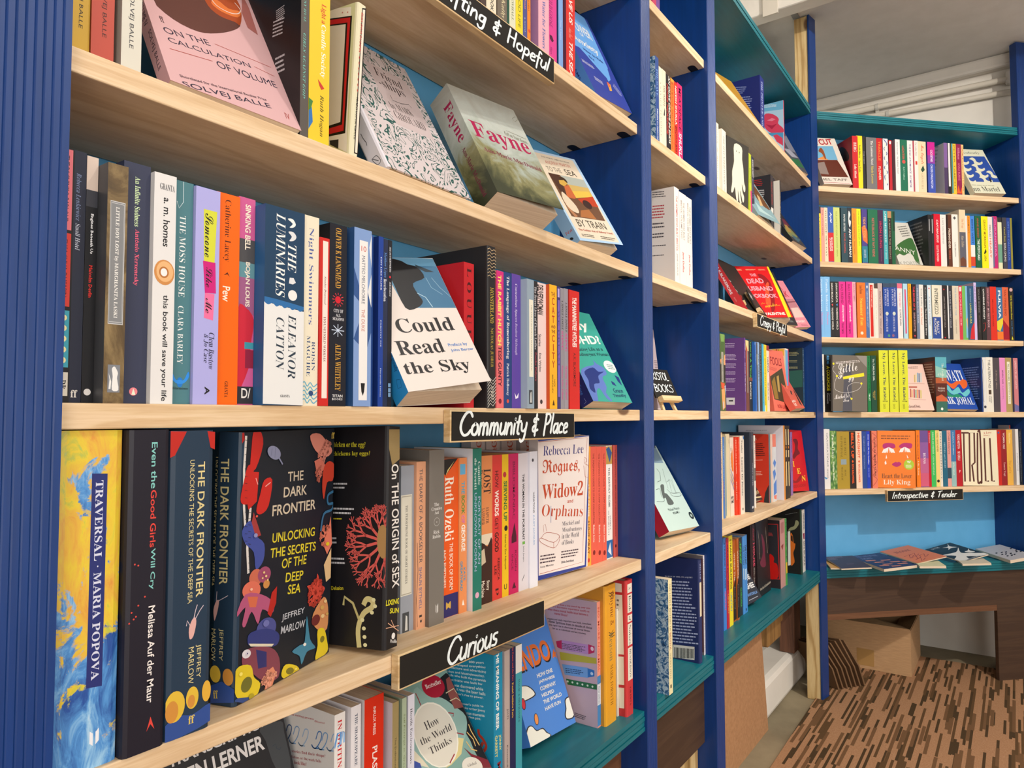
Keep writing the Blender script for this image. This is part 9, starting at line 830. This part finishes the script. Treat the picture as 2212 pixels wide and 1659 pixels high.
('L','pale grey pamphlet with small dark symbols, rightmost on the teal board',17,(11.6,102.7,168.6),(3.1511,-.5379,.4448),(68.77,-81.01,152.11),('d8d0bc','b4b4ba','d8d0bc'),{},{'f':[('p','2c3038',[20,93.2,29.4,95,21.8,84.1,13.7,83.1]),('p','2c3038',[40,91.2,49.4,93,41.7,82.1,33.6,81.1]),('p','2c3038',[53.7,86.9,63.1,88.7,55.4,77.8,47.2,76.9]),('p','2c3038',[38,68.7,47.3,70.5,39.7,59.8,31.6,58.9]),('p','2c3038',[54.7,65.6,64,67.4,56.4,56.7,48.3,55.8]),('p','2c3038',[26.7,48.2,35.9,49.9,28.4,39.4,20.4,38.4]),('p','2c3038',[42.7,47,51.9,48.7,44.4,38.2,36.4,37.3]),('p','2c3038',[94.6,111.5,104.1,113.4,96.2,102.3,87.9,101.3]),('p','2c3038',[94.9,86.9,104.3,88.7,96.5,77.8,88.2,76.8]),('p','2c3038',[84.7,72.8,94,74.6,86.3,63.8,78.1,62.9]),('p','2c3038',[55.6,49.4,64.8,51.2,57.2,40.6,49.2,39.7]),('p','2c3038',[98.3,68.6,107.6,70.4,99.8,59.6,91.6,58.7]),('p','2c3038',[24.1,70,33.3,71.8,25.8,61.1,17.7,60.1])]},0),
]
for (kind, label, g, dims, pos, eul, cols, mats, faces, op) in BOOKS:
    book({'P': 'paperback_book', 'H': 'hardback_book', 'L': 'pamphlet'}[kind], label, GR[g], dims, pos, eul, cols, mats, faces, op)
# ------------------------------------------------------------------ small things
# handwriting: each letter as strokes on a grid (baseline 0, capital height 1)
HW = {'C': (.75, [[(.72, .82), (.55, 1.0), (.3, .95), (.08, .6), (.08, .25), (.3, 0), (.55, .03), (.72, .2)]]),
 'o': (.5, [[(.25, .5), (.06, .35), (.08, .08), (.28, 0), (.42, .18), (.38, .42), (.22, .5)]]), 'm': (.72, [[(.05, 0), (.1, .5)], [(.08, .35), (.25, .52), (.33, .35), (.33, 0)], [(.33, .35), (.48, .52), (.58, .35), (.6, 0)]]),
 'u': (.5, [[(.08, .5), (.06, .12), (.22, 0), (.4, .2)], [(.42, .52), (.4, 0)]]), 'n': (.5, [[(.06, 0), (.1, .5)], [(.08, .32), (.28, .52), (.38, .35), (.4, 0)]]),
 'i': (.22, [[(.1, .48), (.08, 0)], [(.12, .68), (.13, .72)]]), 't': (.36, [[(.2, .85), (.14, .1), (.28, 0)], [(.02, .55), (.34, .6)]]), 'y': (.5, [[(.06, .5), (.1, .2), (.25, .12), (.4, .25)], [(.45, .52), (.36, -.2), (.15, -.38), (.05, -.28)]]),
 '&': (.6, [[(.32, .95), (.3, -.1)], [(.48, .7), (.22, .75), (.12, .6), (.35, .48), (.1, .3), (.15, .1), (.5, .18)]]), 'P': (.6, [[(.15, 1.0), (.08, -.1)], [(.1, .95), (.4, .98), (.52, .75), (.35, .5), (.12, .45)]]),
 'l': (.22, [[(.14, 1.0), (.06, .02)]]), 'a': (.5, [[(.38, .48), (.15, .45), (.06, .15), (.2, 0), (.38, .2)], [(.42, .5), (.4, .05), (.48, 0)]]), 'c': (.44, [[(.38, .42), (.22, .5), (.06, .28), (.12, .03), (.38, .05)]]),
 'e': (.46, [[(.08, .24), (.36, .32), (.34, .48), (.18, .48), (.06, .22), (.16, .0), (.4, .06)]]), 'r': (.38, [[(.08, 0), (.1, .5)], [(.09, .32), (.22, .5), (.36, .48)]]), 's': (.4, [[(.34, .5), (.12, .48), (.12, .3), (.32, .2), (.28, .02), (.05, .03)]]),
 'U': (.62, [[(.1, 1.0), (.06, .25), (.25, 0), (.48, .2), (.52, 1.0)]]), 'p': (.5, [[(.1, .5), (.05, -.4)], [(.08, .42), (.3, .52), (.42, .3), (.3, .05), (.08, .08)]]), 'f': (.36, [[(.34, .9), (.2, .95), (.16, .6), (.14, -.3)], [(.02, .5), (.3, .54)]]),
 'g': (.5, [[(.36, .5), (.12, .45), (.08, .15), (.3, .12), (.38, .4)], [(.42, .5), (.36, -.25), (.15, -.38), (.04, -.25)]]), 'H': (.66, [[(.1, 1.0), (.08, 0)], [(.52, 1.0), (.5, 0)], [(.08, .5), (.52, .52)]]),
 'I': (.3, [[(.18, 1.0), (.08, 0)]]), 'v': (.42, [[(.04, .5), (.16, 0), (.38, .52)]]), 'T': (.6, [[(.3, .95), (.22, 0)], [(.02, .88), (.58, 1.0)]]), 'd': (.5, [[(.36, .45), (.12, .42), (.06, .1), (.25, 0), (.38, .25)], [(.46, 1.0), (.38, 0)]]),
 'B': (.55, [[(.1, 1), (.08, 0)], [(.1, .98), (.4, .9), (.36, .6), (.1, .52), (.45, .45), (.42, .08), (.08, .02)]]), 'R': (.58, [[(.1, 1), (.08, 0)], [(.1, .98), (.42, .9), (.36, .58), (.1, .5), (.5, .02)]]), 'S': (.5, [[(.44, .9), (.2, 1), (.1, .75), (.38, .5), (.42, .15), (.2, 0), (.04, .12)]]),
 'O': (.6, [[(.3, 1), (.08, .75), (.06, .25), (.28, 0), (.5, .25), (.52, .75), (.3, 1)]]), 'L': (.5, [[(.1, 1), (.08, .02), (.45, 0)]]), 'K': (.56, [[(.1, 1), (.08, 0)], [(.48, 1), (.1, .5), (.5, 0)]]), ' ': (.4, [])}
def smooth(P):
    if len(P) < 3: return P
    out = []
    for i in range(len(P) - 1):
        p0, p1, p2, p3 = [Vector(P[max(0, min(len(P) - 1, i + k))]) for k in (-1, 0, 1, 2)]
        for t in (0, .25, .5, .75): out.append(tuple(0.5 * ((2 * p1) + (-p0 + p2) * t + (2 * p0 - 5 * p1 + 4 * p2 - p3) * t * t + (-p0 + 3 * p1 - 3 * p2 + p3) * t ** 3)))
    return out + [P[-1]]
def handwrite(mb, text, x, y, h, width, pen, mp, m, slant=0.18):
    """ribbons with round ends; text stretched to the given width"""
    tot = sum(HW[c][0] for c in text); sx = width / tot; cx = x; lift = 0
    for c in text:
        w, strokes = HW[c]
        for st in strokes:
            lift += 0.000012
            P = [Vector((cx + (px + (py * slant)) * sx, y + py * h)) for px, py in smooth(st)]; L = []; Rr = []
            for i in range(len(P)):
                d = P[min(i + 1, len(P) - 1)] - P[max(i - 1, 0)]
                d = d.normalized() if d.length > 1e-9 else Vector((1, 0)); n = Vector((-d.y, d.x)); ww = pen / 2 * (0.8 + 0.35 * abs(d.y))
                L.append(P[i] + n * ww); Rr.append(P[i] - n * ww)
            ends = lambda p, d0: [p + Vector((math.cos(d0 + a), math.sin(d0 + a))) * pen * 0.48 for a in [2 * math.pi * k / 10 for k in range(10)]]
            vs = []; fs = []
            for a, b_ in zip(L, Rr): vs += [a, b_]
            for i in range(len(P) - 1): fs.append((2 * i, 2 * i + 1, 2 * i + 3, 2 * i + 2))
            mb.add([mp(v.x, v.y, lift) for v in vs], fs, m)
            for p in (P[0], P[-1]): mb.add([mp(v.x, v.y, lift + 0.000006) for v in ends(p, 0)], [tuple(range(10))], m)
        cx += w * sx
M['chalk'] = mat('e4ecec', 0.8); M['board'] = mat('1a1713', 0.75); M['ply'] = pine('sign_ply', 'e0c79c', 'd8bb8c', 'c9a878', 'X', knots=False, seed=8)
def sign(label, text, x0, x1, z0, z1, tx0, tx1, hh, parent_loc=(0, 0, 0), rz=0.0, tilt=0.0, pen=0.0036, th=0.011, base=None, slant=0.2, y=0.0):
    w = x1 - x0; h = z1 - z0
    ux = Vector((math.cos(rz), math.sin(rz), 0)); uy = Vector((-math.sin(rz), math.cos(rz), 0))
    loc = Vector(parent_loc) + ux * x0 + uy * (y - 0.0004) + Vector((0, 0, z0))
    r = empty('chalkboard_sign', loc, (0, 0, rz)); r.rotation_euler = Euler((0, tilt, rz)); tag(r, label, 'sign', 'chalkboard section signs')
    mb = MB(); mb.box(0, -th, 0, w, 0, h, M['ply']); mb.build('backing_board', r, bevel=0.0008)
    mb = MB(); bw = 0.0022; mb.box(bw, -th - 0.0006, bw, w - bw, -th + 0.0002, h - bw, M['board']); mb.build('chalkboard_panel', r)
    mb = MB(); handwrite(mb, text, tx0 - x0, base if base is not None else h * 0.28, hh, tx1 - tx0, pen, lambda u, v, l: (u, -th - 0.0008 - l, v), M['chalk'], slant); mb.build('handwriting', r)
sign('black chalkboard strip reading Community & Place on the front of the nearest bookcase', 'Community & Place', 0.649, 0.944, 0.952, 0.992, 0.664, 0.921, 0.0285, tilt=R(0.5), base=0.009, pen=0.004)
sign('black chalkboard strip reading Curious on a lower shelf of the nearest bookcase', 'Curious', 0.563, 0.857, 0.683, 0.722, 0.642, 0.742, 0.029, tilt=R(0.1), base=0.005, pen=0.0036)
sign('black chalkboard strip reading Uplifting & Hopeful on the highest visible shelf edge', 'Uplifting & Hopeful', 0.594, 0.890, 1.489, 1.529, 0.60, 0.872, 0.022, base=0.012, pen=0.0034)
sign('small far chalkboard strip reading Creepy & Playful on the third bookcase', 'Creepy & Playful', 1.905, 2.21, 1.221, 1.259, 1.93, 2.185, 0.025, base=0.009)
sign('chalkboard strip reading Introspective & Tender on the far angled bookcase', 'Introspective & Tender', 0.244, 0.557, 0.673, 0.714, 0.262, 0.527, 0.022, tuple(O4), A4, base=0.012, tilt=R(-0.2), pen=0.003)
# pipes, clips and plates
M['pipe'] = mat('cfc8bb', 0.45)
def pipe(label, path, r, rings=()):
    o = MB(); o.tube(path, r, M['pipe'], 14); ob = o.build('pipe', smooth=True); tag(ob, label, 'pipe')
    for p in rings:
        mb = MB(); mb.tube([(p[0], p[1] - 0.006, p[2]), (p[0], p[1] + 0.006, p[2])], r + 0.003, mat('bdb9b0', 0.3), 14); mb.box(p[0] + 0.004, p[1] - 0.007, p[2] - r - 0.022, p[0] + r + 0.001, p[1] + 0.007, p[2] - r + 0.004, mat('bdb9b0', 0.3)); mb.build('pipe_clip', ob)
pipe('upper white pipe running along the end wall above the far bookcase', [(3.386, 0.19, 2.372), (3.386, 0.11, 2.362), (3.386, 0.02, 2.335), (3.386, -0.05, 2.333), (3.386, -0.3, 2.33), (3.386, -1.895, 2.29)], 0.0125, [(3.386, -0.11, 2.332)])
pipe('lower white pipe running along the end wall above the far bookcase', [(3.392, 0.19, 2.31), (3.392, 0.0, 2.306), (3.392, -0.15, 2.294), (3.392, -0.6, 2.272), (3.392, -1.895, 2.205)], 0.0115, [(3.392, -0.15, 2.294)])
pipe('white pipe running along the left wall behind the top of the bookcases', [(0.2, 0.186, 2.36), (2.4, 0.186, 2.36), (3.35, 0.186, 2.36)], 0.014)
mb = MB(); mb.box(3.372, -0.70, 2.30, 3.409, -0.57, 2.36, M['white']); mb.build('junction_cover', bevel=0.012); tag(bpy.data.objects['junction_cover'], 'white rounded cover plate at the right end of the pipes', 'cover plate')
mb = MB(); mb.box(2.412, 0.05, 2.35, 2.4195, 0.10, 2.62, M['pipe'])
for z in (2.47, 2.53): mb.tube([(2.4115, 0.075, z), (2.4125, 0.075, z)], 0.006, mat('6b5a30', 0.3), 10)
o = mb.build('beam_plate', bevel=0.002); tag(o, 'white metal plate with two screws fixed to the ceiling beam', 'metal plate')
# cardboard box and folded cartons
m, nt, bs = nodes('cardboard'); n = noise(nt, coords(nt, (30, 30, 300)), 1.0, 3); rr = ramp(nt, [(0.3, 'ab8660'), (0.7, 'bc966c')]); nt.links.new(n.outputs['Fac'], rr.inputs[0]); nt.links.new(rr.outputs[0], bs.inputs['Base Color']); bs.inputs['Roughness'].default_value = 0.75
M['card'] = m; M['card2'] = mat('70543a', 0.8); M['tape'] = mat('a8824f', 0.3)
r = empty('cardboard_box', (3.03, -0.226, 0.0075)); tag(r, 'open brown cardboard box on the carpet under the far bookcase', 'cardboard box')
W_, D_, H_ = 0.30, 0.30, 0.172; mb = MB(); t = 0.004
mb.box(0, 0, 0, W_, D_, t, M['card']); mb.box(0, 0, t, t, D_, H_, M['card']); mb.box(W_ - t, 0, t, W_, D_, H_ - 0.002, M['card']); mb.box(t, 0, t, W_ - t, t, H_ - 0.004, M['card']); mb.box(t, D_ - t, t, W_ - t, D_, H_ - 0.004, M['card']); mb.build('box_body', r)
def flap(pts, name='flap'):
    mb = MB(); up = Vector((0, 0, 0.003)); P = [Vector(p) for p in pts]
    mb.add([tuple(p) for p in P] + [tuple(p + up) for p in P], [(0, 3, 2, 1), (4, 5, 6, 7), (0, 1, 5, 4), (1, 2, 6, 5), (2, 3, 7, 6), (3, 0, 4, 7)], M['card']); mb.build(name, r)
flap([(0.0, 0.003, H_), (0.0, D_ - 0.003, H_), (0.13, D_ - 0.02, H_ + 0.012), (0.13, 0.01, H_ - 0.03)])
flap([(W_, 0.003, H_), (0.19, 0.012, H_ + 0.012), (0.19, D_ - 0.01, H_ + 0.02), (W_, D_ - 0.003, H_)])
flap([(0.004, 0.001, H_ - 0.001), (W_ - 0.004, 0.001, H_ - 0.001), (W_ - 0.01, 0.07, H_ - 0.035), (0.01, 0.07, H_ - 0.045)])
mb = MB(); mb.box(-0.0006, 0.125, 0.012, -0.0001, 0.185, 0.075, M['tape']); mb.build('tape', r)
for i in range(7):        # flattened cartons leaning on the post
    mb = MB(); a = 0.012 * i; x = 2.745 + 0.0155 * i; y0 = -0.03 - 0.0115 * i
    top = [(x - 0.085 + 0.004 * i, y0 + 0.055, 0.175 + 0.004 * (i % 3)), (x - 0.02, y0 + 0.16, 0.165)]
    bt = [(x, y0, 0.0078), (x + 0.055, y0 + 0.105, 0.0078)]
    md = [(x - 0.028 - 0.004 * (i % 2), y0 + 0.014, 0.085), (x + 0.03, y0 + 0.12, 0.085)]
    nrm = Vector((0.0028, -0.0016, 0)); vs = []
    for p in (bt[0], bt[1], md[1], md[0], top[1], top[0]): vs += [tuple(Vector(p) - nrm), tuple(Vector(p) + nrm)]
    mb.add(vs, [(0, 2, 4, 6), (1, 7, 5, 3), (6, 4, 8, 10), (7, 11, 9, 5), (0, 1, 3, 2), (2, 3, 5, 4), (4, 5, 9, 8), (8, 9, 11, 10), (10, 11, 7, 6), (6, 7, 1, 0)], M['card2'])
    o = mb.build('folded_carton'); tag(o, ['flattened brown carton at the back of the leaning stack, nearest the blue post', 'flattened carton, second from the blue post in the leaning stack', 'flattened carton, third from the blue post in the leaning stack', 'flattened carton in the middle of the leaning stack', 'flattened carton, third from the box side of the leaning stack', 'flattened carton next to the outermost one of the leaning stack', 'outermost flattened carton of the leaning stack, facing the cardboard box'][i], 'cardboard', 'flattened cartons beside the cardboard box')
# easels
def easel(label, loc, rz, w, h, lines, pen=0.0022):
    r = empty('tabletop_easel', loc, (0, 0, rz)); tag(r, label, 'easel sign', 'little easel signs')
    lean = R(24); B = lambda u, v, l=0: (u, v * math.sin(lean) - l * math.cos(lean) , v * math.cos(lean) + l * math.sin(lean))
    def bar(name, a, b_, wd, dp):
        mb = MB(); P = [Vector(a), Vector(b_)]; d = (P[1] - P[0]).normalized(); sd = Vector((1, 0, 0)) if abs(d.x) < 0.7 else Vector((0, math.sin(lean), math.cos(lean))); nn = d.cross(sd).normalized()
        vs = [p + s * sd * wd / 2 + q_ * nn * dp / 2 for p in P for s, q_ in ((-1, -1), (1, -1), (1, 1), (-1, 1))]
        mb.add([tuple(v) for v in vs], [(3, 2, 1, 0), (4, 5, 6, 7), (0, 1, 5, 4), (1, 2, 6, 5), (2, 3, 7, 6), (3, 0, 4, 7)], M['ply']); mb.build(name, r, bevel=0.0006)
    z0 = 0.03
    mb = MB(); P = [B(-w / 2, z0, 0), B(w / 2, z0, 0), B(w / 2, z0 + h, 0), B(-w / 2, z0 + h, 0), B(-w / 2, z0, -0.003), B(w / 2, z0, -0.003), B(w / 2, z0 + h, -0.003), B(-w / 2, z0 + h, -0.003)]
    mb.add(P, [(0, 1, 2, 3), (7, 6, 5, 4), (1, 5, 6, 2), (3, 2, 6, 7), (0, 3, 7, 4), (0, 4, 5, 1)], M['board']); mb.build('chalkboard_panel', r)
    mb = MB()
    for i, t in enumerate(lines): handwrite(mb, t, -w / 2 + w * 0.06, z0 + h * (0.62 - 0.42 * i), h * 0.26, w * 0.82, pen, lambda u, v, l: B(u, v, 0.0004 + l), M['chalk'], 0.1)
    mb.build('handwriting', r)
    for s in (-1, 1): bar('leg', B(s * w * 0.27, 0.002, -0.008), B(s * w * 0.12, z0 + h * 1.02, -0.008), 0.009, 0.006)
    bar('leg', (0, h * 0.55 + 0.02, 0.002), B(0, z0 + h * 0.9, -0.014), 0.008, 0.005)
    bar('ledge', B(-w * 0.42, z0 - 0.005, 0.004), B(w * 0.42, z0 - 0.005, 0.004), 0.012, 0.012)
easel('little pine easel with a black board reading Bristol Books in the narrow column', (1.44, 0.034, SHZ[4] + 0.0005), R(-4), 0.105, 0.07, ['BRISTOL', 'BOOKS'])
easel('little pine easel with a black board in front of the red thriller', (2.095, 0.028, SHZ[3] + 0.0005), R(10), 0.10, 0.062, ['HORROR'])
